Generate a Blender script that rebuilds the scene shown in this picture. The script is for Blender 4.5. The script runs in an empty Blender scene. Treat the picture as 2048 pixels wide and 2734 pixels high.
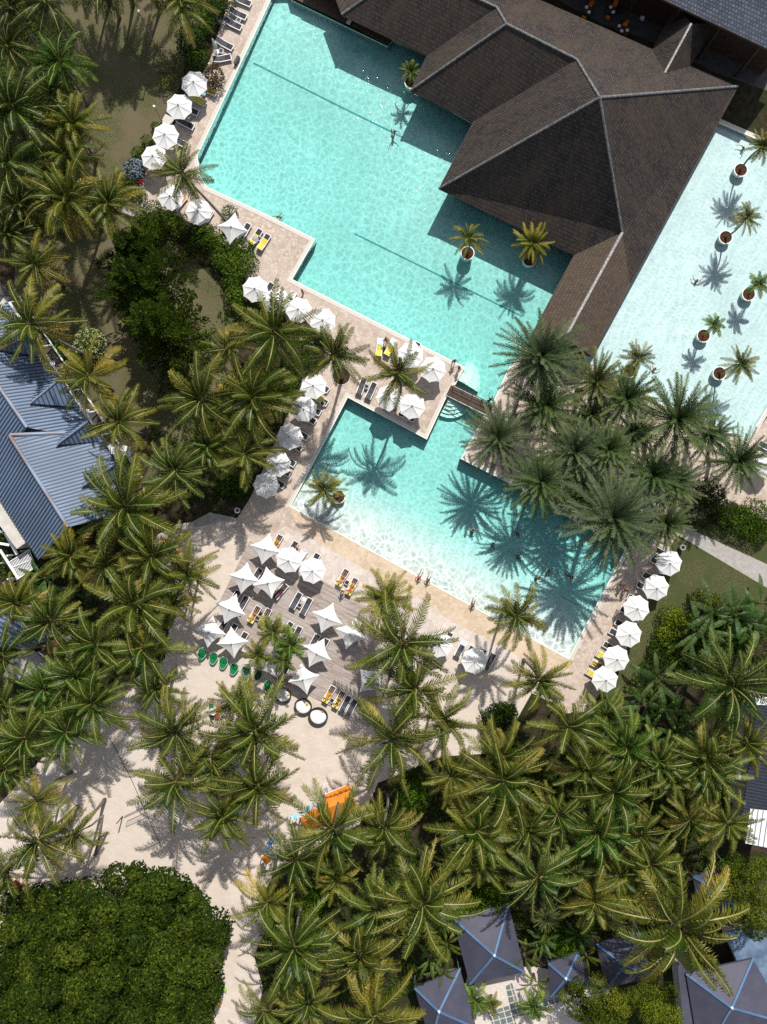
import bpy, bmesh, math, random
import numpy as np
from mathutils import Vector, Matrix, geometry
R_ = math.radians
scene = bpy.context.scene
COL = scene.collection
S = 0.042            # metres per photograph pixel at ground level
HC = 95.0            # height of the drone camera
SUN = Vector((0.26, 0.965, 0.0)).normalized() * math.cos(R_(50)) + Vector((0, 0, math.sin(R_(50))))
TO = {'A': (0, 0), 'B': (680, 0), 'C': (1348, 0), 'D': (0, 680), 'E': (680, 680), 'F': (1348, 680), 'G': (0, 1360),
      'H': (680, 1360), 'I': (1348, 1360), 'J': (0, 2034), 'K': (680, 2034), 'L': (1348, 2034)}
TH = {'a': (400, 150), 'b': (440, 480), 'c': (780, 880), 'd': (500, 1400), 'e': (650, 1650), 'f': (1560, 1450),
      'g': (580, 0), 'h': (660, 950)}
TS = 700 / 1657.0
def P(t, x, y):
    if t in TO: return (TO[t][0] + x * TS, TO[t][1] + y * TS)
    if t in TH: return (TH[t][0] + x * TS / 2, TH[t][1] + y * TS / 2)
    return (x, y)
def W(p, z=0.0):     # where the thing at height z stands in the world
    k = S * (HC - z) / HC
    return Vector(((p[0] - 1024) * k, (1367 - p[1]) * k, z))
def W2(p): return W(p).to_2d()

# ---------------------------------------------------------------- materials
def new_mat(name):
    m = bpy.data.materials.new(name); m.use_nodes = True
    nt = m.node_tree; nt.nodes.clear()
    return m, nt
def nd(nt, typ, **kw):
    n = nt.nodes.new(typ)
    for k, v in kw.items():
        if k in n.inputs.keys() if isinstance(k, str) else False: n.inputs[k].default_value = v
        else: setattr(n, k, v)
    return n
def c4(c): return (c[0], c[1], c[2], 1.0)
def ramp(nt, stops):
    r = nt.nodes.new('ShaderNodeValToRGB')
    el = r.color_ramp.elements
    while len(el) < len(stops): el.new(0.5)
    for e, (p, c) in zip(el, stops): e.position = p; e.color = c4(c)
    return r
def mixc(nt, fac, a, b, mode='MIX'):
    n = nt.nodes.new('ShaderNodeMix'); n.data_type = 'RGBA'; n.blend_type = mode
    for sock, v in ((n.inputs[0], fac), (n.inputs[6], a), (n.inputs[7], b)):
        if hasattr(v, 'is_linked') or isinstance(v, bpy.types.NodeSocket): nt.links.new(v, sock)
        elif isinstance(v, (int, float)): sock.default_value = v
        else: sock.default_value = c4(v)
    return n.outputs[2]
def noise(nt, scale, detail=4, rough=0.55, vec=None, dist=0.0):
    n = nt.nodes.new('ShaderNodeTexNoise')
    n.inputs['Scale'].default_value = scale; n.inputs['Detail'].default_value = detail
    n.inputs['Roughness'].default_value = rough; n.inputs['Distortion'].default_value = dist
    if vec is not None: nt.links.new(vec, n.inputs['Vector'])
    return n
def objco(nt): return nt.nodes.new('ShaderNodeTexCoord').outputs['Object']
def finish(m, nt, col, rough=0.7, spec=0.3, bump=None, bstr=0.3, bdist=0.02, metal=0.0, transl=0.0):
    b = nt.nodes.new('ShaderNodeBsdfPrincipled')
    if isinstance(col, bpy.types.NodeSocket): nt.links.new(col, b.inputs['Base Color'])
    else: b.inputs['Base Color'].default_value = c4(col)
    b.inputs['Roughness'].default_value = rough
    b.inputs['Specular IOR Level'].default_value = spec
    b.inputs['Metallic'].default_value = metal
    if bump is not None:
        bn = nt.nodes.new('ShaderNodeBump'); bn.inputs['Strength'].default_value = bstr
        bn.inputs['Distance'].default_value = bdist
        nt.links.new(bump, bn.inputs['Height']); nt.links.new(bn.outputs[0], b.inputs['Normal'])
    o = nt.nodes.new('ShaderNodeOutputMaterial')
    if transl > 0:
        t = nt.nodes.new('ShaderNodeBsdfTranslucent')
        if isinstance(col, bpy.types.NodeSocket): nt.links.new(col, t.inputs['Color'])
        else: t.inputs['Color'].default_value = c4(col)
        mx = nt.nodes.new('ShaderNodeMixShader'); mx.inputs[0].default_value = transl
        nt.links.new(b.outputs[0], mx.inputs[1]); nt.links.new(t.outputs[0], mx.inputs[2])
        nt.links.new(mx.outputs[0], o.inputs[0])
    else: nt.links.new(b.outputs[0], o.inputs[0])
    return m
def mottled(name, c1, c2, scale=4.0, rough=0.75, spec=0.25, detail=5, bstr=0.25, bdist=0.02, lo=0.35, hi=0.65, c3=None, s3=0.4, metal=0.0, transl=0.0):
    m, nt = new_mat(name); co = objco(nt)
    n = noise(nt, scale, detail, 0.6, co)
    r = ramp(nt, [(lo, c1), (hi, c2)]); nt.links.new(n.outputs['Fac'], r.inputs[0])
    col = r.outputs[0]
    if c3 is not None:
        n2 = noise(nt, s3, 4, 0.6, co)
        r2 = ramp(nt, [(0.42, (0, 0, 0)), (0.62, (1, 1, 1))]); nt.links.new(n2.outputs['Fac'], r2.inputs[0])
        col = mixc(nt, r2.outputs[0], col, c3)
    return finish(m, nt, col, rough, spec, n.outputs['Fac'], bstr, bdist, metal, transl)
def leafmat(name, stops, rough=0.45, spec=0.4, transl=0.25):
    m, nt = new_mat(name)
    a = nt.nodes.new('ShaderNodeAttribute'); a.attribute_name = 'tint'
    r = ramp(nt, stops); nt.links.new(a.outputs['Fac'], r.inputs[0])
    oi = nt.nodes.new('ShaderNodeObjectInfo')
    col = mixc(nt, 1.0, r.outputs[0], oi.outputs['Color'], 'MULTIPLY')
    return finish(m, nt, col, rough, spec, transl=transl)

M = {}
def build_materials():
    M['soil'] = mottled('soil', (0.020, 0.016, 0.010), (0.060, 0.044, 0.030), 1.6, 0.95, 0.1, c3=(0.022, 0.030, 0.010), s3=0.25)
    M['lawn'] = mottled('dry_lawn', (0.036, 0.042, 0.017), (0.135, 0.130, 0.064), 7.0, 0.95, 0.1, 10, c3=(0.125, 0.105, 0.064), s3=0.22)
    M['lawn_green'] = mottled('lawn', (0.034, 0.042, 0.016), (0.115, 0.112, 0.052), 7.0, 0.95, 0.1, 10, c3=(0.055, 0.068, 0.025), s3=0.35)
    M['sand'] = mottled('sand', (0.515, 0.44, 0.375), (0.59, 0.51, 0.445), 0.8, 0.95, 0.1, 9, c3=(0.545, 0.485, 0.435), s3=0.05, bstr=0.6, bdist=0.15)
    M['concrete'] = mottled('concrete', (0.30, 0.28, 0.26), (0.38, 0.36, 0.34), 2.2, 0.9, 0.2)
    # irregular stone paving
    def paving(name, ca, cb, mortar, scale, stain, mort=0.5):
        m, nt = new_mat(name); co = objco(nt)
        nz = noise(nt, 1.3, 3, 0.5, co)
        wv = mixc(nt, 0.16, co, nz.outputs['Color'])
        v = nt.nodes.new('ShaderNodeTexVoronoi'); v.inputs['Scale'].default_value = scale; nt.links.new(wv, v.inputs['Vector'])
        e = nt.nodes.new('ShaderNodeTexVoronoi'); e.feature = 'DISTANCE_TO_EDGE'; e.inputs['Scale'].default_value = scale
        nt.links.new(wv, e.inputs['Vector'])
        sep = nt.nodes.new('ShaderNodeSeparateColor'); nt.links.new(v.outputs['Color'], sep.inputs[0])
        col = mixc(nt, sep.outputs[0], ca, cb)
        n2 = noise(nt, 0.16, 6, 0.62, co)
        r2 = ramp(nt, [(0.45, (0, 0, 0)), (0.60, (0.75, 0.75, 0.75))]); nt.links.new(n2.outputs['Fac'], r2.inputs[0])
        col = mixc(nt, r2.outputs[0], col, stain)
        rm = ramp(nt, [(0.02, (mort, mort, mort)), (0.09, (0, 0, 0))]); nt.links.new(e.outputs['Distance'], rm.inputs[0])
        col = mixc(nt, rm.outputs[0], col, mortar)
        n3 = noise(nt, 9.0, 3, 0.6, co)
        col = mixc(nt, 0.22, col, n3.outputs['Fac'], 'OVERLAY')
        return finish(m, nt, col, 0.85, 0.25, e.outputs['Distance'], 0.3, 0.03)
    M['paving'] = paving('stone_paving', (0.38, 0.30, 0.245), (0.53, 0.445, 0.38), (0.27, 0.21, 0.17), 3.0, (0.52, 0.44, 0.385), 0.4)
    M['paving_tan'] = paving('tan_stone', (0.46, 0.36, 0.26), (0.58, 0.47, 0.36), (0.42, 0.33, 0.25), 3.4, (0.60, 0.48, 0.36), 0.3)
    M['paving_pale'] = paving('pale_stone', (0.46, 0.40, 0.36), (0.60, 0.53, 0.48), (0.36, 0.30, 0.26), 2.0, (0.60, 0.54, 0.50), 0.3)
    M['coping'] = mottled('coping_stone', (0.48, 0.45, 0.42), (0.60, 0.57, 0.53), 7.0, 0.75, 0.25, lo=0.3, hi=0.7)
    M['lip'] = mottled('pool_lip', (0.70, 0.66, 0.56), (0.78, 0.75, 0.66), 4.0, 0.6, 0.3)
    m, nt = new_mat('pool_tile'); co = objco(nt)      # turquoise mosaic that gives way to white plaster on the beach slope
    sp = nt.nodes.new('ShaderNodeSeparateXYZ'); nt.links.new(co, sp.inputs[0])
    mr = nt.nodes.new('ShaderNodeMapRange'); mr.inputs['From Min'].default_value = -0.25; mr.inputs['From Max'].default_value = -1.0; nt.links.new(sp.outputs[2], mr.inputs['Value'])
    n = noise(nt, 0.5, 5, 0.6, co)
    col = mixc(nt, mr.outputs[0], (0.64, 0.73, 0.71), (0.41, 0.70, 0.67))
    col = mixc(nt, 0.10, col, n.outputs['Fac'], 'OVERLAY')
    M['pool_tile'] = finish(m, nt, col, 0.6, 0.2)
    M['pool_wall'] = mottled('pool_wall_tile', (0.60, 0.88, 0.80), (0.68, 0.93, 0.86), 0.5, 0.6, 0.2, bstr=0.0)
    M['pool_pale'] = mottled('pool_pale_tile', (0.66, 0.745, 0.77), (0.72, 0.79, 0.81), 0.5, 0.6, 0.2, bstr=0.0)
    M['pool_line'] = mottled('pool_line_dark', (0.03, 0.26, 0.28), (0.04, 0.30, 0.32), 3.0, 0.5, 0.3)
    M['step_line'] = mottled('pool_step_tile', (0.20, 0.62, 0.60), (0.26, 0.68, 0.66), 3.0, 0.5, 0.3)
    # timber deck boards
    m, nt = new_mat('deck_boards'); co = objco(nt)
    mp = nt.nodes.new('ShaderNodeMapping'); mp.inputs['Rotation'].default_value = (0, 0, R_(28)); nt.links.new(co, mp.inputs['Vector'])
    br = nt.nodes.new('ShaderNodeTexBrick'); nt.links.new(mp.outputs[0], br.inputs['Vector'])
    br.inputs['Scale'].default_value = 1.0; br.inputs['Brick Width'].default_value = 3.1; br.inputs['Row Height'].default_value = 0.15
    br.inputs['Mortar Size'].default_value = 0.008; br.inputs['Color1'].default_value = (0.25, 0.20, 0.18, 1)
    br.inputs['Color2'].default_value = (0.40, 0.34, 0.31, 1); br.inputs['Mortar'].default_value = (0.10, 0.075, 0.065, 1); br.inputs['Bias'].default_value = 0.1
    mp2 = nt.nodes.new('ShaderNodeMapping'); mp2.inputs['Rotation'].default_value = (0, 0, R_(28)); mp2.inputs['Scale'].default_value = (0.5, 4, 1); nt.links.new(co, mp2.inputs['Vector'])
    n = noise(nt, 1.2, 6, 0.65, mp2.outputs[0]); n2 = noise(nt, 0.25, 4, 0.6, co)
    col = mixc(nt, 0.55, br.outputs['Color'], n.outputs['Fac'], 'OVERLAY')
    r2 = ramp(nt, [(0.42, (0, 0, 0)), (0.65, (0.5, 0.5, 0.5))]); nt.links.new(n2.outputs['Fac'], r2.inputs[0])
    col = mixc(nt, r2.outputs[0], col, (0.40, 0.36, 0.34))
    M['deck'] = finish(m, nt, col, 0.75, 0.25, br.outputs['Fac'], -0.2, 0.01)
    # roof shingles, laid in rows along the eaves by the UV map
    def shingle(name, ca, cb, mortar, moss, w=0.26, h=0.40, mossmax=0.6, bias=0.0):
        m, nt = new_mat(name)
        uv = nt.nodes.new('ShaderNodeUVMap').outputs[0]
        br = nt.nodes.new('ShaderNodeTexBrick'); nt.links.new(uv, br.inputs['Vector'])
        br.inputs['Scale'].default_value = 1.0; br.inputs['Brick Width'].default_value = w; br.inputs['Row Height'].default_value = h
        br.inputs['Mortar Size'].default_value = 0.045; br.inputs['Mortar Smooth'].default_value = 0.3; br.inputs['Bias'].default_value = bias
        br.inputs['Color1'].default_value = c4(ca); br.inputs['Color2'].default_value = c4(cb); br.inputs['Mortar'].default_value = c4(mortar)
        mp = nt.nodes.new('ShaderNodeMapping'); mp.inputs['Scale'].default_value = (1.0, 0.35, 1); nt.links.new(uv, mp.inputs['Vector'])
        n2 = noise(nt, 0.38, 9, 0.72, mp.outputs[0])
        r2 = ramp(nt, [(0.42, (0, 0, 0)), (0.66, (mossmax,) * 3)]); nt.links.new(n2.outputs['Fac'], r2.inputs[0])
        col = mixc(nt, r2.outputs[0], br.outputs['Color'], moss)
        n3 = noise(nt, 5.0, 5, 0.75, uv)
        r3 = ramp(nt, [(0.60, (0, 0, 0)), (0.72, (0.55, 0.55, 0.55))]); nt.links.new(n3.outputs['Fac'], r3.inputs[0])
        col = mixc(nt, r3.outputs[0], col, (cb[0] * 2.0, cb[1] * 2.0, cb[2] * 2.0))
        sp = nt.nodes.new('ShaderNodeSeparateXYZ'); nt.links.new(uv, sp.inputs[0])
        md = nt.nodes.new('ShaderNodeMath'); md.operation = 'MODULO'; nt.links.new(sp.outputs[1], md.inputs[0]); md.inputs[1].default_value = h
        return finish(m, nt, col, 0.85, 0.2, md.outputs[0], -1.0, 0.35)
    M['shingle'] = shingle('wood_shingle', (0.031, 0.026, 0.025), (0.070, 0.059, 0.056), (0.012, 0.010, 0.011), (0.072, 0.052, 0.037), mossmax=0.6)
    M['shingle_brown'] = shingle('brown_shingle', (0.075, 0.055, 0.042), (0.12, 0.092, 0.072), (0.045, 0.034, 0.028), (0.095, 0.068, 0.045))
    M['shingle_grey'] = shingle('grey_shingle', (0.085, 0.10, 0.13), (0.17, 0.19, 0.23), (0.04, 0.048, 0.065), (0.12, 0.135, 0.16), 0.35, 0.34, 0.3)
    M['cap'] = mottled('ridge_cap', (0.07, 0.07, 0.073), (0.20, 0.20, 0.205), 4.0, 0.7, 0.3)
    M['cap_white'] = mottled('lichen_ridge', (0.16, 0.145, 0.14), (0.50, 0.48, 0.48), 9.0, 0.8, 0.2, lo=0.38, hi=0.62)
    M['zinc'] = mottled('blue_metal_sheet', (0.13, 0.19, 0.29), (0.18, 0.25, 0.36), 0.35, 0.6, 0.3, bstr=0.0, c3=(0.12, 0.17, 0.26), s3=0.15)
    M['zinc_rib'] = mottled('blue_metal_rib', (0.022, 0.036, 0.066), (0.036, 0.052, 0.09), 0.5, 0.5, 0.4, bstr=0.0)
    M['zinc_rust'] = mottled('worn_metal_cap', (0.17, 0.22, 0.31), (0.22, 0.28, 0.38), 0.6, 0.5, 0.4, bstr=0.0, c3=(0.16, 0.11, 0.11), s3=0.3)
    M['white_sheet'] = mottled('white_metal_sheet', (0.66, 0.68, 0.70), (0.76, 0.78, 0.80), 1.0, 0.4, 0.4, bstr=0.0)
    M['dark_sheet'] = mottled('dark_metal_sheet', (0.020, 0.026, 0.045), (0.035, 0.042, 0.065), 1.0, 0.5, 0.4, bstr=0.0)
    M['white_paint'] = mottled('white_paint', (0.66, 0.67, 0.70), (0.78, 0.79, 0.80), 3.0, 0.55, 0.3)
    M['plaster'] = mottled('plaster', (0.45, 0.42, 0.38), (0.55, 0.52, 0.48), 1.5, 0.9, 0.2)
    M['dark_wood'] = mottled('dark_wood', (0.035, 0.020, 0.014), (0.075, 0.042, 0.028), 3.0, 0.6, 0.3)
    M['red_wood'] = mottled('red_wood', (0.10, 0.035, 0.02), (0.16, 0.06, 0.035), 3.0, 0.6, 0.3)
    M['terrace'] = mottled('terrace_tile', (0.045, 0.043, 0.044), (0.075, 0.07, 0.07), 1.5, 0.7, 0.3)
    M['canvas'] = mottled('white_canvas', (0.74, 0.74, 0.75), (0.82, 0.82, 0.82), 1.2, 0.85, 0.15, bstr=0.05, transl=0.12, c3=(0.70, 0.70, 0.69), s3=0.45)
    M['sling'] = mottled('charcoal_sling', (0.050, 0.050, 0.060), (0.085, 0.085, 0.098), 8.0, 0.8, 0.2)
    M['sling_dark'] = mottled('dark_sling', (0.030, 0.027, 0.030), (0.055, 0.048, 0.05), 8.0, 0.8, 0.2)
    M['black'] = mottled('black_plastic', (0.012, 0.012, 0.014), (0.025, 0.025, 0.028), 5.0, 0.5, 0.4)
    M['steel'] = mottled('grey_steel', (0.30, 0.31, 0.33), (0.42, 0.43, 0.45), 4.0, 0.4, 0.5, metal=0.6)
    M['yellow'] = mottled('yellow_towel', (0.46, 0.39, 0.05), (0.62, 0.53, 0.09), 6.0, 0.95, 0.1)
    M['orange'] = mottled('orange_cloth', (0.62, 0.19, 0.02), (0.75, 0.26, 0.035), 0.8, 0.8, 0.2, transl=0.1)
    M['white_cloth'] = mottled('white_cloth', (0.62, 0.63, 0.66), (0.78, 0.78, 0.80), 3.0, 0.9, 0.1)
    M['grey_cloth'] = mottled('grey_cloth', (0.20, 0.21, 0.24), (0.34, 0.35, 0.38), 3.0, 0.9, 0.1)
    M['purple'] = mottled('purple_cloth', (0.20, 0.02, 0.16), (0.32, 0.04, 0.26), 3.0, 0.9, 0.1)
    M['red'] = mottled('red_paint', (0.42, 0.02, 0.03), (0.55, 0.03, 0.04), 3.0, 0.6, 0.3)
    M['green_pad'] = mottled('green_pad', (0.005, 0.15, 0.045), (0.01, 0.20, 0.06), 4.0, 0.7, 0.2)
    M['lime'] = mottled('lime_paint', (0.22, 0.42, 0.06), (0.28, 0.50, 0.09), 4.0, 0.5, 0.3)
    M['amber'] = mottled('amber_paint', (0.60, 0.38, 0.06), (0.70, 0.46, 0.09), 4.0, 0.5, 0.3)
    M['sky_blue'] = mottled('light_blue_cloth', (0.22, 0.50, 0.66), (0.50, 0.72, 0.82), 1.6, 0.8, 0.2)
    M['blue'] = mottled('blue_plastic', (0.03, 0.16, 0.42), (0.07, 0.28, 0.60), 2.0, 0.5, 0.3)
    M['tent'] = mottled('tent_canvas', (0.050, 0.052, 0.080), (0.072, 0.071, 0.102), 0.5, 0.6, 0.3, bstr=0.0)
    M['tent_blue'] = mottled('tent_seam', (0.065, 0.135, 0.25), (0.095, 0.18, 0.32), 0.8, 0.6, 0.3, bstr=0.0)
    M['pale_blue'] = mottled('faded_blue_canvas', (0.075, 0.115, 0.18), (0.15, 0.22, 0.31), 0.9, 0.7, 0.2, bstr=0.0)
    M['wicker'] = mottled('dark_wicker', (0.020, 0.015, 0.014), (0.055, 0.042, 0.038), 9.0, 0.7, 0.3)
    M['trunk'] = mottled('palm_trunk', (0.10, 0.085, 0.07), (0.22, 0.19, 0.16), 5.0, 0.9, 0.15)
    M['bark'] = mottled('bark', (0.06, 0.045, 0.035), (0.14, 0.11, 0.085), 4.0, 0.95, 0.1)
    M['pot'] = mottled('white_pot', (0.66, 0.65, 0.60), (0.78, 0.77, 0.72), 3.0, 0.6, 0.3)
    M['mulch'] = mottled('mulch', (0.03, 0.014, 0.008), (0.09, 0.045, 0.028), 6.0, 0.95, 0.1)
    M['rachis'] = mottled('frond_rib', (0.14, 0.135, 0.040), (0.26, 0.23, 0.075), 3.0, 0.5, 0.35)
    M['rachis_grey'] = mottled('date_frond_rib', (0.06, 0.075, 0.04), (0.12, 0.13, 0.08), 3.0, 0.5, 0.3)
    M['leaf'] = leafmat('palm_leaf', [(0.0, (0.018, 0.045, 0.005)), (0.42, (0.072, 0.092, 0.012)), (0.76, (0.170, 0.165, 0.030)), (1.0, (0.38, 0.30, 0.085))], 0.40, 0.18, 0.28)
    M['leaf_date'] = leafmat('date_leaf', [(0.0, (0.016, 0.036, 0.009)), (0.5, (0.050, 0.080, 0.022)), (1.0, (0.145, 0.165, 0.065))], 0.6, 0.10, 0.15)
    M['leaf_bush'] = leafmat('bush_leaf', [(0.0, (0.008, 0.018, 0.003)), (0.5, (0.036, 0.068, 0.008)), (1.0, (0.15, 0.185, 0.024))], 0.75, 0.06, 0.25)
    M['leaf_banana'] = leafmat('banana_leaf', [(0.0, (0.016, 0.034, 0.007)), (0.5, (0.040, 0.070, 0.014)), (1.0, (0.135, 0.160, 0.055))], 0.45, 0.2, 0.2)
    M['petal'] = leafmat('petal', [(0.0, (0.14, 0.17, 0.26)), (1.0, (0.26, 0.33, 0.44))], 0.6, 0.2, 0.3)
    for i, c in enumerate([(0.34, 0.17, 0.10), (0.22, 0.10, 0.06), (0.45, 0.25, 0.17)]):
        M['skin%d' % i] = mottled('skin_tone', (c[0] * .9, c[1] * .9, c[2] * .9), c, 6.0, 0.5, 0.4)
    M['hair'] = mottled('hair', (0.012, 0.008, 0.006), (0.035, 0.022, 0.015), 9.0, 0.6, 0.3)
    M['amber_nut'] = mottled('coconut_husk', (0.10, 0.09, 0.02), (0.22, 0.15, 0.04), 6.0, 0.6, 0.3)
    M['rope'] = mottled('rope', (0.05, 0.05, 0.05), (0.10, 0.10, 0.10), 4.0, 0.8, 0.2)
    # striped towel
    m, nt = new_mat('striped_towel'); co = objco(nt)
    wv = nt.nodes.new('ShaderNodeTexWave'); wv.inputs['Scale'].default_value = 2.2; wv.bands_direction = 'Y'; nt.links.new(co, wv.inputs['Vector'])
    r = ramp(nt, [(0.45, (0.75, 0.76, 0.80)), (0.55, (0.30, 0.42, 0.70))]); nt.links.new(wv.outputs['Fac'], r.inputs[0])
    M['stripe'] = finish(m, nt, r.outputs[0], 0.95, 0.1)
    # slate squares in pale paving
    m, nt = new_mat('slate_grid'); co = objco(nt)
    mp = nt.nodes.new('ShaderNodeMapping'); mp.inputs['Rotation'].default_value = (0, 0, R_(-15)); nt.links.new(co, mp.inputs['Vector'])
    br = nt.nodes.new('ShaderNodeTexBrick'); nt.links.new(mp.outputs[0], br.inputs['Vector']); br.offset = 0.0
    br.inputs['Scale'].default_value = 1.0; br.inputs['Brick Width'].default_value = 0.72; br.inputs['Row Height'].default_value = 0.72
    br.inputs['Mortar Size'].default_value = 0.05; br.inputs['Color1'].default_value = (0.10, 0.14, 0.145, 1); br.inputs['Color2'].default_value = (0.14, 0.18, 0.18, 1)
    br.inputs['Mortar'].default_value = (0.55, 0.48, 0.40, 1)
    M['slate'] = finish(m, nt, br.outputs['Color'], 0.7, 0.3)
    # water surface: clear, with a net of caustic light painted into its transparent colour
    def water_mat(wname, lo_, hi_, ws, dens):
        m, nt = new_mat(wname); co = objco(nt)
        n1 = noise(nt, 0.9, 2, 0.5, co); 
        wv = mixc(nt, 0.24, co, n1.outputs['Color'])
        def caustic_web(scale, w):
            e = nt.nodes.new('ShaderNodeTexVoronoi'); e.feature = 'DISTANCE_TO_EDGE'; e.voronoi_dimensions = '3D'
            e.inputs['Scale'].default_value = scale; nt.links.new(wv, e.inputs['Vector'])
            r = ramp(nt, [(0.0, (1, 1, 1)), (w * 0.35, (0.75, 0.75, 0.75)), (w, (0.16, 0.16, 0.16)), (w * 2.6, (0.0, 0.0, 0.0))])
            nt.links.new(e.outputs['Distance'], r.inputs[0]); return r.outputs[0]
        wa, wb = caustic_web(1.5 * ws, 0.13), caustic_web(2.2 * ws, 0.15)
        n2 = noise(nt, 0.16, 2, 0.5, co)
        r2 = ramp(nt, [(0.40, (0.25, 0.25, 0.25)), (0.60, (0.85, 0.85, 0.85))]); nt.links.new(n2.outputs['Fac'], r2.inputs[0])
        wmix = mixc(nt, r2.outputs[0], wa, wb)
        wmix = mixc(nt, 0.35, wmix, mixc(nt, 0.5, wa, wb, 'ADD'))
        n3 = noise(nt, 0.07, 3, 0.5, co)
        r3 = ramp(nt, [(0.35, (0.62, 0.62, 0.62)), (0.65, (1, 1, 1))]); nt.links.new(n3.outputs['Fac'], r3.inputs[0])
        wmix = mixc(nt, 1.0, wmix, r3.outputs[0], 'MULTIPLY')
        caustic_tint = mixc(nt, wmix, lo_, hi_)
        tr = nt.nodes.new('ShaderNodeBsdfTransparent'); nt.links.new(caustic_tint, tr.inputs[0])
        gl = nt.nodes.new('ShaderNodeBsdfGlossy'); gl.inputs['Roughness'].default_value = 0.06
        nb = noise(nt, 2.2, 3, 0.5, co)
        bp = nt.nodes.new('ShaderNodeBump'); bp.inputs['Strength'].default_value = 0.6; bp.inputs['Distance'].default_value = 0.10
        nt.links.new(nb.outputs['Fac'], bp.inputs['Height']); nt.links.new(bp.outputs[0], gl.inputs['Normal'])
        fr = nt.nodes.new('ShaderNodeFresnel'); fr.inputs['IOR'].default_value = 1.33; nt.links.new(bp.outputs[0], fr.inputs['Normal'])
        mx = nt.nodes.new('ShaderNodeMixShader'); nt.links.new(fr.outputs[0], mx.inputs[0])
        nt.links.new(tr.outputs[0], mx.inputs[1]); nt.links.new(gl.outputs[0], mx.inputs[2])
        va = nt.nodes.new('ShaderNodeVolumeAbsorption'); va.inputs['Density'].default_value = dens
        va.inputs['Color'].default_value = (0.03, 0.955, 0.92, 1)
        o = nt.nodes.new('ShaderNodeOutputMaterial'); nt.links.new(mx.outputs[0], o.inputs['Surface']); nt.links.new(va.outputs[0], o.inputs['Volume'])
        return m
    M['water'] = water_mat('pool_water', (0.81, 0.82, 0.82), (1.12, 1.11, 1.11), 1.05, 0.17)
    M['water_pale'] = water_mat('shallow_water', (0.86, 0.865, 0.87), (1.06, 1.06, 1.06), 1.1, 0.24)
build_materials()

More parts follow.
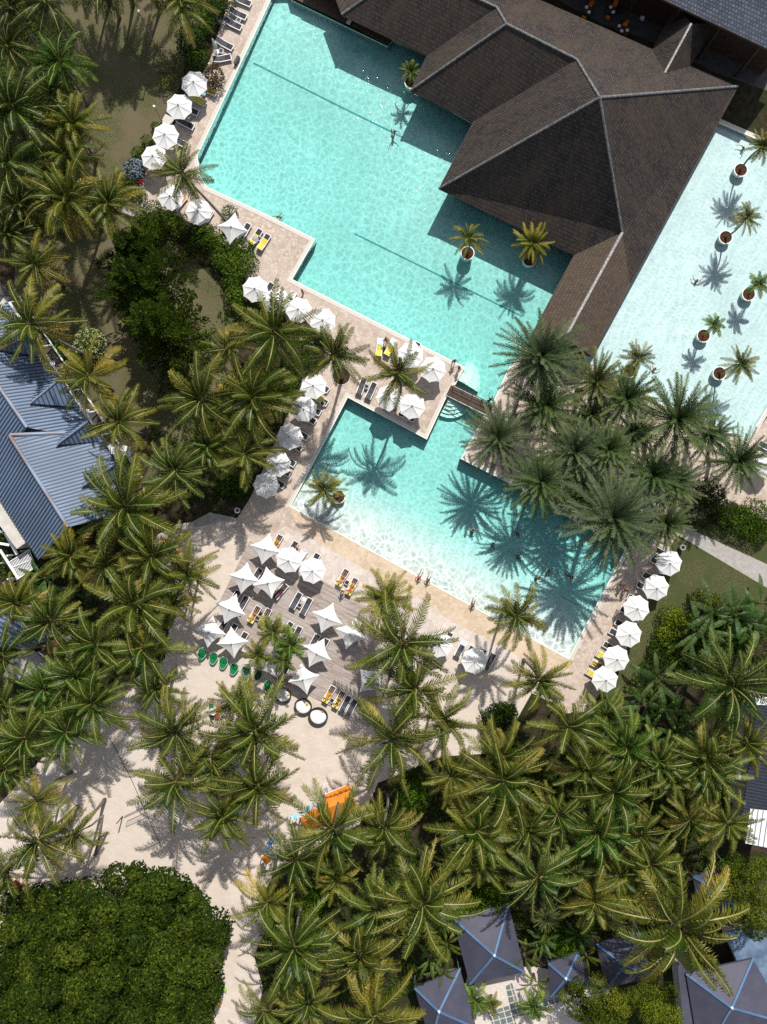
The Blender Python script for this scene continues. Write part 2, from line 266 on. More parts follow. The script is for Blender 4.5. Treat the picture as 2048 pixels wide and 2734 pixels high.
# ---------------------------------------------------------------- mesh helpers
class MB:
    def __init__(s): s.v = []; s.f = []; s.m = []; s.t = []; s.uv = {}
    def add(s, vs, fs, mi=0, tint=None):
        b = len(s.v); s.v += [tuple(x) for x in vs]
        for f in fs: s.f.append(tuple(b + i for i in f)); s.m.append(mi); s.t.append(0.5 if tint is None else tint)
    def quadpoly(s, pts, mi=0): s.add(pts, [tuple(range(len(pts)))], mi)
    def box(s, c, size, rot=None, mi=0, bevel=0):
        hx, hy, hz = size[0] / 2, size[1] / 2, size[2] / 2
        vs = [Vector((x, y, z)) for z in (-hz, hz) for x, y in ((-hx, -hy), (hx, -hy), (hx, hy), (-hx, hy))]
        if rot is not None: vs = [rot @ v for v in vs]
        c = Vector(c)
        s.add([v + c for v in vs], [(3, 2, 1, 0), (4, 5, 6, 7), (0, 1, 5, 4), (1, 2, 6, 5), (2, 3, 7, 6), (3, 0, 4, 7)], mi)
    def bar(s, a, b, w, h=None, mi=0, up=Vector((0, 0, 1))):
        a, b = Vector(a), Vector(b); d = (b - a); L = d.length; d.normalize()
        sd = d.cross(up)
        if sd.length < 1e-4: sd = Vector((1, 0, 0))
        sd.normalize(); u = sd.cross(d)
        rot = Matrix((d, sd, u)).transposed()
        s.box((a + b) / 2, (L, w, h if h else w), rot, mi)
    def tube(s, pts, rad, n=8, mi=0, cap=True):
        pts = [Vector(p) for p in pts]; k = len(pts)
        rs = rad if isinstance(rad, (list, tuple)) else [rad] * k
        vs = []; ref = Vector((0.123, 0.99, 0.05))
        for i, p in enumerate(pts):
            d = (pts[min(i + 1, k - 1)] - pts[max(i - 1, 0)]).normalized()
            x = d.cross(ref)
            if x.length < 1e-3: x = d.cross(Vector((1, 0, 0)))
            x.normalize(); y = d.cross(x)
            for j in range(n):
                a = 2 * math.pi * j / n
                vs.append(p + (x * math.cos(a) + y * math.sin(a)) * rs[i])
        fs = [(i * n + j, i * n + (j + 1) % n, (i + 1) * n + (j + 1) % n, (i + 1) * n + j) for i in range(k - 1) for j in range(n)]
        if cap: fs += [tuple(range(n))[::-1], tuple((k - 1) * n + j for j in range(n))]
        s.add(vs, fs, mi)
    def lathe(s, prof, n=24, c=(0, 0, 0), mi=0):
        c = Vector(c); vs = []
        for r, z in prof:
            for j in range(n):
                a = 2 * math.pi * j / n; vs.append(c + Vector((r * math.cos(a), r * math.sin(a), z)))
        fs = [(i * n + j, i * n + (j + 1) % n, (i + 1) * n + (j + 1) % n, (i + 1) * n + j) for i in range(len(prof) - 1) for j in range(n)]
        s.add(vs, fs, mi)
    def disc(s, r, z, n=24, c=(0, 0, 0), mi=0):
        s.add([(c[0] + r * math.cos(2 * math.pi * j / n), c[1] + r * math.sin(2 * math.pi * j / n), z + c[2]) for j in range(n)], [tuple(range(n))], mi)
    def prism(s, poly, z0, z1, mi=0):
        n = len(poly); a = sum(poly[i][0] * poly[(i + 1) % n][1] - poly[(i + 1) % n][0] * poly[i][1] for i in range(n))
        if a < 0: poly = list(poly)[::-1]
        vs = [(p[0], p[1], z0) for p in poly] + [(p[0], p[1], z1) for p in poly]
        tri = geometry.tessellate_polygon([[Vector((p[0], p[1], 0)) for p in poly]])
        fs = [tuple(i + n for i in t) for t in tri] + [tuple(t[::-1]) for t in tri]
        fs += [(i, (i + 1) % n, n + (i + 1) % n, n + i) for i in range(n)]
        s.add(vs, fs, mi)
    def mesh(s, name, mats, smooth=False, tint=False):
        me = bpy.data.meshes.new(name); me.from_pydata(s.v, [], s.f)
        for m in mats: me.materials.append(M[m] if isinstance(m, str) else m)
        me.polygons.foreach_set('material_index', s.m)
        if smooth: me.polygons.foreach_set('use_smooth', [True] * len(s.f))
        if tint:
            at = me.attributes.new('tint', 'FLOAT', 'FACE'); at.data.foreach_set('value', s.t)
        me.update(); return me
    def build(s, name, mats, parent=None, smooth=False, tint=False):
        if isinstance(mats, str): mats = [mats]
        return link(name, s.mesh(name, mats, smooth, tint), parent)
def link(name, me, parent=None, loc=None, rz=0.0):
    o = bpy.data.objects.new(name, me); COL.objects.link(o)
    if parent is not None: o.parent = parent
    if loc is not None: o.location = loc
    if rz: o.rotation_euler = (0, 0, rz)
    return o
ALL_LABELS = set()
def tag(o, label, cat, group=None):
    o['label'] = label; o['category'] = cat
    if group: o['group'] = group
    return o
def struct(o): o['kind'] = 'structure'; return o
def thing(name, label, cat, loc=(0, 0, 0), rz=0.0, group=None):
    return tag(link(name, None, None, loc, rz), label, cat, group)
KIDS = {}
def kids(o): return KIDS.get(o.name) or [c for c in o.children]
def dup(src, loc=None, rz=None, label=None, group=None, scale=None):
    r = src.copy(); COL.objects.link(r)
    if loc is not None: r.location = loc
    if rz is not None: r.rotation_euler = (0, 0, rz)
    if scale is not None: r.scale = scale
    if label: r['label'] = label
    if group: r['group'] = group
    for ch in kids(src):
        c = ch.copy(); COL.objects.link(c); c.parent = r
        for g in kids(ch):
            d = g.copy(); COL.objects.link(d); d.parent = c
    return r
def cache_kids(o):
    KIDS[o.name] = [c for c in bpy.data.objects if c.parent == o]
    for c in KIDS[o.name]: KIDS[c.name] = [g for g in bpy.data.objects if g.parent == c]
def inside(p, poly):
    x, y = p; r = False; n = len(poly); j = n - 1
    for i in range(n):
        xi, yi = poly[i]; xj, yj = poly[j]
        if (yi > y) != (yj > y) and x < (xj - xi) * (y - yi) / (yj - yi) + xi: r = not r
        j = i
    return r
def area2(poly): return sum(poly[i][0] * poly[(i + 1) % len(poly)][1] - poly[(i + 1) % len(poly)][0] * poly[i][1] for i in range(len(poly)))
def offset(poly, d):     # positive d grows the polygon
    n = len(poly); sg = 1 if area2(poly) > 0 else -1; out = []
    for i in range(n):
        a, b, c = Vector(poly[i - 1]), Vector(poly[i]), Vector(poly[(i + 1) % n])
        e1 = (b - a).normalized(); e2 = (c - b).normalized()
        n1 = Vector((e1.y, -e1.x)) * sg; n2 = Vector((e2.y, -e2.x)) * sg
        m = n1 + n2; m = m / max(0.35, m.dot(n1)) if m.length > 1e-6 else n1
        out.append((b + m * d)[:])
    return out
def region(outers, holes, extra=None, grid=None):
    vs = []; es = []
    for poly in list(outers) + list(holes):
        b = len(vs); n = len(poly)
        vs += [Vector((p[0], p[1])) for p in poly]; es += [(b + i, b + (i + 1) % n) for i in range(n)]
    if grid:
        xs = [p[0] for q in outers for p in q]; ys = [p[1] for q in outers for p in q]
        x = min(xs)
        while x < max(xs):
            y = min(ys)
            while y < max(ys):
                if any(inside((x, y), q) for q in outers): vs.append(Vector((x, y)))
                y += grid
            x += grid
    r = geometry.delaunay_2d_cdt(vs, es, [], 0, 1e-4)
    ov, of = r[0], r[2]; fs = []
    for f in of:
        c = (sum(ov[i].x for i in f) / len(f), sum(ov[i].y for i in f) / len(f))
        if any(inside(c, q) for q in outers) and not any(inside(c, q) for q in holes):
            a = area2([ov[i] for i in f]); fs.append(tuple(f) if a > 0 else tuple(f)[::-1])
    return ov, fs
def sheet(name, outers, holes, z, mat, grid=None, zf=None):
    ov, fs = region(outers, holes, grid=grid)
    mb = MB(); mb.add([(v.x, v.y, zf(v) if zf else z) for v in ov], fs)
    return struct(mb.build(name, mat))
def px(*pts): return [W2(P('', *p) if len(p) == 2 else P(*p))[:] for p in pts]
# ---------------------------------------------------------------- world, camera, sun
w = bpy.data.worlds.new("World"); scene.world = w; w.use_nodes = True
nt = w.node_tree; nt.nodes.clear()
sk = nt.nodes.new('ShaderNodeTexSky'); sk.sky_type = 'NISHITA'; sk.sun_disc = False
sk.sun_elevation = R_(50); sk.sun_rotation = math.atan2(SUN.x, SUN.y)
bg = nt.nodes.new('ShaderNodeBackground'); bg.inputs[1].default_value = 0.12
wo = nt.nodes.new('ShaderNodeOutputWorld'); hs = nt.nodes.new('ShaderNodeHueSaturation'); hs.inputs['Saturation'].default_value = 0.45; nt.links.new(sk.outputs[0], hs.inputs['Color']); nt.links.new(hs.outputs[0], bg.inputs[0]); nt.links.new(bg.outputs[0], wo.inputs[0])
sl = bpy.data.lights.new('sun', 'SUN'); sl.energy = 4.6; sl.angle = R_(0.5); sl.color = (1.0, 0.95, 0.87)
so = bpy.data.objects.new('sun', sl); COL.objects.link(so); so.rotation_euler = SUN.to_track_quat('Z', 'Y').to_euler(); so.location = SUN * 150
cd = bpy.data.cameras.new('camera'); co_ = bpy.data.objects.new('camera', cd); COL.objects.link(co_)
co_.location = (0, 0, HC); cd.sensor_fit = 'HORIZONTAL'; cd.sensor_width = 36.0; cd.lens = 36 * HC / (2048 * S); cd.clip_end = 2000
scene.camera = co_
vs_ = scene.view_settings; vs_.view_transform = 'Standard'; vs_.look = 'None'; vs_.gamma = 1.0; vs_.exposure = 0.22; vs_.use_curve_mapping = False
cy = scene.cycles
cy.max_bounces = 6; cy.transparent_max_bounces = 12; cy.diffuse_bounces = 3; cy.glossy_bounces = 2; cy.transmission_bounces = 3; cy.volume_bounces = 0
cy.use_denoising = False; cy.caustics_reflective = False; cy.caustics_refractive = False; cy.sample_clamp_indirect = 4.0
random.seed(7)
rnd = random.Random(11)

# ---------------------------------------------------------------- pools
POOL = px((735, -24), (528, 416), (535, 470), (553, 498), (700, 566), (843, 638), (781, 745), (1242, 980), (1216, 1028), (1193, 1060),
          (1140, 1174), (929, 1062), (777, 1352), (1517, 1757), (1669, 1468), (1364, 1293), (1229, 1225), (1292, 1109), (1314, 1077),
          (1356, 984), (1425, 915), (1540, 686), (1215, 522), (1300, 352), (1262, 330), (1122, 250), (1167, 160), (1048, 108), (1035, 125),
          (777, 0), (770, -24))
RPOOL = px((1890, 330), (1905, 322), (2015, 370), (2120, 418), (2120, 963), (1994, 1178), (1872, 1111), (1770, 1081), (1728, 1047),
           (1644, 1014), (1585, 975), (1555, 960))
def segd(p, a, b):
    a, b, p = Vector(a), Vector(b), Vector(p); t = max(0, min(1, (p - a).dot(b - a) / (b - a).length_squared)); return (p - a - (b - a) * t).length
def sstep(x, a, b): t = max(0, min(1, (x - a) / (b - a))); return t * t * (3 - 2 * t)
BA, BB = W2((777, 1352)), W2((1517, 1757))
BLD = px((777, 0), (1035, 125), (1167, 160), (1122, 250), (1262, 330), (1300, 352), (1215, 522), (1540, 686))
def depth(v):
    d = 1.35
    q = min(segd(v, BLD[i], BLD[i + 1]) for i in range(len(BLD) - 1))
    if W2((0, 1050)).y < v.y: d = 0.85 + 0.5 * sstep(q, 0.0, 14.0)
    b = (Vector(v) - BA).cross(BB - BA) / (BB - BA).length if False else segd(v, BA, BB)
    if v.y < W2((0, 1040)).y: d = min(d, 0.02 + 1.25 * sstep(b, -0.5, 11.0) + 0.004 * b)
    return -0.12 - d
def build_pool(poly, zf, floor_mat, grid, wmat='water'):
    sheet('pool_floor', [offset(poly, 0.03)], [], 0, floor_mat, grid, zf)
    out = offset(poly, 0.02); n = len(out)
    mb = MB()
    for i in range(n):
        a, b = out[i], out[(i + 1) % n]
        mb.quadpoly([(a[0], a[1], -2.0), (b[0], b[1], -2.0), (b[0], b[1], 0.02), (a[0], a[1], 0.02)])
    struct(mb.build('pool_wall', 'pool_wall'))
    mb = MB(); ov, fs = region([offset(poly, 0.012)], [])
    k = len(ov); poly2 = offset(poly, 0.012)
    mb.add([(v.x, v.y, -0.12) for v in ov], fs); mb.add([(v.x, v.y, -2.6) for v in ov], [f[::-1] for f in fs])
    for i in range(len(poly2)):
        a, b = poly2[i], poly2[(i + 1) % len(poly2)]
        q = [(a[0], a[1], -2.6), (b[0], b[1], -2.6), (b[0], b[1], -0.12), (a[0], a[1], -0.12)]
        mb.quadpoly(q if area2(poly2) > 0 else q[::-1])
    me = mb.mesh('water', [wmat]); bm = bmesh.new(); bm.from_mesh(me); bmesh.ops.remove_doubles(bm, verts=bm.verts, dist=1e-4)
    bmesh.ops.recalc_face_normals(bm, faces=bm.faces); bm.to_mesh(me); bm.free()
    struct(link('water', me))
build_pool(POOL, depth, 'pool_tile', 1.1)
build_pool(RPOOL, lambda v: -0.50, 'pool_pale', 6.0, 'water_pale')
HOLES = [offset(POOL, 0.019), offset(RPOOL, 0.019)]
def ring(name, poly, w0, w1, z, mat, keep=None):
    a, b = offset(poly, w0), offset(poly, w1); n = len(a); mb = MB()
    for i in range(n):
        j = (i + 1) % n
        if keep and i not in keep: continue
        q = [(a[i][0], a[i][1], z), (a[j][0], a[j][1], z), (b[j][0], b[j][1], z), (b[i][0], b[i][1], z)]
        mb.quadpoly(q if area2(q) > 0 else q[::-1])
    struct(mb.build(name, mat))
kp = set(range(0, 12)) | set(range(13, 20)); beach = {12}
ring('pool_edge', POOL, 0.019, 0.13, 0.021, 'lip', set(range(20)))
ring('pool_coping', POOL, 0.13, 0.50, 0.018, 'coping', kp)
ring('pool_edge', RPOOL, 0.019, 0.13, 0.021, 'lip', set(range(1, 10)))
ring('pool_coping', RPOOL, 0.13, 0.50, 0.018, 'coping', {1, 2, 3, 4})
# dark lines and round steps on the pool floor
def floor_line(a, b, wd, dz=0.02):
    a, b = W2(a), W2(b); mb = MB(); n = 30; sd = Vector((-(b - a).y, (b - a).x)).normalized() * wd / 2; pts = []
    for i in range(n + 1):
        c = a.lerp(b, i / n); z = depth(c) + dz
        pts += [((c + sd).x, (c + sd).y, z), ((c - sd).x, (c - sd).y, z)]
    mb.add(pts, [(2 * i, 2 * i + 1, 2 * i + 3, 2 * i + 2) for i in range(n)])
    struct(mb.build('pool_floor_line', 'pool_line'))
floor_line((672, 152), (1078, 356), 0.17); floor_line((946, 613), (1400, 838), 0.15); floor_line((1498, 1592), (1556, 1622), 0.06)
mb = MB()       # round underwater steps beside the footbridge
for (cx_, cy_, a0, a1) in ((1205, 1052, -118, -14), (1224, 1014, -28, 64)):
    c = W2((cx_, cy_))
    for k in range(5):
        r0 = 0.9 + 0.42 * k; z = -0.26 - 0.17 * k; arc = [(c.x + r0 * math.cos(R_(a0 + (a1 - a0) * i / 14)), c.y + r0 * math.sin(R_(a0 + (a1 - a0) * i / 14))) for i in range(15)]
        mb.add([(c.x, c.y, z)] + [(x, y, z) for x, y in arc], [(0, i + 1, i + 2) for i in range(14)])
        mb.add([(x, y, z) for x, y in arc] + [(x, y, -1.6) for x, y in arc], [(i, i + 15, i + 16, i + 1) for i in range(14)])
struct(mb.build('pool_steps', 'pool_wall'))

# ---------------------------------------------------------------- ground
big = [(-260, -260), (260, -260), (260, 260), (-260, 260)]
sheet('ground', [big], HOLES, -0.03, 'soil')
sheet('lawn', [px((150, -60), (330, -80), (560, -60), (540, 60), (500, 150), (480, 230), (400, 380), (330, 440), (330, 590), (470, 640), (620, 800), (640, 960), (430, 1360),
                  (250, 1300), (190, 1010), (40, 760), (40, 640), (190, 560), (220, 380))], [], -0.022, 'lawn')
sheet('lawn', [px((1800, 1430), (1825, 1440), (2100, 1590), (2100, 1700), (1900, 1640), (1700, 1900), (1600, 2000), (1500, 1960), (1570, 1850), (1680, 1660), (1770, 1500)),
               px((1830, 1380), (2100, 1380), (2100, 1530), (1850, 1415))], [], -0.022, 'lawn_green')
sheet('sand', [px((400, 1440), (470, 1400), (600, 1380), (680, 1430), (760, 1400), (1300, 1690), (1540, 1800), (1500, 1890), (1420, 1850), (1330, 2010), (1180, 2020), (1010, 2090),
                  (960, 2200), (742, 2320), (700, 2390), (716, 2470), (678, 2550), (702, 2640), (668, 2780), (-60, 2780), (-60, 2210), (60, 2080), (250, 1880), (440, 1760), (470, 1560))], HOLES, -0.014, 'sand')
sheet('paving', [px((620, -30), (740, -30), (560, 380), (560, 480), (720, 560), (860, 640), (800, 740), (1250, 990), (1230, 1050), (1160, 1190), (930, 1075), (790, 1350), (860, 1420), (1300, 1640),
                   (1520, 1770), (1690, 1460), (1760, 1370), (1840, 1408), (1800, 1440), (1740, 1580), (1660, 1760), (1570, 1900), (1510, 1905), (1440, 1790), (1300, 1740), (1120, 1640), (985, 1640),
                   (672, 1442), (640, 1420), (600, 1395), (634, 1382), (668, 1330), (735, 1180), (800, 1040), (870, 960), (860, 900), (800, 840), (690, 780), (650, 740), (640, 690), (560, 620), (440, 560), (385, 540), (372, 490), (430, 400), (500, 270), (560, 160))],
      HOLES, -0.006, 'paving')
sheet('paving', [px((1340, 1000), (1420, 920), (1560, 960), (1640, 1015), (1730, 1048), (1775, 1084), (1880, 1112), (2000, 1180), (2060, 1100), (2100, 1050), (2100, 1430), (1960, 1340), (1850, 1400), (1760, 1372), (1640, 1460), (1380, 1300), (1225, 1228), (1290, 1100))],
      HOLES, -0.0095, 'paving')
sheet('beach_stone', [px((765, 1345), (790, 1340), (1535, 1748), (1515, 1800), (1400, 1762), (1290, 1700), (1190, 1650), (1130, 1604), (1000, 1535), (860, 1455), (800, 1412))], HOLES, -0.002, 'paving_tan')
sheet('pale_stone', [px((760, 1405), (860, 1452), (1000, 1532), (1130, 1600), (1190, 1646), (1290, 1696), (1390, 1756), (1370, 1800), (1200, 1720), (1060, 1640), (990, 1625), (830, 1530), (700, 1450))], HOLES, -0.0035, 'paving_pale')
sheet('path', [px((1828, 1404), (1842, 1412), (2100, 1530), (2100, 1600), (1816, 1432))], [], -0.010, 'concrete')
mb = MB(); mb.prism(px((668, 1442), (984, 1624), (1010, 1700), (1010, 1880), (984, 1940), (830, 1858), (739, 1818), (659, 1742), (583, 1612)), -0.02, 0.06)
struct(mb.build('timber_deck', 'deck'))
sheet('path', [px((330, 545), (385, 520), (420, 560), (360, 580), (325, 566))], [], -0.0125, 'concrete')
sheet('path', [px((500, 1400), (560, 1368), (640, 1385), (650, 1415), (590, 1395), (520, 1408))], [], -0.0115, 'concrete')
sheet('terrace', [px((1380, -60), (1600, 60), (1790, 130), (1900, 190), (2100, 260), (2100, -80))], [], -0.012, 'terrace')
sheet('courtyard', [px((1250, 2600), (1420, 2580), (1640, 2620), (1560, 2780), (1200, 2780))], [], -0.012, 'paving_pale')
sheet('slate_path', [px(('L', 5, 1420), ('L', 45, 1395), ('L', 90, 1550), ('L', 180, 1525), ('L', 330, 1480), ('L', 350, 1530), ('L', 150, 1600), ('L', 60, 1610), ('L', 90, 1720), ('L', -60, 1720), ('L', -110, 1580), ('L', 30, 1540))], [], -0.008, 'slate')

rg_ = random.Random(5)
def undergrowth(name, label, polys, dens, zr):
    mb = MB()
    for poly in polys:
        xs = [v[0] for v in poly]; ys = [v[1] for v in poly]
        for _ in range(int(dens * (max(xs) - min(xs)) * (max(ys) - min(ys)))):
            c = (rg_.uniform(min(xs), max(xs)), rg_.uniform(min(ys), max(ys)))
            if not inside(c, poly) or math.sin(c[0] * .55 + 1.3 * math.sin(c[1] * .4)) * math.sin(c[1] * .6 + c[0] * .2) < -.25: continue
            for k in range(5):
                a = rg_.uniform(0, 6.28); l = rg_.uniform(.25, .6); d = Vector((math.cos(a), math.sin(a), rg_.uniform(-.1, .5))); s_ = Vector((-d.y, d.x, 0)) * .07; o = Vector((c[0] + rg_.uniform(-.2, .2), c[1] + rg_.uniform(-.2, .2), rg_.uniform(.05, zr)))
                mb.add([o, o + d * l * .5 + s_, o + d * l, o + d * l * .5 - s_], [(0, 1, 2, 3)], 0, max(0, min(1, rg_.gauss(.42, .2))))
    o = mb.build(name, 'leaf_bush', tint=True); o['kind'] = 'stuff'; o['label'] = label; return o
undergrowth('ground_cover', 'low green plants covering the ground under the left grove', [px((-20, -20), (200, -20), (215, 380), (210, 640), (60, 640), (-20, 560)), px((440, 960), (640, 800), (700, 830), (760, 900), (800, 1020), (700, 1230), (640, 1330), (480, 1330), (400, 1180)), px((-20, 1430), (200, 1480), (300, 1700), (230, 1900), (-20, 2060))], 5, .35)
undergrowth('ground_cover', 'low green plants covering the ground under the lower right grove', [px((1350, 1990), (1500, 1960), (1620, 1900), (1720, 1760), (1800, 1640), (2060, 1680), (2060, 1880), (1960, 2300), (1830, 2330), (1800, 2480), (1440, 2540), (1330, 2420), (1230, 2440), (1150, 2640), (900, 2760), (700, 2760), (700, 2460), (760, 2320), (1000, 2200), (1060, 2060))], 5, .4)
# ---------------------------------------------------------------- palms
def frond(mb, o, az, e0, droop, L, bend, nl, ll, lw, tw, tint, rr, rg, fwd=0.75, drp=0.5, seg=9, leafd=0.35):
    pts = []; p = Vector(o); ds = L / seg; dirs = []
    for i in range(seg + 1):
        s = i / seg; e = e0 - droop * s ** 1.25; a = az + bend * s
        d = Vector((math.cos(e) * math.cos(a), math.cos(e) * math.sin(a), math.sin(e)))
        pts.append(p.copy()); dirs.append(d); p = p + d * ds
    mb.tube(pts, [0.040 * rr * (1 - 0.8 * i / seg) + 0.006 for i in range(seg + 1)], 4, 1, cap=False)
    for k in range(nl):
        s = 0.13 + 0.87 * (k + 0.5) / nl; f = s * seg; i = min(seg - 1, int(f)); q = f - i
        c = pts[i].lerp(pts[i + 1], q); d = dirs[i].lerp(dirs[i + 1], q).normalized()
        hs = d.cross(Vector((0, 0, 1)))
        if hs.length < 0.05: hs = Vector((-math.sin(az), math.cos(az), 0))
        hs.normalize(); up = hs.cross(d).normalized()
        pr = (0.50 + 1.25 * s if s < 0.40 else 1.0 - 0.66 * ((s - 0.40) / 0.60) ** 1.4) * rg.uniform(.82, 1.12)
        for sd in (-1, 1):
            t = tw + rg.uniform(-0.12, 0.12)
            side = (hs * math.cos(t) + up * math.sin(t)) * sd; fw = fwd * rg.uniform(.75, 1.3)
            dv = (side + d * fw + up * leafd * 0.4 + Vector((0, 0, rg.uniform(-.22, .18)))).normalized()
            l = ll * pr * rg.uniform(0.82, 1.12); wv = d * (lw * 0.5)
            m = c + dv * l * 0.55; e = c + dv * l * 0.98 + Vector((0, 0, -drp * l * rg.uniform(0.5, 1.1)))
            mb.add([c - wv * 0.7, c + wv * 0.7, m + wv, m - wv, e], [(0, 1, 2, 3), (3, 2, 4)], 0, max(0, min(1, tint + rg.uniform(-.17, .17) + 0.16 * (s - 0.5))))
def norm_crown(mb):      # 97 % of the leaves within radius 1
    k = 1 / np.percentile([math.hypot(v[0], v[1]) for v in mb.v], 97)
    mb.v = [(x * k, y * k, z * k) for x, y, z in mb.v]; return mb
def coconut_crown(seed, nf=22, dens=1.0):
    rg = random.Random(seed); mb = MB(); R = 1.0
    for i in range(nf):
        t = i / (nf - 1); az = i * 2.39996 + rg.uniform(-.25, .25)
        e0 = R_(84 - 80 * t ** 0.85 + rg.uniform(-8, 8)); droop = R_(50 + 40 * rg.random() + 10 * t)
        L = R * (0.70 + 0.62 * min(1, t * 2.2)) * rg.uniform(0.86, 1.08)
        frond(mb, (0.03 * math.cos(az), 0.03 * math.sin(az), -0.10 * t), az, e0, droop, L, rg.uniform(-.8, .8), int(44 * dens), 0.235, 0.021, rg.choice((-1, 1)) * rg.uniform(0.1, 0.8),
              0.14 + 0.58 * t ** 1.5 + rg.uniform(-.16, .22), 0.36, rg, 0.75, 0.45 + 0.35 * rg.random())
    for k in range(2):      # one or two old yellow fronds hanging under the crown
        az = rg.uniform(0, 6.28)
        frond(mb, (0, 0, -0.13), az, R_(-25), R_(55), 0.95, rg.uniform(-.3, .3), 24, 0.2, 0.026, 0.2, 0.95, 0.36, rg, 0.7, 0.7)
    mb.lathe([(0.02, 0.10), (0.055, 0.0), (0.06, -0.12), (0.035, -0.2)], 8, mi=1)
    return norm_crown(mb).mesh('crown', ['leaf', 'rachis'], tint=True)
def date_crown(seed, nf=54):
    rg = random.Random(seed); mb = MB()
    for i in range(nf):
        t = i / (nf - 1); az = i * 2.39996 + rg.uniform(-.15, .15)
        e0 = R_(86 - 96 * t ** 0.9 + rg.uniform(-5, 5))
        frond(mb, (0, 0, -0.08 * t), az, e0, R_(24 + 26 * rg.random()), (0.8 + 0.3 * min(1, 2 * t)) * rg.uniform(.9, 1.06), rg.uniform(-.12, .12), 28, 0.140, 0.022,
              rg.uniform(-.2, .2), 0.30 + 0.35 * rg.random() + 0.25 * t, 0.28, rg, 1.0, 0.12, 7, 0.8)
    mb.lathe([(0.02, 0.06), (0.07, 0.0), (0.08, -0.14), (0.05, -0.24)], 8, mi=1)
    return mb.mesh('crown', ['leaf_date', 'rachis_grey'], tint=True)
def royal_crown(seed, nf=13):
    rg = random.Random(seed); mb = MB()
    for i in range(nf):
        t = i / (nf - 1); az = i * 2.39996 + rg.uniform(-.25, .25)
        frond(mb, (0, 0, 0), az, R_(82 - 62 * t), R_(65 + 30 * rg.random()), 1.15 * rg.uniform(.85, 1.1), rg.uniform(-.4, .4), 24, 0.30, 0.042, rg.uniform(-.6, .6),
              0.3 + 0.45 * t + rg.uniform(-.1, .15), 0.5, rg, 0.6, 0.5)
    mb.lathe([(0.03, 0.10), (0.05, 0.0), (0.05, -0.3), (0.04, -0.5)], 8, mi=1)
    return mb.mesh('crown', ['leaf', 'rachis'], tint=True)
_mb = MB()
for _i in range(7):
    _a = _i * 2.4; _mb.lathe([(.0, .13), (.07, .10), (.11, .02), (.10, -.07), (.04, -.13), (0, -.14)], 7, (.30 * math.cos(_a), .30 * math.sin(_a), -.1 * (_i % 3)))
NUTS = _mb.mesh('coconuts', ['amber_nut'], smooth=True)
CROWN = [coconut_crown(100 + i, 20 + i % 5 * 3) for i in range(10)]
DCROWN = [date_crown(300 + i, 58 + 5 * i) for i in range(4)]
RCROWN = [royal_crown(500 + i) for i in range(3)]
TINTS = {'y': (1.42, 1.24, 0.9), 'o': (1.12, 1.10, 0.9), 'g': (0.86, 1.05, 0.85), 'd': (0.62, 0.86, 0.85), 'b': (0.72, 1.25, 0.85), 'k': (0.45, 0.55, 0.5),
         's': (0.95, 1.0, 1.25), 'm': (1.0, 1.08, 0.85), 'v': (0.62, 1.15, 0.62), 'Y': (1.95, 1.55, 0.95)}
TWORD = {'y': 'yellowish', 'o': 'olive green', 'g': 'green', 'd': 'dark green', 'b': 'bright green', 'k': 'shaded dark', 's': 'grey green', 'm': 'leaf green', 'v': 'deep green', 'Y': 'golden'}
def trunk_mesh(a, b, r0, r1, sway, rg):
    mb = MB(); n = 9; pts = []; rs = []
    sx = Vector((rg.uniform(-1, 1), rg.uniform(-1, 1), 0)) * sway
    for i in range(n + 1):
        t = i / n; pts.append(a.lerp(b, t) + sx * math.sin(math.pi * t)); rs.append(r0 + (r1 - r0) * t + (0.08 * (1 - t) ** 6))
    mb.tube(pts, rs, 8); return mb
def palm(pos, r, tint, h, label, kind='coconut', group=None, lean=None, zb=0.0):
    rg = random.Random(hash((round(pos[0]), round(pos[1]))) & 0xffff)
    top = W(pos, h); reach = r * TS * S * (HC - h) / HC
    ln = Vector(lean) if lean else Vector((rg.uniform(-.5, .5), rg.uniform(-.5, .5), 0))
    base = Vector((top.x + ln[0], top.y + ln[1], zb - 0.05))
    name, cat = {'coconut': ('coconut_palm', 'palm tree'), 'date': ('date_palm', 'palm tree'), 'royal': ('royal_palm', 'palm tree')}[kind]
    t = thing(name, label, cat, base, group=group)
    me = {'coconut': CROWN, 'date': DCROWN, 'royal': RCROWN}[kind]
    c = link('crown', me[rg.randrange(len(me))], t, top - base, rg.uniform(0, 6.28))
    sc = reach * {'coconut': 1.04, 'date': 1.0, 'royal': 1.05}[kind]; c.scale = (sc * rg.uniform(.92, 1.07), sc * rg.uniform(.92, 1.07), sc * rg.uniform(.85, 1.15)); tl_ = .16 if kind == 'coconut' else .06; c.rotation_euler = (rg.uniform(-tl_, tl_), rg.uniform(-tl_, tl_), c.rotation_euler[2])
    if kind == 'coconut' and reach > 2.2 and rg.random() < .6:
        n_ = link('coconuts', NUTS, t, top - base + Vector((0, 0, -.12 * sc)), rg.uniform(0, 6))
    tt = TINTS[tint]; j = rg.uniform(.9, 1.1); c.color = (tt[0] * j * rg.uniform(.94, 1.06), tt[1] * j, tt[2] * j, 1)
    rr = {'coconut': (0.16, 0.11), 'date': (0.22, 0.2), 'royal': (0.10, 0.07)}[kind]
    k = min(1.0, max(0.45, reach / 3.2))
    mb = trunk_mesh(Vector((0, 0, 0)), top - base - Vector((0, 0, 0.12 * sc)), rr[0] * k, rr[1] * k, 0.25, rg)
    mb.build('trunk', 'trunk', t, smooth=True)
    return t
GP = 'coconut palms of the resort garden'
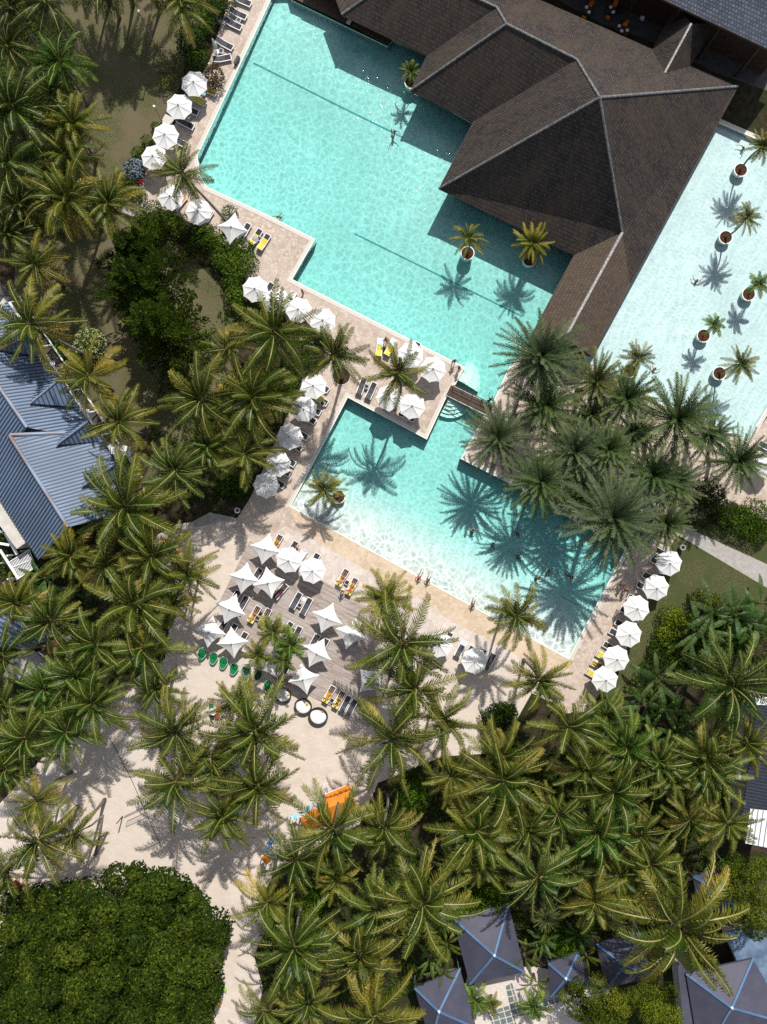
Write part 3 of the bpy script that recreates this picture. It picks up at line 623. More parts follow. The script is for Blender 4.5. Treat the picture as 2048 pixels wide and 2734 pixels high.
PALMS = [
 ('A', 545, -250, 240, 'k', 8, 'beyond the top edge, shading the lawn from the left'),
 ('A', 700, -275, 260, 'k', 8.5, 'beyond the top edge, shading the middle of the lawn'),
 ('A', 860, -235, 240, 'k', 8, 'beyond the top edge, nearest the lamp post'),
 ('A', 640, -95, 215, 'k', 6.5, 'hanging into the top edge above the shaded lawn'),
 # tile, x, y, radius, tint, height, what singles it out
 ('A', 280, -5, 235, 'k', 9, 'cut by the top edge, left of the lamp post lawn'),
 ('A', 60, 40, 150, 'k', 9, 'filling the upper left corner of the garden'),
 ('A', 1150, 15, 215, 'o', 6, 'at the top edge beside the poolside loungers'),
 ('A', 380, 400, 195, 'v', 8, 'left of the long lawn shadow, below the corner palms'),
 ('A', 60, 290, 180, 'k', 8, 'on the left edge under the corner palm'),
 ('A', 80, 690, 285, 'd', 9, 'on the left edge, level with the second parasol'),
 ('A', 330, 590, 170, 'd', 7, 'in the dark grove left of the dry lawn'),
 ('A', 460, 790, 215, 'y', 8, 'bordering the dry lawn, level with the third parasol'),
 ('A', 60, 1040, 230, 'd', 9, 'on the left edge, level with the corner of the upper pool'),
 ('A', 420, 990, 205, 'o', 7.5, 'just below the yellowish palm that borders the dry lawn'),
 ('A', 430, 1265, 265, 'y', 9, 'with drooping golden fronds, left of the plumbago bush'),
 ('A', 690, 1290, 215, 'o', 8, 'beside the grey path end below the plumbago bush'),
 ('A', 130, 1290, 180, 'k', 8, 'in deep shade on the left edge above the villa'),
 ('A', 60, 1480, 170, 'k', 8, 'at the left edge, up from the villa roof corner'),
 ('A', 1150, 1095, 180, 'o', 8, 'reaching over the rounded corner of the upper pool'),
 ('D', 225, 55, 180, 'y', 8, 'standing just above the villa roof end'),
 ('D', 195, 440, 255, 'y', 9, 'leaning over the villa roof with its trunk bared'),
 ('D', 560, 770, 235, 'Y', 9, 'over the topmost dormer, by the cream flowering bush'),
 ('D', 755, 1060, 225, 'y', 9, 'by the middle dormer and the white gutter'),
 ('D', 795, 1590, 310, 'o', 10.5, 'covering the lower end of the villa ridge'),
 ('D', 1110, 1370, 225, 'd', 9, 'between the lowest dormer and the poolside bed'),
 ('D', 1275, 915, 265, 'o', 10, 'just below the big conifer'),
 ('D', 1600, 905, 275, 'o', 10, 'right of the palm below the conifer, over the planting bed'),
 ('D', 1320, 1205, 190, 'o', 8.5, 'in the middle of the bed left of the lower pool'),
 ('D', 1545, 1265, 210, 'o', 8.5, 'next to the lowest octagonal parasols of the left pool row'),
 ('D', 1455, 590, 150, 'y', 7, 'right of the conifer on the reddish soil'),
 ('E', 120, 490, 285, 'o', 10, 'with a bright green heart, over four white parasols'),
 ('E', 500, 640, 205, 'o', 11, 'with a long trunk rising from a round tree pit'),
 ('E', 905, 755, 195, 'o', 10, 'amid the parasols on the paving between the two pools'),
 ('E', 150, 880, 150, 'o', 7, 'over the bed left of the tree pit'),
 ('G', 450, 290, 185, 'y', 8, 'at the lower gable of the villa by the balustrade'),
 ('G', 675, 345, 185, 'o', 9, 'between the villa gable and the red-soil gap'),
 ('G', 960, 290, 235, 'o', 10, 'left of the pink sand clearing, upper one'),
 ('G', 1185, 395, 195, 'y', 9, 'reaching furthest onto the pink sand clearing'),
 ('G', 860, 600, 300, 'o', 10.5, 'wide crowned, left of the leaf chairs in the upper grove'),
 ('G', 1100, 590, 165, 'y', 8.5, 'small crowned, left of the leftmost square parasol'),
 ('G', 905, 875, 270, 'm', 10, 'wide crowned, directly left of the green leaf chairs'),
 ('G', 110, 590, 205, 'y', 8, 'over the white pergola on the left edge'),
 ('G', 320, 700, 220, 'g', 8.5, 'near the flat blue roof patch on the left edge'),
 ('G', 610, 850, 225, 'g', 9, 'in the grove centre, right of the leaning bare trunk'),
 ('G', 20, 925, 200, 'd', 9, 'with a pale trunk lying across the grey roof, left edge'),
 ('G', 480, 1050, 200, 'd', 9, 'below the grove centre over shaded soil'),
 ('G', 285, 1130, 185, 'v', 8, 'bright hearted, left of the shaded sand'),
 ('G', 30, 1230, 180, 'd', 8, 'at the left edge over the grey slabs'),
 ('G', 590, 1225, 230, 'g', 9.5, 'whose fronds overhang the shaded sand court'),
 ('G', 165, 1440, 235, 'g', 9, 'in the lower left grove above the volleyball court'),
 ('G', 420, 1410, 215, 'g', 9, 'casting its shadow on the volleyball court'),
 ('G', 990, 1130, 185, 'g', 8.5, 'below the leaf chair grove, beside the stools'),
 ('G', 1105, 1400, 275, 'o', 10.5, 'in the centre clump, left of the red stools'),
 ('G', 1490, 1220, 150, 'y', 9, 'at the top of the centre clump by the round daybeds'),
 ('G', 1615, 1400, 300, 'o', 11, 'with broad fronds, in the centre clump below the round daybeds'),
 ('G', 1330, 1560, 200, 'o', 9.5, 'in the heart of the centre clump'),
 ('J', 240, 505, 275, 'o', 10, 'left of the leaning forked trunk on the sand'),
 ('J', 465, 460, 185, 'o', 9, 'whose fronds touch the leaning forked trunk'),
 ('J', 235, 240, 190, 'Y', 9, 'above the forked trunk on the left'),
 ('J', 40, 40, 190, 'g', 9, 'on the left edge beside the volleyball court'),
 ('J', 40, 700, 150, 'o', 8, 'small, on the left edge above the broad tree'),
 ('J', 1110, 130, 275, 'o', 10.5, 'beside the volleyball net'),
 ('J', 1420, 330, 225, 'o', 10, 'at the bottom of the centre clump'),
 ('J', 1630, 150, 265, 'o', 10.5, 'right in the centre clump by the orange roof'),
 ('J', 1350, 60, 170, 'g', 9, 'between the net palm and the right side of the centre clump'),
 ('H', 830, 570, 180, 'Y', 9, 'at the corner of the timber deck nearest the beach edge'),
 ('H', 935, 850, 300, 'o', 11, 'large, at the right side of the timber deck'),
 ('H', 1010, 1140, 270, 'o', 10.5, 'below the large palm by the timber deck'),
 ('H', 870, 1440, 325, 'o', 11, 'huge, right of the open sand below the deck'),
 ('H', 1195, 1330, 240, 'o', 10, 'right of the huge palm below the deck'),
 ('I', 75, 680, 195, 'y', 9.5, 'overhanging the beach edge of the lower pool'),
 ('I', 220, 1075, 210, 'y', 9, 'below the lower corner of the lower pool'),
 ('I', 405, 1375, 240, 'o', 9.5, 'below the lowest right hand parasol'),
 ('I', -20, 1560, 220, 'o', 9.5, 'above the orange roof grove, near the dark round bush'),
 ('I', 1420, 1110, 300, 'd', 10, 'huge and dark, by the corrugated roof on the right edge'),
 ('I', 1530, 1475, 185, 'y', 8.5, 'over the dark corrugated roof on the right edge'),
 ('I', 760, 1500, 240, 'b', 8.5, 'with feathery fronds, below the banana plants'),
 ('I', 1260, 1560, 230, 'o', 9, 'left of the dark corrugated roof'),
 ('I', 970, 1590, 190, 'g', 8.5, 'right of the feathery palm below the bananas'),
 ('I', 500, 1640, 190, 'o', 9, 'left of the feathery palm below the bananas'),
 ('I', 640, 1290, 150, 'g', 7, 'small, at the foot of the lawn right of the lower pool'),
 ('K', 500, 425, 290, 'g', 10, 'in front of the orange roofs'),
 ('K', 260, 615, 215, 'd', 9.5, 'below the light blue awning'),
 ('K', 815, 410, 215, 'o', 9.5, 'right of the orange roof'),
 ('K', 1570, 115, 295, 'o', 10.5, 'broad, in the middle of the right hand grove'),
 ('K', 1240, 90, 180, 'y', 8.5, 'left of the broad palm in the right hand grove'),
 ('K', 1400, 435, 275, 'o', 10, 'below the broad palm in the right hand grove'),
 ('K', 1060, 890, 320, 'o', 11, 'huge, left of the uppermost grey tent'),
 ('K', 770, 920, 240, 'g', 10, 'left of the huge palm near the grey tents'),
 ('K', 255, 1165, 300, 'g', 10.5, 'spreading, right of the sand strip at the bottom'),
 ('K', 660, 1215, 240, 'o', 10, 'right of the spreading palm at the bottom'),
 ('K', 760, 1600, 320, 'y', 11, 'huge, at the bottom edge left of the grey tents'),
 ('K', 80, 880, 215, 'Y', 9, 'at the edge of the sand strip, opposite the broad tree'),
 ('K', 515, 740, 145, 'y', 7.5, 'small, below the palm in front of the orange roofs'),
 ('K', 60, 1570, 190, 'o', 9, 'in the bottom edge beside the sand strip'),
 ('K', 340, 1520, 190, 'o', 9, 'on the bottom edge between two bigger palms'),
 ('K', 1440, 640, 180, 'o', 8.5, 'above the uppermost grey tent'),
 ('K', 1280, 640, 150, 'g', 8, 'over dense shrubs left of the upper tent'),
 ('L', 690, 190, 240, 'm', 9.5, 'glossy, upper one of the bright pair in the right grove'),
 ('L', 590, 430, 245, 'b', 9, 'glossy, lower one of the bright pair in the right grove'),
 ('L', 210, 730, 250, 'd', 10, 'dark crowned, above the upper tent on its right'),
 ('L', 575, 880, 205, 'y', 9, 'over the shaded tents in the middle'),
 ('L', 920, 640, 215, 'o', 9.5, 'above the huge golden palm by the blue tents'),
 ('L', 1040, 90, 170, 'o', 8.5, 'between the bright pair and the white roof'),
 ('L', 1290, 60, 220, 'g', 9, 'beside the corrugated roof, lower right'),
 ('L', 1170, 370, 185, 'o', 9, 'left of the palm nearest the white roof'),
 ('L', 1410, 385, 200, 'y', 9, 'nearest the white roof on the right edge'),
 ('L', 1100, 1030, 400, 'y', 12, 'the largest of all, over the blue tents at lower right'),
 ('L', 330, 330, 190, 'g', 8.5, 'left of the bright pair in the right grove'),
 ('L', 150, 430, 185, 'o', 9, 'between the broad palm and the dark crowned palm'),
 ('L', 840, 460, 190, 'o', 8.5, 'right of the bright pair in the right grove'),
 ('L', 720, 720, 180, 'o', 8.5, 'just below the bright pair in the right grove'),
 ('L', 430, 690, 170, 'd', 8, 'right of the dark crowned palm, half hidden'),
]
for tl, x, y, r, tn, h, hint in PALMS:
    size = 'big' if r >= 250 else ('small' if r < 165 else '')
    if any(k in hint for k in ('huge', 'small', 'large', 'broad,', 'wide')): size = ''
    lab = ' '.join(f"{size} {TWORD[tn]} coconut palm {hint}".split())
    ln = None
    if (tl, x) == ('D', 195): ln = (4.2, -2.2, 0)
    if (tl, x) == ('E', 500): ln = (0.3, -0.4, 0)
    if (tl, x) == ('A', 1150) and y > 500: ln = (4.0, -3.2, 0)
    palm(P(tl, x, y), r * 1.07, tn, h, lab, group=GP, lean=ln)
DATES = [
 ('F', 220, 650, 300, 's', 8.5, 'big grey green date palm at the end of the long covered walk roof'),
 ('F', 255, 950, 235, 'm', 6.5, 'olive date palm directly below the big grey one on the island'),
 ('F', 570, 800, 185, 'y', 6, 'yellow green date palm beside the covered walk eave and right pool'),
 ('F', 545, 1010, 145, 'm', 5, 'small yellow green date palm in the middle of the island'),
 ('F', 765, 910, 190, 'm', 6, 'date palm on the island shore below the leftmost potted palm of the right pool'),
 ('F', 1080, 1040, 300, 'g', 8.5, 'big date palm whose crown overhangs the right pool shore'),
 ('F', 430, 1240, 205, 's', 6.5, 'grey green date palm in the centre of the island'),
 ('F', 650, 1235, 190, 'm', 6.5, 'bright date palm in the island, right of the centre grey one'),
 ('F', 225, 1430, 225, 'g', 7, 'round date palm overhanging the upper edge of the lower pool'),
 ('F', 490, 1490, 200, 'd', 6, 'shaded date palm behind the huge grey one by the lower pool'),
 ('F', 930, 1390, 210, 'g', 7, 'green date palm right of the huge grey one by the lower pool'),
 ('F', 1070, 1450, 175, 'm', 6, 'yellow tipped date palm at the right end of the island'),
 ('F', 1290, 1150, 170, 'd', 5.5, 'dark date palm behind the one by the right hand parasol'),
 ('F', 1470, 1300, 215, 'g', 6.5, 'date palm beside the cut off parasol on the right edge'),
 ('F', -50, 1160, 205, 's', 7, 'date palm at the tip of the island near the footbridge'),
 ('F', 820, 1130, 145, 'd', 5, 'small dark date palm in the shade of the shore palm'),
 ('I', 680, 60, 330, 's', 9.5, 'huge grey date palm leaning its fronds over the lower pool corner'),
 ('I', 1010, 90, 165, 'm', 6, 'date palm at the end of the grey path'),
]
for tl, x, y, r, tn, h, lab in DATES:
    palm(P(tl, x, y), r * (1.0 if r > 250 else 1.1), tn, h, lab, 'date', 'date palms on the island')
for x, y, r, tn, lab in [(120, 770, 115, 'm', 'small bushy palm over the timber deck, uppermost of the cluster'), (225, 850, 115, 'b', 'small bushy palm over the timber deck, rightmost of the cluster'),
                         (25, 915, 110, 'm', 'small bushy palm over the timber deck, leftmost of the cluster'), (185, 940, 95, 'd', 'small dark bushy palm over the timber deck, lowest of the cluster')]:
    palm(P('H', x, y), r, tn, 5.5, lab, 'royal', 'bushy palms on the timber deck')
# potted palms standing in the pools
def pot(p, r, label, zb):
    b = W(p, 0.25); t = thing('planter', label, 'planter', (b.x, b.y, zb), group='round planters in the pools')
    H_ = 0.35 - zb; mb = MB()
    mb.lathe([(0.0, 0.0), (r * 0.82, 0.0), (r, H_ - 0.06), (r, H_), (r - 0.10, H_), (r - 0.10, H_ - 0.12)], 28); mb.build('tub', 'pot', t, smooth=False)
    mb = MB(); mb.disc(r - 0.09, H_ - 0.10, 28); mb.build('soil', 'mulch', t)
    return b
POTS = [
 ('B', 1345, 1600, 'B', 1350, 1505, 120, 'Y', 3.6, 'left of the golden pair before the shingled eave', -1.3),
 ('C', 155, 1643, 'C', 172, 1535, 130, 'Y', 4.0, 'right of the golden pair before the shingled eave', -1.3),
 ('C', 1490, 1075, 'C', 1625, 925, 115, 'y', 5.2, 'uppermost in the right pool', -.6), ('C', 1395, 1500, 'C', 1528, 1378, 108, 'y', 5.0, 'second from the top in the right pool', -.6),
 ('F', 1540, 250, 'F', 1600, 190, 80, 'v', 3.0, 'deep green, near the right edge of the right pool', -.6), ('F', 1255, 512, 'F', 1318, 448, 74, 'v', 3.2, 'deep green, in the middle of the right pool', -.6),
 ('F', 1355, 750, 'F', 1490, 690, 125, 'y', 4.6, 'lowest right in the right pool', -.6), ('F', 788, 735, 'F', 838, 650, 108, 'y', 4.2, 'lowest left in the right pool by the island', -.6),
 ('E', 530, 1530, 'E', 440, 1488, 138, 'Y', 4.2, 'in the shallow corner of the lower pool', -.9), ('B', 990, 520, 'B', 985, 458, 72, 'd', 2.4, 'dark green, at the roof corner in the upper pool', -1.2)]
for t1, x1, y1, t2, x2, y2, r, tn, h, hint, zb in POTS:
    b = pot(P(t1, x1, y1), 0.78, 'white planter of the potted palm ' + hint, zb)
    top = W(P(t2, x2, y2), h)
    palm(P(t2, x2, y2), r, tn, h, f'potted {TWORD[tn]} palm {hint}'.replace('green palm deep green,', 'green palm').replace('dark green palm dark green,', 'dark green palm'), 'royal' if r < 90 else 'coconut', 'palms in round planters', lean=(b.x - top.x, b.y - top.y, 0), zb=0.22)

# ---------------------------------------------------------------- leafy plants
def leaf_cloud(mb, blobs, size, rg, dens=1.0, up=0.6, inner=0.25):
    for (cx, cy, cz, rx, ry, rz) in blobs:
        n = int(1.5 * dens * (rx * ry * 6 + (rx + ry) * rz * 4) / (size * size))
        base = rg.uniform(-.12, .12)
        for _ in range(n):
            while True:
                d = Vector((rg.gauss(0, 1), rg.gauss(0, 1), rg.gauss(0, 1)))
                if d.length > 1e-3: break
            d.normalize()
            if d.z < -0.35: d.z = -d.z
            k = 1 - inner * rg.random() ** 2 + rg.uniform(-.05, .10)
            bump = 1 + 0.10 * math.sin(5 * d.x + cx * 3) * math.sin(6 * d.y + cy * 2) + 0.06 * math.sin(11 * d.x + 9 * d.z)
            c = Vector((cx + d.x * rx * k * bump, cy + d.y * ry * k * bump, cz + d.z * rz * k * bump))
            nrm = (d * 0.7 + Vector((0, 0, up)) + Vector((rg.gauss(0, .5), rg.gauss(0, .5), rg.gauss(0, .4)))).normalized()
            x = nrm.cross(Vector((rg.uniform(-1, 1), rg.uniform(-1, 1), rg.uniform(-1, 1))))
            if x.length < 1e-3: continue
            x.normalize(); y = nrm.cross(x); l = size * rg.uniform(.55, 1.4); w_ = l * 0.55
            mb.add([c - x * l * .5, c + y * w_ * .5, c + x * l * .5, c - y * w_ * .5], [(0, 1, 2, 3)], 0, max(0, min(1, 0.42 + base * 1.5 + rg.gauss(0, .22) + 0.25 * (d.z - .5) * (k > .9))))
def bush(name, label, cat, blobs, size, tint=(1, 1, 1), mat='leaf_bush', group=None, seed=1, dens=1.0, stems=True, extra=None):
    rg = random.Random(seed); c0 = blobs[0]
    t = thing(name, label, cat, (c0[0], c0[1], 0), group=group)
    mb = MB(); leaf_cloud(mb, [(b[0] - c0[0], b[1] - c0[1]) + tuple(b[2:]) for b in blobs], size, rg, dens)
    f = mb.build('foliage', mat, t, tint=True); f.color = (*tint, 1)
    if extra: extra(t, blobs, rg)
    if stems:
        mb = MB()
        for b in blobs:
            for k in range(3):
                mb.tube([(b[0] - c0[0] + rg.uniform(-.15, .15), b[1] - c0[1] + rg.uniform(-.15, .15), 0), (b[0] - c0[0] + rg.uniform(-.4, .4) * b[3], b[1] - c0[1] + rg.uniform(-.4, .4) * b[4], b[2] + b[5] * .4)], [0.05, 0.02], 5)
        mb.build('stem', 'bark', t)
    return t
def bl(t, x, y, r, h, ry=None):      # a blob centred on a picture point, r in metres
    q = W(P(t, x, y), h * .7); return (q.x, q.y, h * 0.5, r, ry or r, h * 0.5)
def blossoms(col, n, sz):
    def f(t, blobs, rg):
        mb = MB(); b = blobs[0]
        for _ in range(n):
            d = Vector((rg.gauss(0, 1), rg.gauss(0, 1), abs(rg.gauss(0, 1)) + .2)).normalized()
            c = Vector((d.x * b[3] * 1.05, d.y * b[4] * 1.05, b[2] + d.z * b[5] * 1.06)); s_ = sz * rg.uniform(.6, 1.2)
            mb.add([c + Vector((s_ * math.cos(a), s_ * math.sin(a), 0.02 * math.sin(3 * a))) for a in (0, 1.256, 2.513, 3.77, 5.026)], [(0, 1, 2, 3, 4)], 0, rg.random())
        o = mb.build('blossom', 'petal', t, tint=True); o['kind'] = 'stuff'; o.color = (*col, 1)
    return f
bush('round_bush', 'round dark purple leaved bush on the paving above the first parasol', 'bush', [bl('A', 1355, 475, 1.05, 1.9, 1.3)], 0.15, (1.1, .45, .9), seed=2, dens=1.3)
bush('flowering_bush', 'bush with pale blue flowers on the edge of the dry lawn', 'bush', [bl('A', 845, 1068, 1.15, 1.8, 1.2)], 0.16, (.8, .9, .8), seed=3, extra=blossoms((1, 1, 1), 300, .075))
bush('hedge', 'leafy green hedge behind the poolside loungers at the top', 'hedge', [bl('A', 1200, 250, 1.7, 2.6), bl('A', 1270, 120, 1.4, 2.4), bl('A', 1330, 40, 1.5, 2.6), bl('A', 1240, 360, 1.3, 2.2), bl('A', 1390, -20, 1.6, 2.5)], 0.2, (.8, 1.0, .9), seed=4)
bush('sparse_bush', 'sparse greyish bush with bare twigs beside the lamp post', 'bush', [bl('A', 1080, 400, 1.8, 2.0, 1.5), bl('A', 1070, 510, 1.3, 1.5)], 0.16, (1.6, 1.15, 1.9), seed=5, dens=.55)
bush('hedge', 'low shrubs lining the dry lawn between the third and fourth parasols', 'hedge', [bl('A', 930, 890, .8, 1.2), bl('A', 870, 965, .8, 1.2), bl('A', 985, 800, .6, 1.0)], 0.16, (.9, 1.0, .9), seed=6)
bush('hedge', 'shrubs with glossy leaves below the blue flowering bush', 'hedge', [bl('A', 800, 1170, 1.1, 1.5), bl('A', 870, 1240, 1.0, 1.5), bl('A', 760, 1110, .7, 1.2)], 0.17, (1.2, 1.1, 1.0), seed=7)
bush('broad_bush', 'large bright green bush left of the sixth parasol', 'bush', [bl('A', 1000, 1375, 2.0, 2.6), bl('A', 900, 1410, 1.4, 2.2), bl('A', 1090, 1440, 1.5, 2.2), bl('A', 960, 1480, 1.5, 2.0)], 0.2, (1.15, 1.15, .9), seed=8)
bush('broad_bush', 'silvery green bush above the tall conifer', 'bush', [bl('A', 830, 1520, 1.6, 2.2), bl('A', 900, 1590, 1.3, 2.0)], 0.17, (.95, 1.1, 1.6), seed=9)
bush('hedge', 'long bright green hedge beside the square parasol of the upper pool', 'hedge', [bl('b', 480, 640, 1.2, 2.0), bl('b', 620, 720, 1.3, 2.0), bl('b', 740, 850, 1.6, 2.2), bl('b', 960, 880, 1.4, 2.1), bl('b', 1010, 1030, 1.5, 2.2), bl('b', 830, 1040, 1.6, 2.2), bl('b', 700, 1000, 1.2, 1.8), bl('b', 900, 1150, 1.4, 2.0)], 0.2, (1.1, 1.2, .85), seed=10)
bush('hedge', 'lower end of the green hedge left of the octagonal parasol row', 'hedge', [bl('b', 840, 1310, 1.2, 1.8), bl('b', 870, 1470, 1.2, 1.8), bl('b', 930, 1590, .9, 1.5)], 0.2, (1.0, 1.15, .85), seed=11)
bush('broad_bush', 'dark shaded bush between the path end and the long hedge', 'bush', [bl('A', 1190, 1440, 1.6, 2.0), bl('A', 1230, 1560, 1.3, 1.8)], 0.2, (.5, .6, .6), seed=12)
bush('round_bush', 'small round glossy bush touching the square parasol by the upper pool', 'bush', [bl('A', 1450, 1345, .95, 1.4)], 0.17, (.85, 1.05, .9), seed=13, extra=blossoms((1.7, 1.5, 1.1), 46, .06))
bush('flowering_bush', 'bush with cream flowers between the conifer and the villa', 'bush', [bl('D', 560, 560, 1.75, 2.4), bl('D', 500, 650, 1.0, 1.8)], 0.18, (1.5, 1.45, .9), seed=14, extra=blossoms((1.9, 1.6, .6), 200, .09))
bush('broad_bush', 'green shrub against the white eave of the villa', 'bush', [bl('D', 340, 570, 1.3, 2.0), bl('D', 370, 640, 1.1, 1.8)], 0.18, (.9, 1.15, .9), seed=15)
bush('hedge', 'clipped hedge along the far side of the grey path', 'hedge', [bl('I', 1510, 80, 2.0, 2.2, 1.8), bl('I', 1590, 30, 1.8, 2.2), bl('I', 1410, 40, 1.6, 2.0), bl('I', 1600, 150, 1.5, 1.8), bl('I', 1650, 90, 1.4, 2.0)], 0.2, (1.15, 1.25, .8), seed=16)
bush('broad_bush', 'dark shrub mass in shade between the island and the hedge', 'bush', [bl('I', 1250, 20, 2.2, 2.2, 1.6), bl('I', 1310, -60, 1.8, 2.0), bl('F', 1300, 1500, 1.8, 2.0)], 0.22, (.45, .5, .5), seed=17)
bush('variegated_bush', 'yellow speckled shrub behind the banana leaves by the lawn', 'bush', [bl('I', 1265, 575, 1.6, 2.0, 1.2), bl('I', 1350, 610, 1.2, 1.8)], 0.19, (2.0, 1.5, .7), seed=18)
bush('variegated_bush', 'yellow speckled shrub on the lawn edge left of the bananas', 'bush', [bl('I', 1065, 690, 1.5, 2.0), bl('I', 1010, 780, 1.0, 1.6)], 0.19, (1.8, 1.5, .7), seed=19)
bush('broad_bush', 'dark undergrowth beneath the banana plants', 'bush', [bl('I', 1150, 800, 2.6, 1.8), bl('I', 1050, 900, 2.4, 1.6), bl('I', 1300, 900, 2.6, 1.8), bl('I', 1450, 760, 2.6, 1.8)], 0.25, (.7, .8, .6), seed=20, dens=1.3)
bush('round_bush', 'dark round bush on the sand below the beach edge', 'bush', [bl('H', 1550, 1340, 1.9, 2.6), bl('H', 1590, 1300, 1.3, 2.2), bl('H', 1520, 1390, 1.3, 2.0)], 0.2, (.7, .85, .6), seed=21, dens=1.8)
bush('broad_bush', 'bright green shrub right of the orange roof', 'bush', [bl('K', 1010, 250, 1.6, 2.2), bl('K', 1020, 180, 1.1, 1.8)], 0.19, (.9, 1.25, .9), seed=22)
bush('broad_bush', 'sunlit shrub between palms near the sand strip', 'bush', [bl('K', 335, 920, 1.5, 2.0), bl('K', 400, 890, 1.2, 1.8)], 0.19, (1.1, 1.3, .8), seed=23)
bush('hedge', 'bright shrubs along the upper edge of the first grey tent', 'hedge', [bl('K', 1290, 940, 1.4, 3.4), bl('K', 1410, 860, 1.8, 3.8), bl('K', 1540, 910, 1.4, 3.6), bl('K', 1500, 790, 1.6, 3.4)], 0.2, (1.3, 1.45, .7), seed=24)
bush('broad_bush', 'lime green shrub between the first and second tents', 'bush', [bl('L', 370, 1150, 1.8, 3.6, 2.0), bl('L', 300, 1060, 1.5, 3.4), bl('L', 470, 1080, 1.3, 3.4)], 0.2, (1.3, 1.4, .7), seed=25)
bush('broad_bush', 'dark undergrowth in the bed above the tree pit', 'bush', [bl('E', 300, 560, 1.6, 1.2), bl('E', 120, 660, 2.2, 1.4), bl('E', 330, 690, 1.4, 1.2)], 0.2, (.75, .85, .8), seed=26, extra=blossoms((1.2, .5, .8), 60, .05))
bush('broad_bush', 'bright low shrub in the bed left of the poolside parasols', 'bush', [bl('E', 190, 810, 1.3, 1.4), bl('E', 230, 890, 1.0, 1.2), bl('E', 110, 860, 1.1, 1.4)], 0.19, (.9, 1.3, .7), seed=27)
bush('broad_bush', 'green shrubs in the lower corner of the bed beside the bin', 'bush', [bl('D', 1500, 1470, 1.5, 1.6), bl('D', 1420, 1440, 1.2, 1.5), bl('D', 1020, 1500, 1.6, 1.6)], 0.2, (.9, 1.2, .8), seed=28)
bush('broad_bush', 'leafy shrub at the left edge beside the villa gable', 'bush', [bl('G', 15, 110, 1.6, 2.6)], 0.2, (1.2, 1.3, .7), seed=29)
bush('broad_bush', 'bright fern like shrub on the left edge of the lower grove', 'bush', [bl('G', 20, 1470, 1.6, 1.8), bl('G', 40, 1570, 1.3, 1.6)], 0.2, (1.3, 1.6, .6), seed=30)

# broad tree at the lower left
def limb_tree(name, label, base, limbs, r0, blobs, size, tint, seed, dens, mat='leaf_bush'):
    rg = random.Random(seed); t = thing(name, label, 'tree', base)
    mb = MB(); mb.tube([(0, 0, 0), (0.1, 0.05, limbs[0][2] * .35), (0, 0.1, limbs[0][2] * .5)], [r0 * 1.3, r0, r0 * .8], 10)
    for l in limbs: mb.tube([(0, 0.1, limbs[0][2] * .45), (l[0] * .5, l[1] * .5, l[2] * .75), (l[0], l[1], l[2])], [r0 * .6, r0 * .35, .05], 6)
    mb.build('trunk', 'bark', t, smooth=True)
    mb = MB(); leaf_cloud(mb, blobs, size, rg, dens)
    o = mb.build('crown', mat, t, tint=True); o.color = (*tint, 1)
rg = random.Random(77); blobs = []; c = W(P('J', 620, 1330), 6.0)
edge = [(40, 1090), (180, 930), (340, 900), (480, 850), (560, 900), (720, 790), (830, 760), (900, 820), (1020, 800), (1090, 860), (1190, 920), (1260, 1010), (1340, 1090), (1370, 1180), (1330, 1290), (1290, 1400), (1280, 1520), (1250, 1640),
        (200, 1100), (420, 1000), (640, 960), (850, 930), (1010, 960), (1160, 1080), (1220, 1220), (1150, 1340), (1100, 1500), (1060, 1650), (60, 1300), (260, 1260), (460, 1180), (680, 1130), (880, 1130), (1020, 1240),
        (940, 1400), (880, 1560), (720, 1320), (520, 1380), (330, 1440), (120, 1500), (640, 1500), (440, 1600), (240, 1640), (680, 1680), (860, 1700), (40, 1680), (-60, 1400), (-60, 1620)]
for x, y in edge:
    e = W(P('J', x, y), 7.5); d = math.hypot(x - 640, y - 1400) / 760
    blobs.append(((e.x - c.x) * .96, (e.y - c.y) * .97, 8.3 - 3.6 * d ** 2 + rg.uniform(-1.1, .8), rg.uniform(1.1, 2.1), rg.uniform(1.1, 2.1), rg.uniform(1.1, 2.0)))
for gx in range(-60, 1300, 130):
    for gy in range(960, 1760, 120):
        x, y = gx + rg.uniform(-40, 40), gy + rg.uniform(-40, 40)
        if x > 1180 and y < 1080: continue
        e = W(P('J', x, y), 6.0); d = math.hypot(x - 640, y - 1400) / 760; blobs.append(((e.x - c.x) * .96, (e.y - c.y) * .97, 6.6 - 3.0 * d ** 2, 1.7, 1.7, 1.3))
for x, y in [(720, 745), (850, 720), (1000, 735), (1090, 760), (1150, 800), (1220, 870), (480, 820), (1380, 1040), (1400, 1110), (610, 860)]:
    e = W(P('J', x, y), 6.5); blobs.append((e.x - c.x, e.y - c.y, 6.2, rg.uniform(.45, .75), rg.uniform(.45, .75), .7))
limb_tree('broad_tree', 'broad dense dark green tree filling the lower left corner by the sand strip', (c.x, c.y, 0), [(b[0] * .85, b[1] * .85, b[2]) for b in blobs[:40:3]], 0.6, blobs, 0.33, (.74, .74, .6), 78, 2.3)
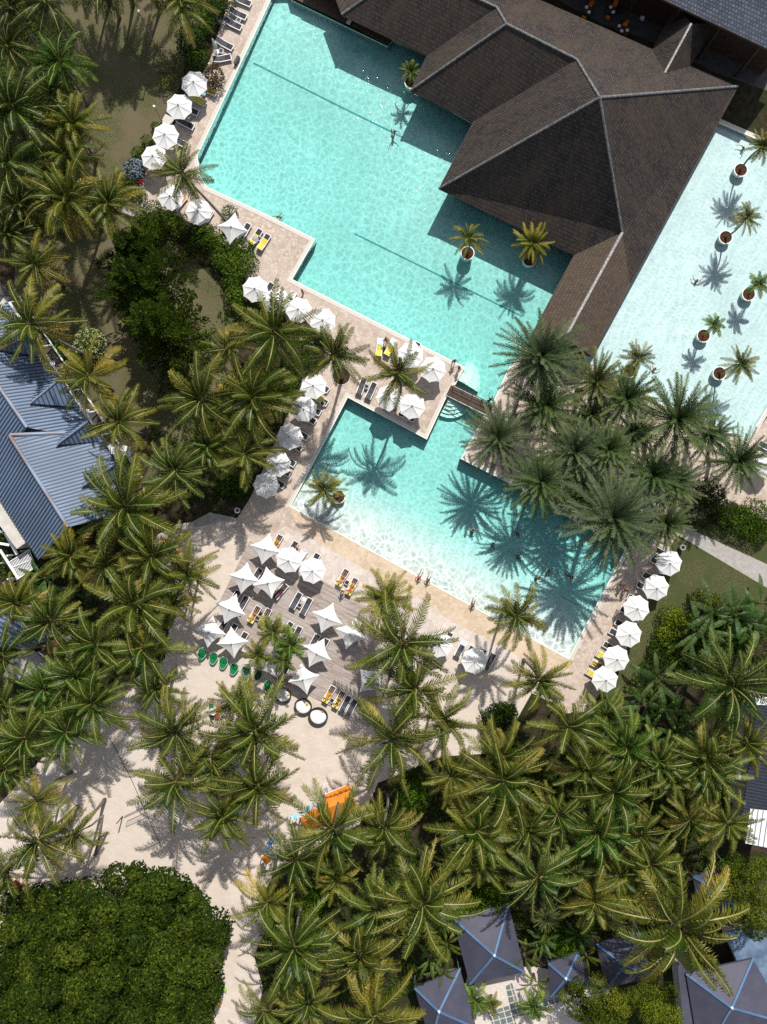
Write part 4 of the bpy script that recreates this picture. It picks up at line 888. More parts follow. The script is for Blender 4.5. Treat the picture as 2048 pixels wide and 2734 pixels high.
# trees at the right edge and bottom
def pt_blobs(pts, hh, c):
    out = []
    for t_, x, y, r, h in pts:
        e = W(P(t_, x, y), h); h2 = h + math.sin(x * 3.1 + y) * 1.1; out.append((e.x - c.x, e.y - c.y, h2 - r * .6, r * .72, r * .66, r * .8)); out.append((e.x - c.x + r * math.cos(x) * .8, e.y - c.y + r * math.sin(x) * .8, h2 - r * 1.2, r * .5, r * .5, r * .5))
    return out
for nm, lab, cpt, pts, tint, sd in [
    ('feathery_tree', 'tall feathery olive tree on the right edge below the white roof', ('L', 1560, 960), [('L', 1450, 720, 1.6, 7), ('L', 1540, 700, 1.5, 7), ('L', 1440, 850, 1.9, 8), ('L', 1560, 830, 2.2, 8.5), ('L', 1640, 700, 1.8, 7), ('L', 1470, 960, 1.7, 7.5), ('L', 1600, 980, 2.0, 8.5), ('L', 1640, 1110, 1.8, 8), ('L', 1420, 1020, .9, 6.5), ('L', 1650, 850, 2, 8)], (1.35, 1.15, .9), 81),
    ('feathery_tree', 'feathery olive tree at the bottom edge left of the long ridge tent', ('L', 610, 1590), [('L', 470, 1470, 1.4, 6), ('L', 560, 1500, 1.7, 7), ('L', 690, 1500, 1.8, 7), ('L', 620, 1600, 2.2, 7.5), ('L', 480, 1620, 1.6, 6.5), ('L', 760, 1600, 1.7, 7), ('L', 560, 1690, 2, 7), ('L', 720, 1700, 1.8, 7)], (1.7, 1.35, .8), 82),
    ('feathery_tree', 'feathery tree at the bottom edge against the tent roof', ('L', 980, 1520), [('L', 880, 1420, 1.2, 6), ('L', 960, 1450, 1.7, 7), ('L', 1060, 1480, 1.3, 6.5), ('L', 920, 1560, 1.9, 7.5), ('L', 1040, 1590, 1.8, 7), ('L', 980, 1680, 1.8, 7)], (1.5, 1.3, .8), 83)]:
    q = P(*cpt); c = W(q, 0); bs = pt_blobs(pts, 7, c)
    limb_tree(nm, lab, (c.x, c.y, 0), [(b[0] * .9, b[1] * .9, b[2]) for b in bs], .2, bs, 0.17, tint, sd, 1.1)
# conifers: tiers of drooping branches with upturned tufts
def conifer(base, h, rad, label, seed, tint):
    rg = random.Random(seed); t = thing('conifer', label, 'tree', base)
    mb = MB(); mb.tube([(0, 0, 0), (0, 0, h * .5), (0, 0, h)], [.32, .2, .03], 8); mb.build('trunk', 'bark', t, smooth=True)
    mb = MB(); z = h * .16; k = 0
    while z < h * .98:
        f = 1 - (z / h); r = rad * min(1, (.12 + f * 1.15)) * rg.uniform(.72, 1.08); nb = 6 if f > .15 else 4
        for i in range(nb):
            a = 2 * math.pi * i / nb + k * .7 + rg.uniform(-.3, .3); L = r * rg.uniform(.5, 1.28); dz = .12 * L
            n = int(20 + L * 34)
            for j in range(n):
                s_ = (j + rg.random()) / n; q = Vector((math.cos(a) * L * s_, math.sin(a) * L * s_, z - .25 * L * s_ + dz * s_ * s_))
                wd = .15 * L * (1.15 - s_) * (.25 + s_) * 2.0
                sd = rg.uniform(-1, 1); q += Vector((-math.sin(a), math.cos(a), 0)) * sd * wd + Vector((0, 0, .08 * rg.random()))
                dr = (Vector((math.cos(a + sd * .8), math.sin(a + sd * .8), rg.uniform(.15, .75)))).normalized()
                sdv = dr.cross(Vector((rg.uniform(-1, 1), rg.uniform(-1, 1), 1))).normalized(); l = rg.uniform(.25, .48)
                mb.add([q, q + dr * l * .5 + sdv * .10, q + dr * l, q + dr * l * .5 - sdv * .10], [(0, 1, 2, 3)], 0, max(0, min(1, .38 + .35 * (s_ - .4) + rg.gauss(0, .14))))
            mb.tube([(0, 0, z), (math.cos(a) * L * .9, math.sin(a) * L * .9, z - .2 * L)], [.05, .01], 4, 1, cap=False)
        z += h * .05 + .35; k += 1
    o = mb.build('crown', ['leaf_bush', 'bark'], t, tint=True); o.color = (*tint, 1)
conifer(W(P('D', 1130, 560)), 15.5, 5.2, 'tall dark conifer in the middle of the left garden, nearest the villa', 91, (.62, .62, .36))
conifer(W(P('D', 1010, 290)), 14, 5.4, 'dark conifer behind the tall one, below the hedge', 92, (.52, .54, .34))
conifer(W(P('D', 930, 60)), 9.5, 4.2, 'dark conifer nearest the silvery bush, uppermost of the conifers', 93, (.52, .54, .35))
# banana plants: big torn paddle leaves
def paddle(mb, o, az, e0, droop, L, wd, rg, tint):
    seg = 9; p = Vector(o); prev = None
    for i in range(seg + 1):
        s_ = i / seg; e = e0 - droop * s_ ** 1.4; d = Vector((math.cos(e) * math.cos(az), math.cos(e) * math.sin(az), math.sin(e)))
        hs = Vector((-math.sin(az), math.cos(az), 0)); up = hs.cross(d) * -1
        wv = wd * (0.08 if s_ < .18 else math.sin(math.pi * min(1, (s_ - .15) / .87)) ** .6)
        cur = (p.copy(), hs, wv, up)
        if prev:
            for sd in (-1, 1):
                for q in range(2):          # two torn strips per segment
                    t0, t1 = q * .5 + .02, q * .5 + .44 + rg.random() * .06
                    a0 = prev[0].lerp(cur[0], t0); a1 = prev[0].lerp(cur[0], t1); dr = rg.uniform(.12, .38); tip = rg.uniform(.85, 1.05)
                    o0 = a0 + hs * sd * (prev[2] * (1 - t0) + wv * t0) * tip + Vector((0, 0, -dr * wv)) + d * .06
                    o1 = a1 + hs * sd * (prev[2] * (1 - t1) + wv * t1) * tip + Vector((0, 0, -dr * wv)) + d * .06
                    mb.add([a0, a1, o1, o0], [(0, 1, 2, 3)], 0, max(0, min(1, tint + rg.uniform(-.15, .15))))
        prev = cur; p = p + d * (L / seg)
def banana(p, h, R, n, label, seed, tint=(1, 1, 1), az0=None, wd=.28, cat='plant', name='banana_plant', e=(66, 8)):
    rg = random.Random(seed); b = W(p, h * .6); t = thing(name, label, cat, (b.x, b.y, 0), group='big leaved plants of the garden')
    mb = MB(); nst = max(1, n // 7); offs = [(rg.uniform(-.9, .9) * (nst > 1), rg.uniform(-.9, .9) * (nst > 1)) for _ in range(nst)]
    for i in range(n):
        u = i / max(1, n - 1); az = i * 2.39996 + rg.uniform(-.4, .4); ox, oy = offs[i % nst]
        paddle(mb, (ox, oy, h * rg.uniform(.75, 1)), az, R_(e[0] + (e[1] - e[0]) * u), R_(45 + 30 * rg.random()), R * rg.uniform(.95, 1.35), wd * R * rg.uniform(.30, .44), rg, .35 + .4 * rg.random())
    o = mb.build('leaves', 'leaf_banana', t, tint=True); o.color = (*tint, 1)
    mb = MB()
    for ox, oy in offs: mb.tube([(ox, oy, 0), (ox, oy, h * .6), (ox, oy, h)], [.16, .13, .07], 7)
    mb.build('stem', 'bark', t, smooth=True)
for tl, x, y, h, R, n, lab, tn in [
    ('I', 1290, 640, 3.2, 3.4, 9, 'banana plant with torn leaves reaching toward the lawn parasols', (.9, 1.05, 1.1)), ('I', 1220, 760, 3.0, 3.2, 9, 'banana plant below the torn leaved one by the lawn', (.85, 1, 1)),
    ('I', 1430, 660, 3.4, 3.0, 10, 'banana clump in the middle of the bed by the grey path lawn', (.7, 1, .9)), ('I', 1560, 700, 3.2, 3.2, 9, 'banana clump near the right edge of the bed', (.8, 1.1, .8)),
    ('I', 1600, 590, 2.6, 2.6, 8, 'feathered plant at the right edge of the lawn bed', (.6, .9, .8)), ('I', 940, 1060, 3.0, 3.0, 10, 'upright banana plant by the shaded lawn strip', (.9, 1, 1)),
    ('I', 870, 1230, 2.8, 2.6, 10, 'banana plant at the foot of the lawn strip', (.95, 1.15, 1)), ('I', 990, 1260, 3.0, 2.6, 10, 'banana plant with broad glossy leaves above the feathery palm', (1.05, 1.3, 1)),
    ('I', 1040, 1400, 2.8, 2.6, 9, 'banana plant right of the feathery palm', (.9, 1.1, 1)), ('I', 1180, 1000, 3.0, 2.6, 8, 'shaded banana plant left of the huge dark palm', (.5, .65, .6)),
    ('G', 300, 430, 2.6, 2.6, 8, 'broad leaved plant beside the white balustrade', (.8, 1.1, .9)), ('G', 470, 520, 2.4, 2.0, 7, 'broad leaved plant below the villa gable', (.9, 1.1, 1.2)),
    ('K', 1110, 1210, 2.8, 1.9, 12, 'broad leaved plant left of the upper tent', (1.1, 1.15, .7)), ('K', 1210, 1130, 3.0, 1.9, 12, 'curly leaved plant touching the left corner of the upper tent', (1.4, 1.2, .6)),
    ('K', 1180, 1290, 2.8, 1.7, 10, 'curly leaved plant between the two left tents', (1.1, 1.2, .8)), ('L', 150, 1180, 3.0, 1.9, 14, 'curly leaved plant at the right corner of the upper tent', (1.3, 1.15, .6)),
    ('L', 230, 1090, 3.0, 1.7, 12, 'curly leaved plant over the small tent', (.9, 1.1, .9)), ('L', 500, 1190, 3.0, 1.6, 12, 'curly leaved plant right of the small tent', (1.3, 1.1, .6)),
    ('L', 440, 1060, 3.2, 1.7, 10, 'broad leaved plant above the small tent', (.8, 1.1, .9)), ('L', 190, 1370, 1.6, 1.4, 10, 'yellow green plant beside the courtyard wall', (1.9, 1.6, .6)),
    ('L', 1300, 640, 2.0, 1.4, 7, 'bright banana shoot in the dark gap by the right edge', (.9, 1.6, .9)), ('I', 620, 1200, 2.2, 1.8, 9, 'leafy plant on the lawn tip above the palms', (.8, 1.2, .8))]:
    banana(P(tl, x, y), h, R, n, lab, int(x * 7 + y), tn)
for tl, x, y, r, tn, h, lab in [('K', 1390, 1490, 105, 'b', 1.8, 'left small palm planted in the slate courtyard'), ('L', 180, 1530, 105, 'b', 1.8, 'right small palm planted in the slate courtyard'), ('K', 1490, 1520, 75, 'o', 1.5, 'smallest palm beside the slate courtyard path')]:
    palm(P(tl, x, y), r, tn, h, lab, 'royal', 'small palms of the slate courtyard')
palm(P('L', 265, 980), 95, 'y', 4.6, 'small spiky fan palm in the bed right of the upper tent', 'date')
# ---------------------------------------------------------------- buildings
def roof_mesh(name, faces, mats, parent, thick=0.14):
    """faces: (points, material index, first edge = eave direction)"""
    vs, fs, mi, uvs = [], [], [], []
    for pts, m in faces:
        nrm = Vector((0, 0, 0))
        for i in range(len(pts)): nrm += (pts[i] - pts[0]).cross(pts[(i + 1) % len(pts)] - pts[0])
        if nrm.z < 0: nrm = -nrm
        nrm.normalize(); u = Vector((-nrm.y, nrm.x, 0)).normalized(); v = nrm.cross(u)
        if v.z < 0: v = -v
        tri = geometry.tessellate_polygon([pts]) if len(pts) > 3 else [(0, 1, 2)]
        for t in tri:
            q = [pts[i] for i in t]; n2 = (q[1] - q[0]).cross(q[2] - q[0])
            if n2.length < 1e-6: continue
            if n2.z < 0: q = q[::-1]
            b = len(vs); vs += [x[:] for x in q]; fs.append((b, b + 1, b + 2)); mi.append(m); uvs += [(x.dot(u), x.dot(v)) for x in q]
    n = len(vs)
    low = [(x, y, z - thick) for x, y, z in vs]      # underside
    allf = fs + [tuple(i + n for i in f[::-1]) for f in fs]
    me = bpy.data.meshes.new(name); me.from_pydata(vs + low, [], allf)
    for m in mats: me.materials.append(M[m])
    me.polygons.foreach_set('material_index', mi + mi)
    ul = me.uv_layers.new(name='UVMap')
    for p in me.polygons:
        for li in p.loop_indices: ul.data[li].uv = uvs[me.loops[li].vertex_index % n]
    return link(name, me, parent)
def plane3(a, b, c): n = (b - a).cross(c - a).normalized(); return a, n
def ray(p, pl):      # where the sight line through a picture point meets a roof plane
    a = W(p, 0); cam = Vector((0, 0, HC)); d = a - cam
    return cam + d * ((pl[0] - cam).dot(pl[1]) / d.dot(pl[1]))
def fascia(mb, a, b, h=0.24, w=0.06, mi=0): mb.bar(a - Vector((0, 0, h * .5 + .02)), b - Vector((0, 0, h * .5 + .02)), w, h, mi)
def CT(x, y): return P('C', x, y)
pav = thing('pool_pavilion', 'large dark wood shingled pavilion with joined hipped roofs standing in the pools', 'building', W(CT(100, 700)))
po = Vector(pav.location)
def rel(p): return p - po
EZ = 3.2
apex = W(CT(600, 615), 14.0); NEc = W(CT(1475, 545), EZ)
NP = plane3(W(CT(200, 0), EZ), W(CT(1475, 545), EZ), apex)
c455, c10, b153, b97 = ray(CT(455, 375), NP), ray(CT(10, 150), NP), ray(CT(-51, 45), NP), ray(CT(-606, -204), NP)
c455.z = max(c455.z, 7); 
e3, e2a, e2b, e1a, e1b = W(CT(-416, 1190), EZ), W(CT(-196, 765), EZ), W(CT(-596, 570), EZ), W(CT(-491, 350), EZ), W(CT(-1031, 90), EZ)
e1c = W(CT(-1110, -120), EZ); nw = W(CT(-700, -400), EZ); J = W(CT(742, 1470), 5.5); vb = W(CT(440, 1610), EZ); V = W(CT(792, 1800), EZ)
ww, we, wr = W(CT(150, 2150), EZ), W(CT(550, 2250), EZ), W(CT(380, 2140), 5.4)
roof_mesh('roof', [([rel(x) for x in f], m) for f, m in [
    ([nw, NEc, apex, c455, c10, b153, b97], 0), ([NEc, V, J, apex], 0), ([vb, e3, apex, J], 0), ([e3, e2a, c455, apex], 0), ([e2a, e2b, c10, c455], 0),
    ([e2b, e1a, b153, c10], 0), ([e1a, e1b, b97, b153], 0), ([e1b, e1c, nw, b97], 0)]], ['shingle'], pav)
roof_mesh('walkway_roof', [([rel(x) for x in f], 0) for f in [[V, we, wr, J], [vb, J, wr, ww], [ww, wr, we]]], ['shingle_brown'], pav, 0.12)
g0 = ray(CT(1010, 462), NP); g1 = W(CT(1178, 150), g0.z)
gl, gr = W(CT(925, 322), EZ + .02), W(CT(1160, 445), EZ + .02); glo = gl + (g1 - g0); gro = gr + (g1 - g0); glo.z = gro.z = EZ
roof_mesh('porch_roof', [([rel(x) for x in f], 0) for f in [[gl, g0, g1, glo], [gr, gro, g1, g0]]], ['shingle'], pav, 0.12)
def cap(name, a, b, w_, m, parent, org):
    mb = MB(); mb.tube([a - org, b - org], w_, 8); return mb.build(name, m, parent)
for a, b in [(apex, NEc), (apex, c455), (c455, c10), (c10, b153), (b153, b97), (apex, J), (apex, e3), (c10, e2b), (b97, e1b)]: cap('ridge_cap', a, b, 0.13, 'cap', pav, po)
cap('ridge_cap', g0, g1, 0.12, 'cap_white', pav, po); cap('ridge_cap', J, wr, 0.16, 'cap_white', pav, po)
mb = MB()
for a, b in [(NEc, V), (V, we), (we, ww), (ww, vb), (vb, e3), (e3, e2a), (e2a, e2b), (e2b, e1a), (e1a, e1b), (e1b, e1c), (nw, NEc)]: fascia(mb, rel(a), rel(b))
mb.build('fascia', 'dark_wood', pav)
mb = MB(); mb.prism([tuple((Vector(p) - po.to_2d())) for p in px((1049, 106), (1169, 160), (1124, 250), (1264, 327), (1303, 350), (1218, 519), (1545, 676), (1600, 560), (1850, 330), (1700, 190), (1400, 40), (1200, -50), (900, -50))], -1.9, 3.0)
mb.build('wall', 'dark_wood', pav)
for k in range(9):
    for pa, pb in (((1418, 920), (1556, 690)), ((1562, 950), (1680, 690))):
        q = W2(pa).lerp(W2(pb), k / 8.0)
        mb = MB(); mb.box((q.x - po.x, q.y - po.y, 1.2), (.22, .22, 4.0)); mb.build('post', 'dark_wood', pav)
mb = MB(); mb.prism([tuple(Vector(p) - po.to_2d()) for p in px((1422, 918), (1545, 700), (1690, 690), (1556, 958))], -1.9, 0.05); mb.build('walkway_floor', 'terrace', pav)
# shaded terrace of the pavilion with its low wall
ter = thing('terrace_platform', 'dark timber terrace under the pavilion roof corner at the top edge of the pool', 'terrace', W((900, 60)))
to = Vector(ter.location).to_2d()
mb = MB(); mb.prism([tuple(Vector(p) - to) for p in px((779, -3), (928, 65), (937, 48), (946, 53), (940, 68), (1036, 123), (1047, 106), (930, -60), (770, -60))], -1.9, 0.30); mb.build('floor', 'dark_wood', ter)
mb = MB(); mb.prism([tuple(Vector(p) - to) for p in px((925, 66), (938, 48), (945, 52), (934, 71))], 0.31, 0.50); mb.build('step', 'coping', ter)
mb = MB(); mb.prism([tuple(Vector(p) - to) for p in px((820, -30), (905, 10), (918, 20), (920, -30))], 0.31, 2.6); mb.build('cabin', 'red_wood', ter)
# grey shingled hall in the upper right corner
hall = thing('restaurant_hall', 'grey shingled hall roof cutting the upper right corner of the photo', 'building', W(CT(1500, 50)))
ho = Vector(hall.location); a, b = W(CT(-200, -571), 6.8), W(CT(1760, 354), 6.8); d = Vector(((b - a).y, -(b - a).x, 0)).normalized() * -9; up = Vector((0, 0, 5.5))
roof_mesh('roof', [([x - ho for x in (a, b, b + d + up, a + d + up)], 0)], ['shingle_grey'], hall, 0.2)
mb = MB(); mb.prism([tuple((x - ho).to_2d()) for x in (a + d * .2, b + d * .2, b + d, a + d)], 0, 6.6); mb.build('wall', 'dark_wood', hall)
mb = MB(); fascia(mb, a - ho, b - ho, .3); mb.build('fascia', 'dark_wood', hall)
for k in range(7):
    q = a.lerp(b, .15 + k * .13) + d * .04; mb = MB(); mb.box((q.x - ho.x, q.y - ho.y, 3.2), (.25, .25, 6.4)); mb.build('post', 'dark_wood', hall)

# villa with the blue metal roof
vil = thing('villa', 'villa with blue ribbed metal roof and dormers on the left edge', 'building', W(P('D', 150, 1250)))
vo = Vector(vil.location)
def DT(x, y, z): return W(P('D', x, y), z)
def metal(name, poly, along, parent, org, mats=('zinc', 'zinc_rib'), sp=0.5, rib=0.05, rw=0.10):
    """flat panel with raised ribs running in the direction 'along' inside a convex polygon"""
    poly = [Vector(p) for p in poly]; n = (poly[1] - poly[0]).cross(poly[2] - poly[0]).normalized()
    if n.z < 0: n = -n
    al = (along - n * along.dot(n)).normalized(); ac = n.cross(al); mb = MB()
    f = [p - org for p in poly]; k = len(f); nn = (f[1] - f[0]).cross(f[2] - f[0])
    if nn.z < 0: f = f[::-1]
    mb.add([p + n * 0 for p in f] + [p - n * .1 for p in f], [tuple(range(k)), tuple(range(2 * k - 1, k - 1, -1))] + [(i, i + k, (i + 1) % k + k, (i + 1) % k) for i in range(k)], 0)
    o = poly[0]; cs = [(p - o).dot(ac) for p in poly]; t = min(cs) + sp * .5
    while t < max(cs):
        hits = []
        for i in range(k):
            p, q = poly[i], poly[(i + 1) % k]; ta, tb = (p - o).dot(ac), (q - o).dot(ac)
            if (ta - t) * (tb - t) < 0: hits.append(p.lerp(q, (t - ta) / (tb - ta)))
        if len(hits) == 2 and (hits[0] - hits[1]).length > .2:
            c = [h - org + n * rib * .5 for h in hits]; mb.bar(c[0], c[1], rw, rib, 1, n)
        t += sp
    return mb.build(name, list(mats), parent)
zr, ze = 7.6, 4.2
# upper block: ridge from (0,850) to (170,1090); lower block: ridge from (60,1140) to (430,1760)
ra, rb = DT(-160, 610, zr), DT(172, 1092, zr); rc, rd = DT(60, 1140, zr + .5), DT(432, 1722, zr + .5)
ea, eb = DT(40, 290, ze), DT(640, 1175, ze); ec, ed = DT(600, 1115, ze), DT(872, 1560, ze)
edge_dir = (eb - ea)
slope = Vector((.93, .37, 0))
PR1 = plane3(ra, rb, DT(640, 1175, ze)); PR2 = plane3(rc, rd, DT(620, 1120, ze + .5)); PL1 = plane3(ra, rb, DT(-60, 1330, ze)); PL2 = plane3(rc, rd, W(P('G', 240, 318), ze + .3))
metal('roof', [ra, rb, ray(P('D', 640, 1175), PR1), ray(P('D', 40, 290), PR1)], slope, vil, vo, sp=.37, rw=.12)
metal('roof', [rc, rd, ray(P('D', 880, 1600), PR2), ray(P('D', 620, 1120), PR2)], slope, vil, vo, sp=.37, rw=.12)
metal('roof', [ra, rb, ray(P('D', -60, 1330), PL1), ray(P('D', -420, 900), PL1)], Vector((-.75, -.66, 0)), vil, vo, sp=.37, rw=.12)
metal('roof', [rc, rd, ray(P('G', 240, 318), PL2), ray(P('D', -200, 1230), PL2)], Vector((-.75, -.66, 0)), vil, vo, sp=.37, rw=.12)
for a, b in ((ra, rb), (rc, rd), (rc, DT(600, 1118, ze + .5))): cap('ridge_cap', a + Vector((0, 0, .05)), b + Vector((0, 0, .05)), .2, 'zinc_rust', vil, vo)
# dormers: a small gable each
def dormer(tip, left, front, right, zt, zl):
    a, l, f_, r = DT(*tip, zt), DT(*left, zl), DT(*front, zt), DT(*right, zl)
    o = link('dormer', None, vil)
    mb = MB()
    q = [a - vo, l - vo, f_ - vo]; mb.quadpoly(q if (q[1] - q[0]).cross(q[2] - q[0]).z > 0 else q[::-1]); 
    mb.quadpoly([q[1] , r - vo, q[2]], 2)
    q2 = [a - vo, f_ - vo, r - vo]; mb.quadpoly(q2 if (q2[1] - q2[0]).cross(q2[2] - q2[0]).z > 0 else q2[::-1])
    n = 9
    for i in range(1, n):
        t = i / n; s_ = a.lerp(f_, t) - vo; e = a.lerp(r, t) - vo; up = (f_ - a).cross(r - a).normalized()
        if up.z < 0: up = -up
        mb.bar(s_ + up * .03, e + up * .03, .08, .05, 1, up)
        e2 = a.lerp(l, t) - vo; up2 = (f_ - a).cross(l - a).normalized(); up2 = up2 if up2.z > 0 else -up2
        if (s_ - e2).length > .1: mb.bar(s_ + up2 * .03, e2 + up2 * .03, .08, .05, 1, up2)
    mb.tube([a - vo, f_ - vo + Vector((0, 0, .02))], .09, 6, 3)
    m_ = mb.mesh('dormer', ['zinc', 'zinc_rib', 'plaster', 'zinc_rust']); o.data = None
    bpy.data.objects.remove(o); link('dormer', m_, vil)
dormer((190, 940), (250, 800), (395, 770), (470, 960), 6.9, 5.0)
dormer((355, 1203), (430, 1070), (560, 1050), (625, 1180), 7.0, 5.0)
dormer((515, 1468), (590, 1340), (725, 1325), (790, 1440), 7.0, 5.0)
dormer((-10, 600), (40, 480), (215, 500), (250, 640), 6.6, 4.9)
mb = MB(); mb.bar(DT(60, 300, 3.9) - vo, DT(830, 1420, 3.9) - vo, .22, .25); mb.bar(DT(120, 260, 2.9) - vo, DT(850, 1340, 2.9) - vo, .14, .14)
for k in range(9):
    t = k / 8; a = DT(60, 300, 3.9).lerp(DT(830, 1420, 3.9), t); mb.bar(a - vo, Vector((a.x + .9, a.y + .35, 2.9)) - vo, .12, .12)
mb.build('gutter', 'white_paint', vil)
for (x0, y0), (x1, y1) in [((150, 560), (235, 700)), ((235, 690), (345, 705)), ((690, 1225), (830, 1245)), ((500, 1000), (560, 1010))]:
    mb = MB(); mb.bar(DT(x0, y0, 4.3) - vo, DT(x1, y1, 3.6) - vo, 1.1, .08); mb.build('awning', 'white_paint', vil)
mb = MB(); mb.prism([tuple((W(P('D', x, y)) - vo).to_2d()) for x, y in [(120, 330), (780, 1420), (700, 1560), (430, 1690), (200, 1850), (-160, 1350), (-300, 900)]], 0, 3.9); mb.build('wall', 'plaster', vil)
mb = MB(); mb.prism([tuple((W(P('D', x, y)) - vo).to_2d()) for x, y in [(40, 190), (180, 330), (870, 1330), (820, 1430), (120, 400), (0, 260)]], 2.4, 2.5); mb.build('balcony', 'terrace', vil)
# pergola, balustrade and flat roofs at the left edge
per = thing('pergola', 'white timber pergola by the villa gable on the left edge', 'pergola', W(P('G', 60, 320))); q0 = Vector(per.location)
for a, b in [((0, 255), (118, 440)), ((25, 140), (110, 285)), ((0, 215), (60, 225)), ((-10, 130), (30, 150))]:
    mb = MB(); mb.bar(W(P('G', *a), 2.6) - q0, W(P('G', *b), 2.6) - q0, .26, .16); mb.build('beam', 'white_paint', per)
for x, y in [(8, 262), (110, 430), (108, 285), (30, 150)]:
    p = W(P('G', x, y), 0) - q0; mb = MB(); mb.box((p.x, p.y, 1.25), (.16, .16, 2.5)); mb.build('post', 'white_paint', per)
bal = thing('balustrade', 'white slatted balustrade deck between pergola and villa gable', 'railing', W(P('G', 140, 350))); q0 = Vector(bal.location)
mb = MB()
for k in range(16):
    t = k / 15; a = W(P('G', 60 + 125 * t, 330 - 75 * t), 2.3); b = W(P('G', 110 + 115 * t, 440 - 80 * t), 2.3); mb.bar(a - q0, b - q0, .07, .05)
mb.build('slat', 'white_paint', bal)
for a, b in [((55, 335), (190, 252)), ((70, 370), (180, 325)), ((105, 445), (228, 362))]:
    mb = MB(); mb.bar(W(P('G', *a), 2.38) - q0, W(P('G', *b), 2.38) - q0, .09, .09); mb.build('rail', 'white_paint', bal)
for x, y in [(62, 332), (185, 258), (110, 438), (222, 365)]:
    p = W(P('G', x, y), 0) - q0; mb = MB(); mb.box((p.x, p.y, 1.12), (.1, .1, 2.25)); mb.build('post', 'white_paint', bal)
def flat_building(name, label, pts, z, mat, ribs=None, cat='building', sp=.4, wallmat='plaster', thin=False, tilt=0.0):
    c = W(pts[0], 0); t = thing(name, label, cat, c); P3 = [W(p, z) for p in pts]
    if tilt:
        for i in (0, 1): P3[i].z += tilt
    if ribs: metal('roof', P3, (P3[ribs[1]] - P3[ribs[0]]), t, c, mat, sp, .05, .10)
    else:
        mb = MB(); mb.prism([tuple((p - c).to_2d()) for p in P3], z - .12, z); mb.build('roof', mat, t)
    mb = MB(); q = [tuple((p - c).to_2d()) for p in P3]; mb.prism(offset(q, -.3), 0, z - .14); mb.build('wall', wallmat, t); return t
flat_building('shed', 'low blue metal roof half hidden under palms on the left edge', [P('G', -60, 640), P('G', 130, 600), P('G', 310, 830), P('G', 120, 880), P('G', -60, 860)], 3.0, ('zinc', 'zinc_rib'), (0, 2), sp=.5)
flat_building('shed', 'flat grey roof with a white ridge under palms on the left edge', [P('G', 60, 950), P('G', 210, 890), P('G', 330, 1010), P('G', 150, 1080), P('G', 20, 1060)], 3.0, 'concrete')
flat_building('shed', 'small red brown flat roof beside the leaning bare trunk', [P('G', 255, 870), P('G', 400, 790), P('G', 420, 850), P('G', 300, 930)], 2.6, 'red_wood')
flat_building('corrugated_building', 'dark blue corrugated roof on the right edge between palms', [P('I', 1600, 1200), P('I', 1900, 1260), P('I', 1860, 2010), P('I', 1500, 1940)], 5.0, ('dark_sheet', 'black'), (0, 1), sp=.35)
flat_building('white_roof_building', 'white ribbed metal roof on the right edge', [P('L', 1552, 298), P('L', 1760, 320), P('L', 1745, 560), P('L', 1520, 515)], 5.2, ('white_sheet', 'steel'), (0, 3), sp=.55)
flat_building('white_awning', 'small white awning beside the dark corrugated roof', [P('L', 1475, 0), P('L', 1500, 5), P('L', 1488, 112), P('L', 1460, 106)], 4.4, 'white_sheet')
flat_building('white_awning', 'white awning by the upper end of the dark corrugated roof', [P('I', 1585, 1190), P('I', 1700, 1185), P('I', 1700, 1240), P('I', 1590, 1235)], 5.2, 'white_sheet')

# grey tents with blue seams
def tent(corners, apex_, z, za, label, name='tent'):
    cs = [W(p, z) for p in corners]; ap = W(apex_, za); c = Vector((ap.x, ap.y, 0)); t = thing(name, label, 'tent', c, group='grey canopy tents')
    mb = MB()
    for i in range(4):
        a, b = cs[i] - c, cs[(i + 1) % 4] - c; q = [a, b, ap - c]
        mb.quadpoly(q if (q[1] - q[0]).cross(q[2] - q[0]).z > 0 else q[::-1])
        mb.quadpoly([a, a - Vector((0, 0, .3)), b - Vector((0, 0, .3)), b])
    mb.build('canopy', 'tent', t)
    for q in cs:
        mb = MB(); mb.bar(q - c + Vector((0, 0, .03)), ap - c + Vector((0, 0, .03)), .24, .05); mb.build('seam', 'tent_blue', t)
        mb = MB(); d = (q - c); mb.tube([(d.x * .96, d.y * .96, 0), (d.x * .96, d.y * .96, z)], .05, 6); mb.build('post', 'steel', t)
    mb = MB(); mb.lathe([(.16, -.05), (.14, .08), (.06, .2), (.02, .42)], 10, ap - c); mb.build('finial', 'white_paint', t)
tent([(1208, 2450), (1254, 2628), (1402, 2596), (1358, 2412)], (1320, 2551), 3.0, 5.2, 'uppermost grey tent with blue seams beside the slate courtyard')
tent([(1107, 2638), (1150, 2790), (1272, 2745), (1228, 2586)], (1172, 2701), 3.0, 5.2, 'grey tent cut by the bottom edge left of the slate courtyard')
tent([(1464, 2572), (1470, 2662), (1580, 2632), (1545, 2540)], (1511, 2613), 3.0, 4.8, 'small grey tent right of the slate courtyard')
tent([(1592, 2520), (1618, 2640), (1740, 2608), (1712, 2490)], (1669, 2577), 3.0, 4.9, 'grey tent in deep shade under the largest palm')
tent([(1832, 2600), (1870, 2830), (2110, 2735), (2010, 2560)], (1954, 2691), 3.2, 5.6, 'large grey tent with blue seams in the lower right corner')
tent([(1850, 2340), (1868, 2440), (1960, 2420), (1945, 2310)], (1900, 2368), 3.0, 4.6, 'grey tent half hidden by the feathery tree on the right edge')
flat_building('long_tent_roof', 'long grey roof beside the large corner tent with a dark slot', [P('L', 1090, 1260), P('L', 1215, 1395), P('L', 1310, 1700), P('L', 1130, 1720)], 2.9, 'tent')
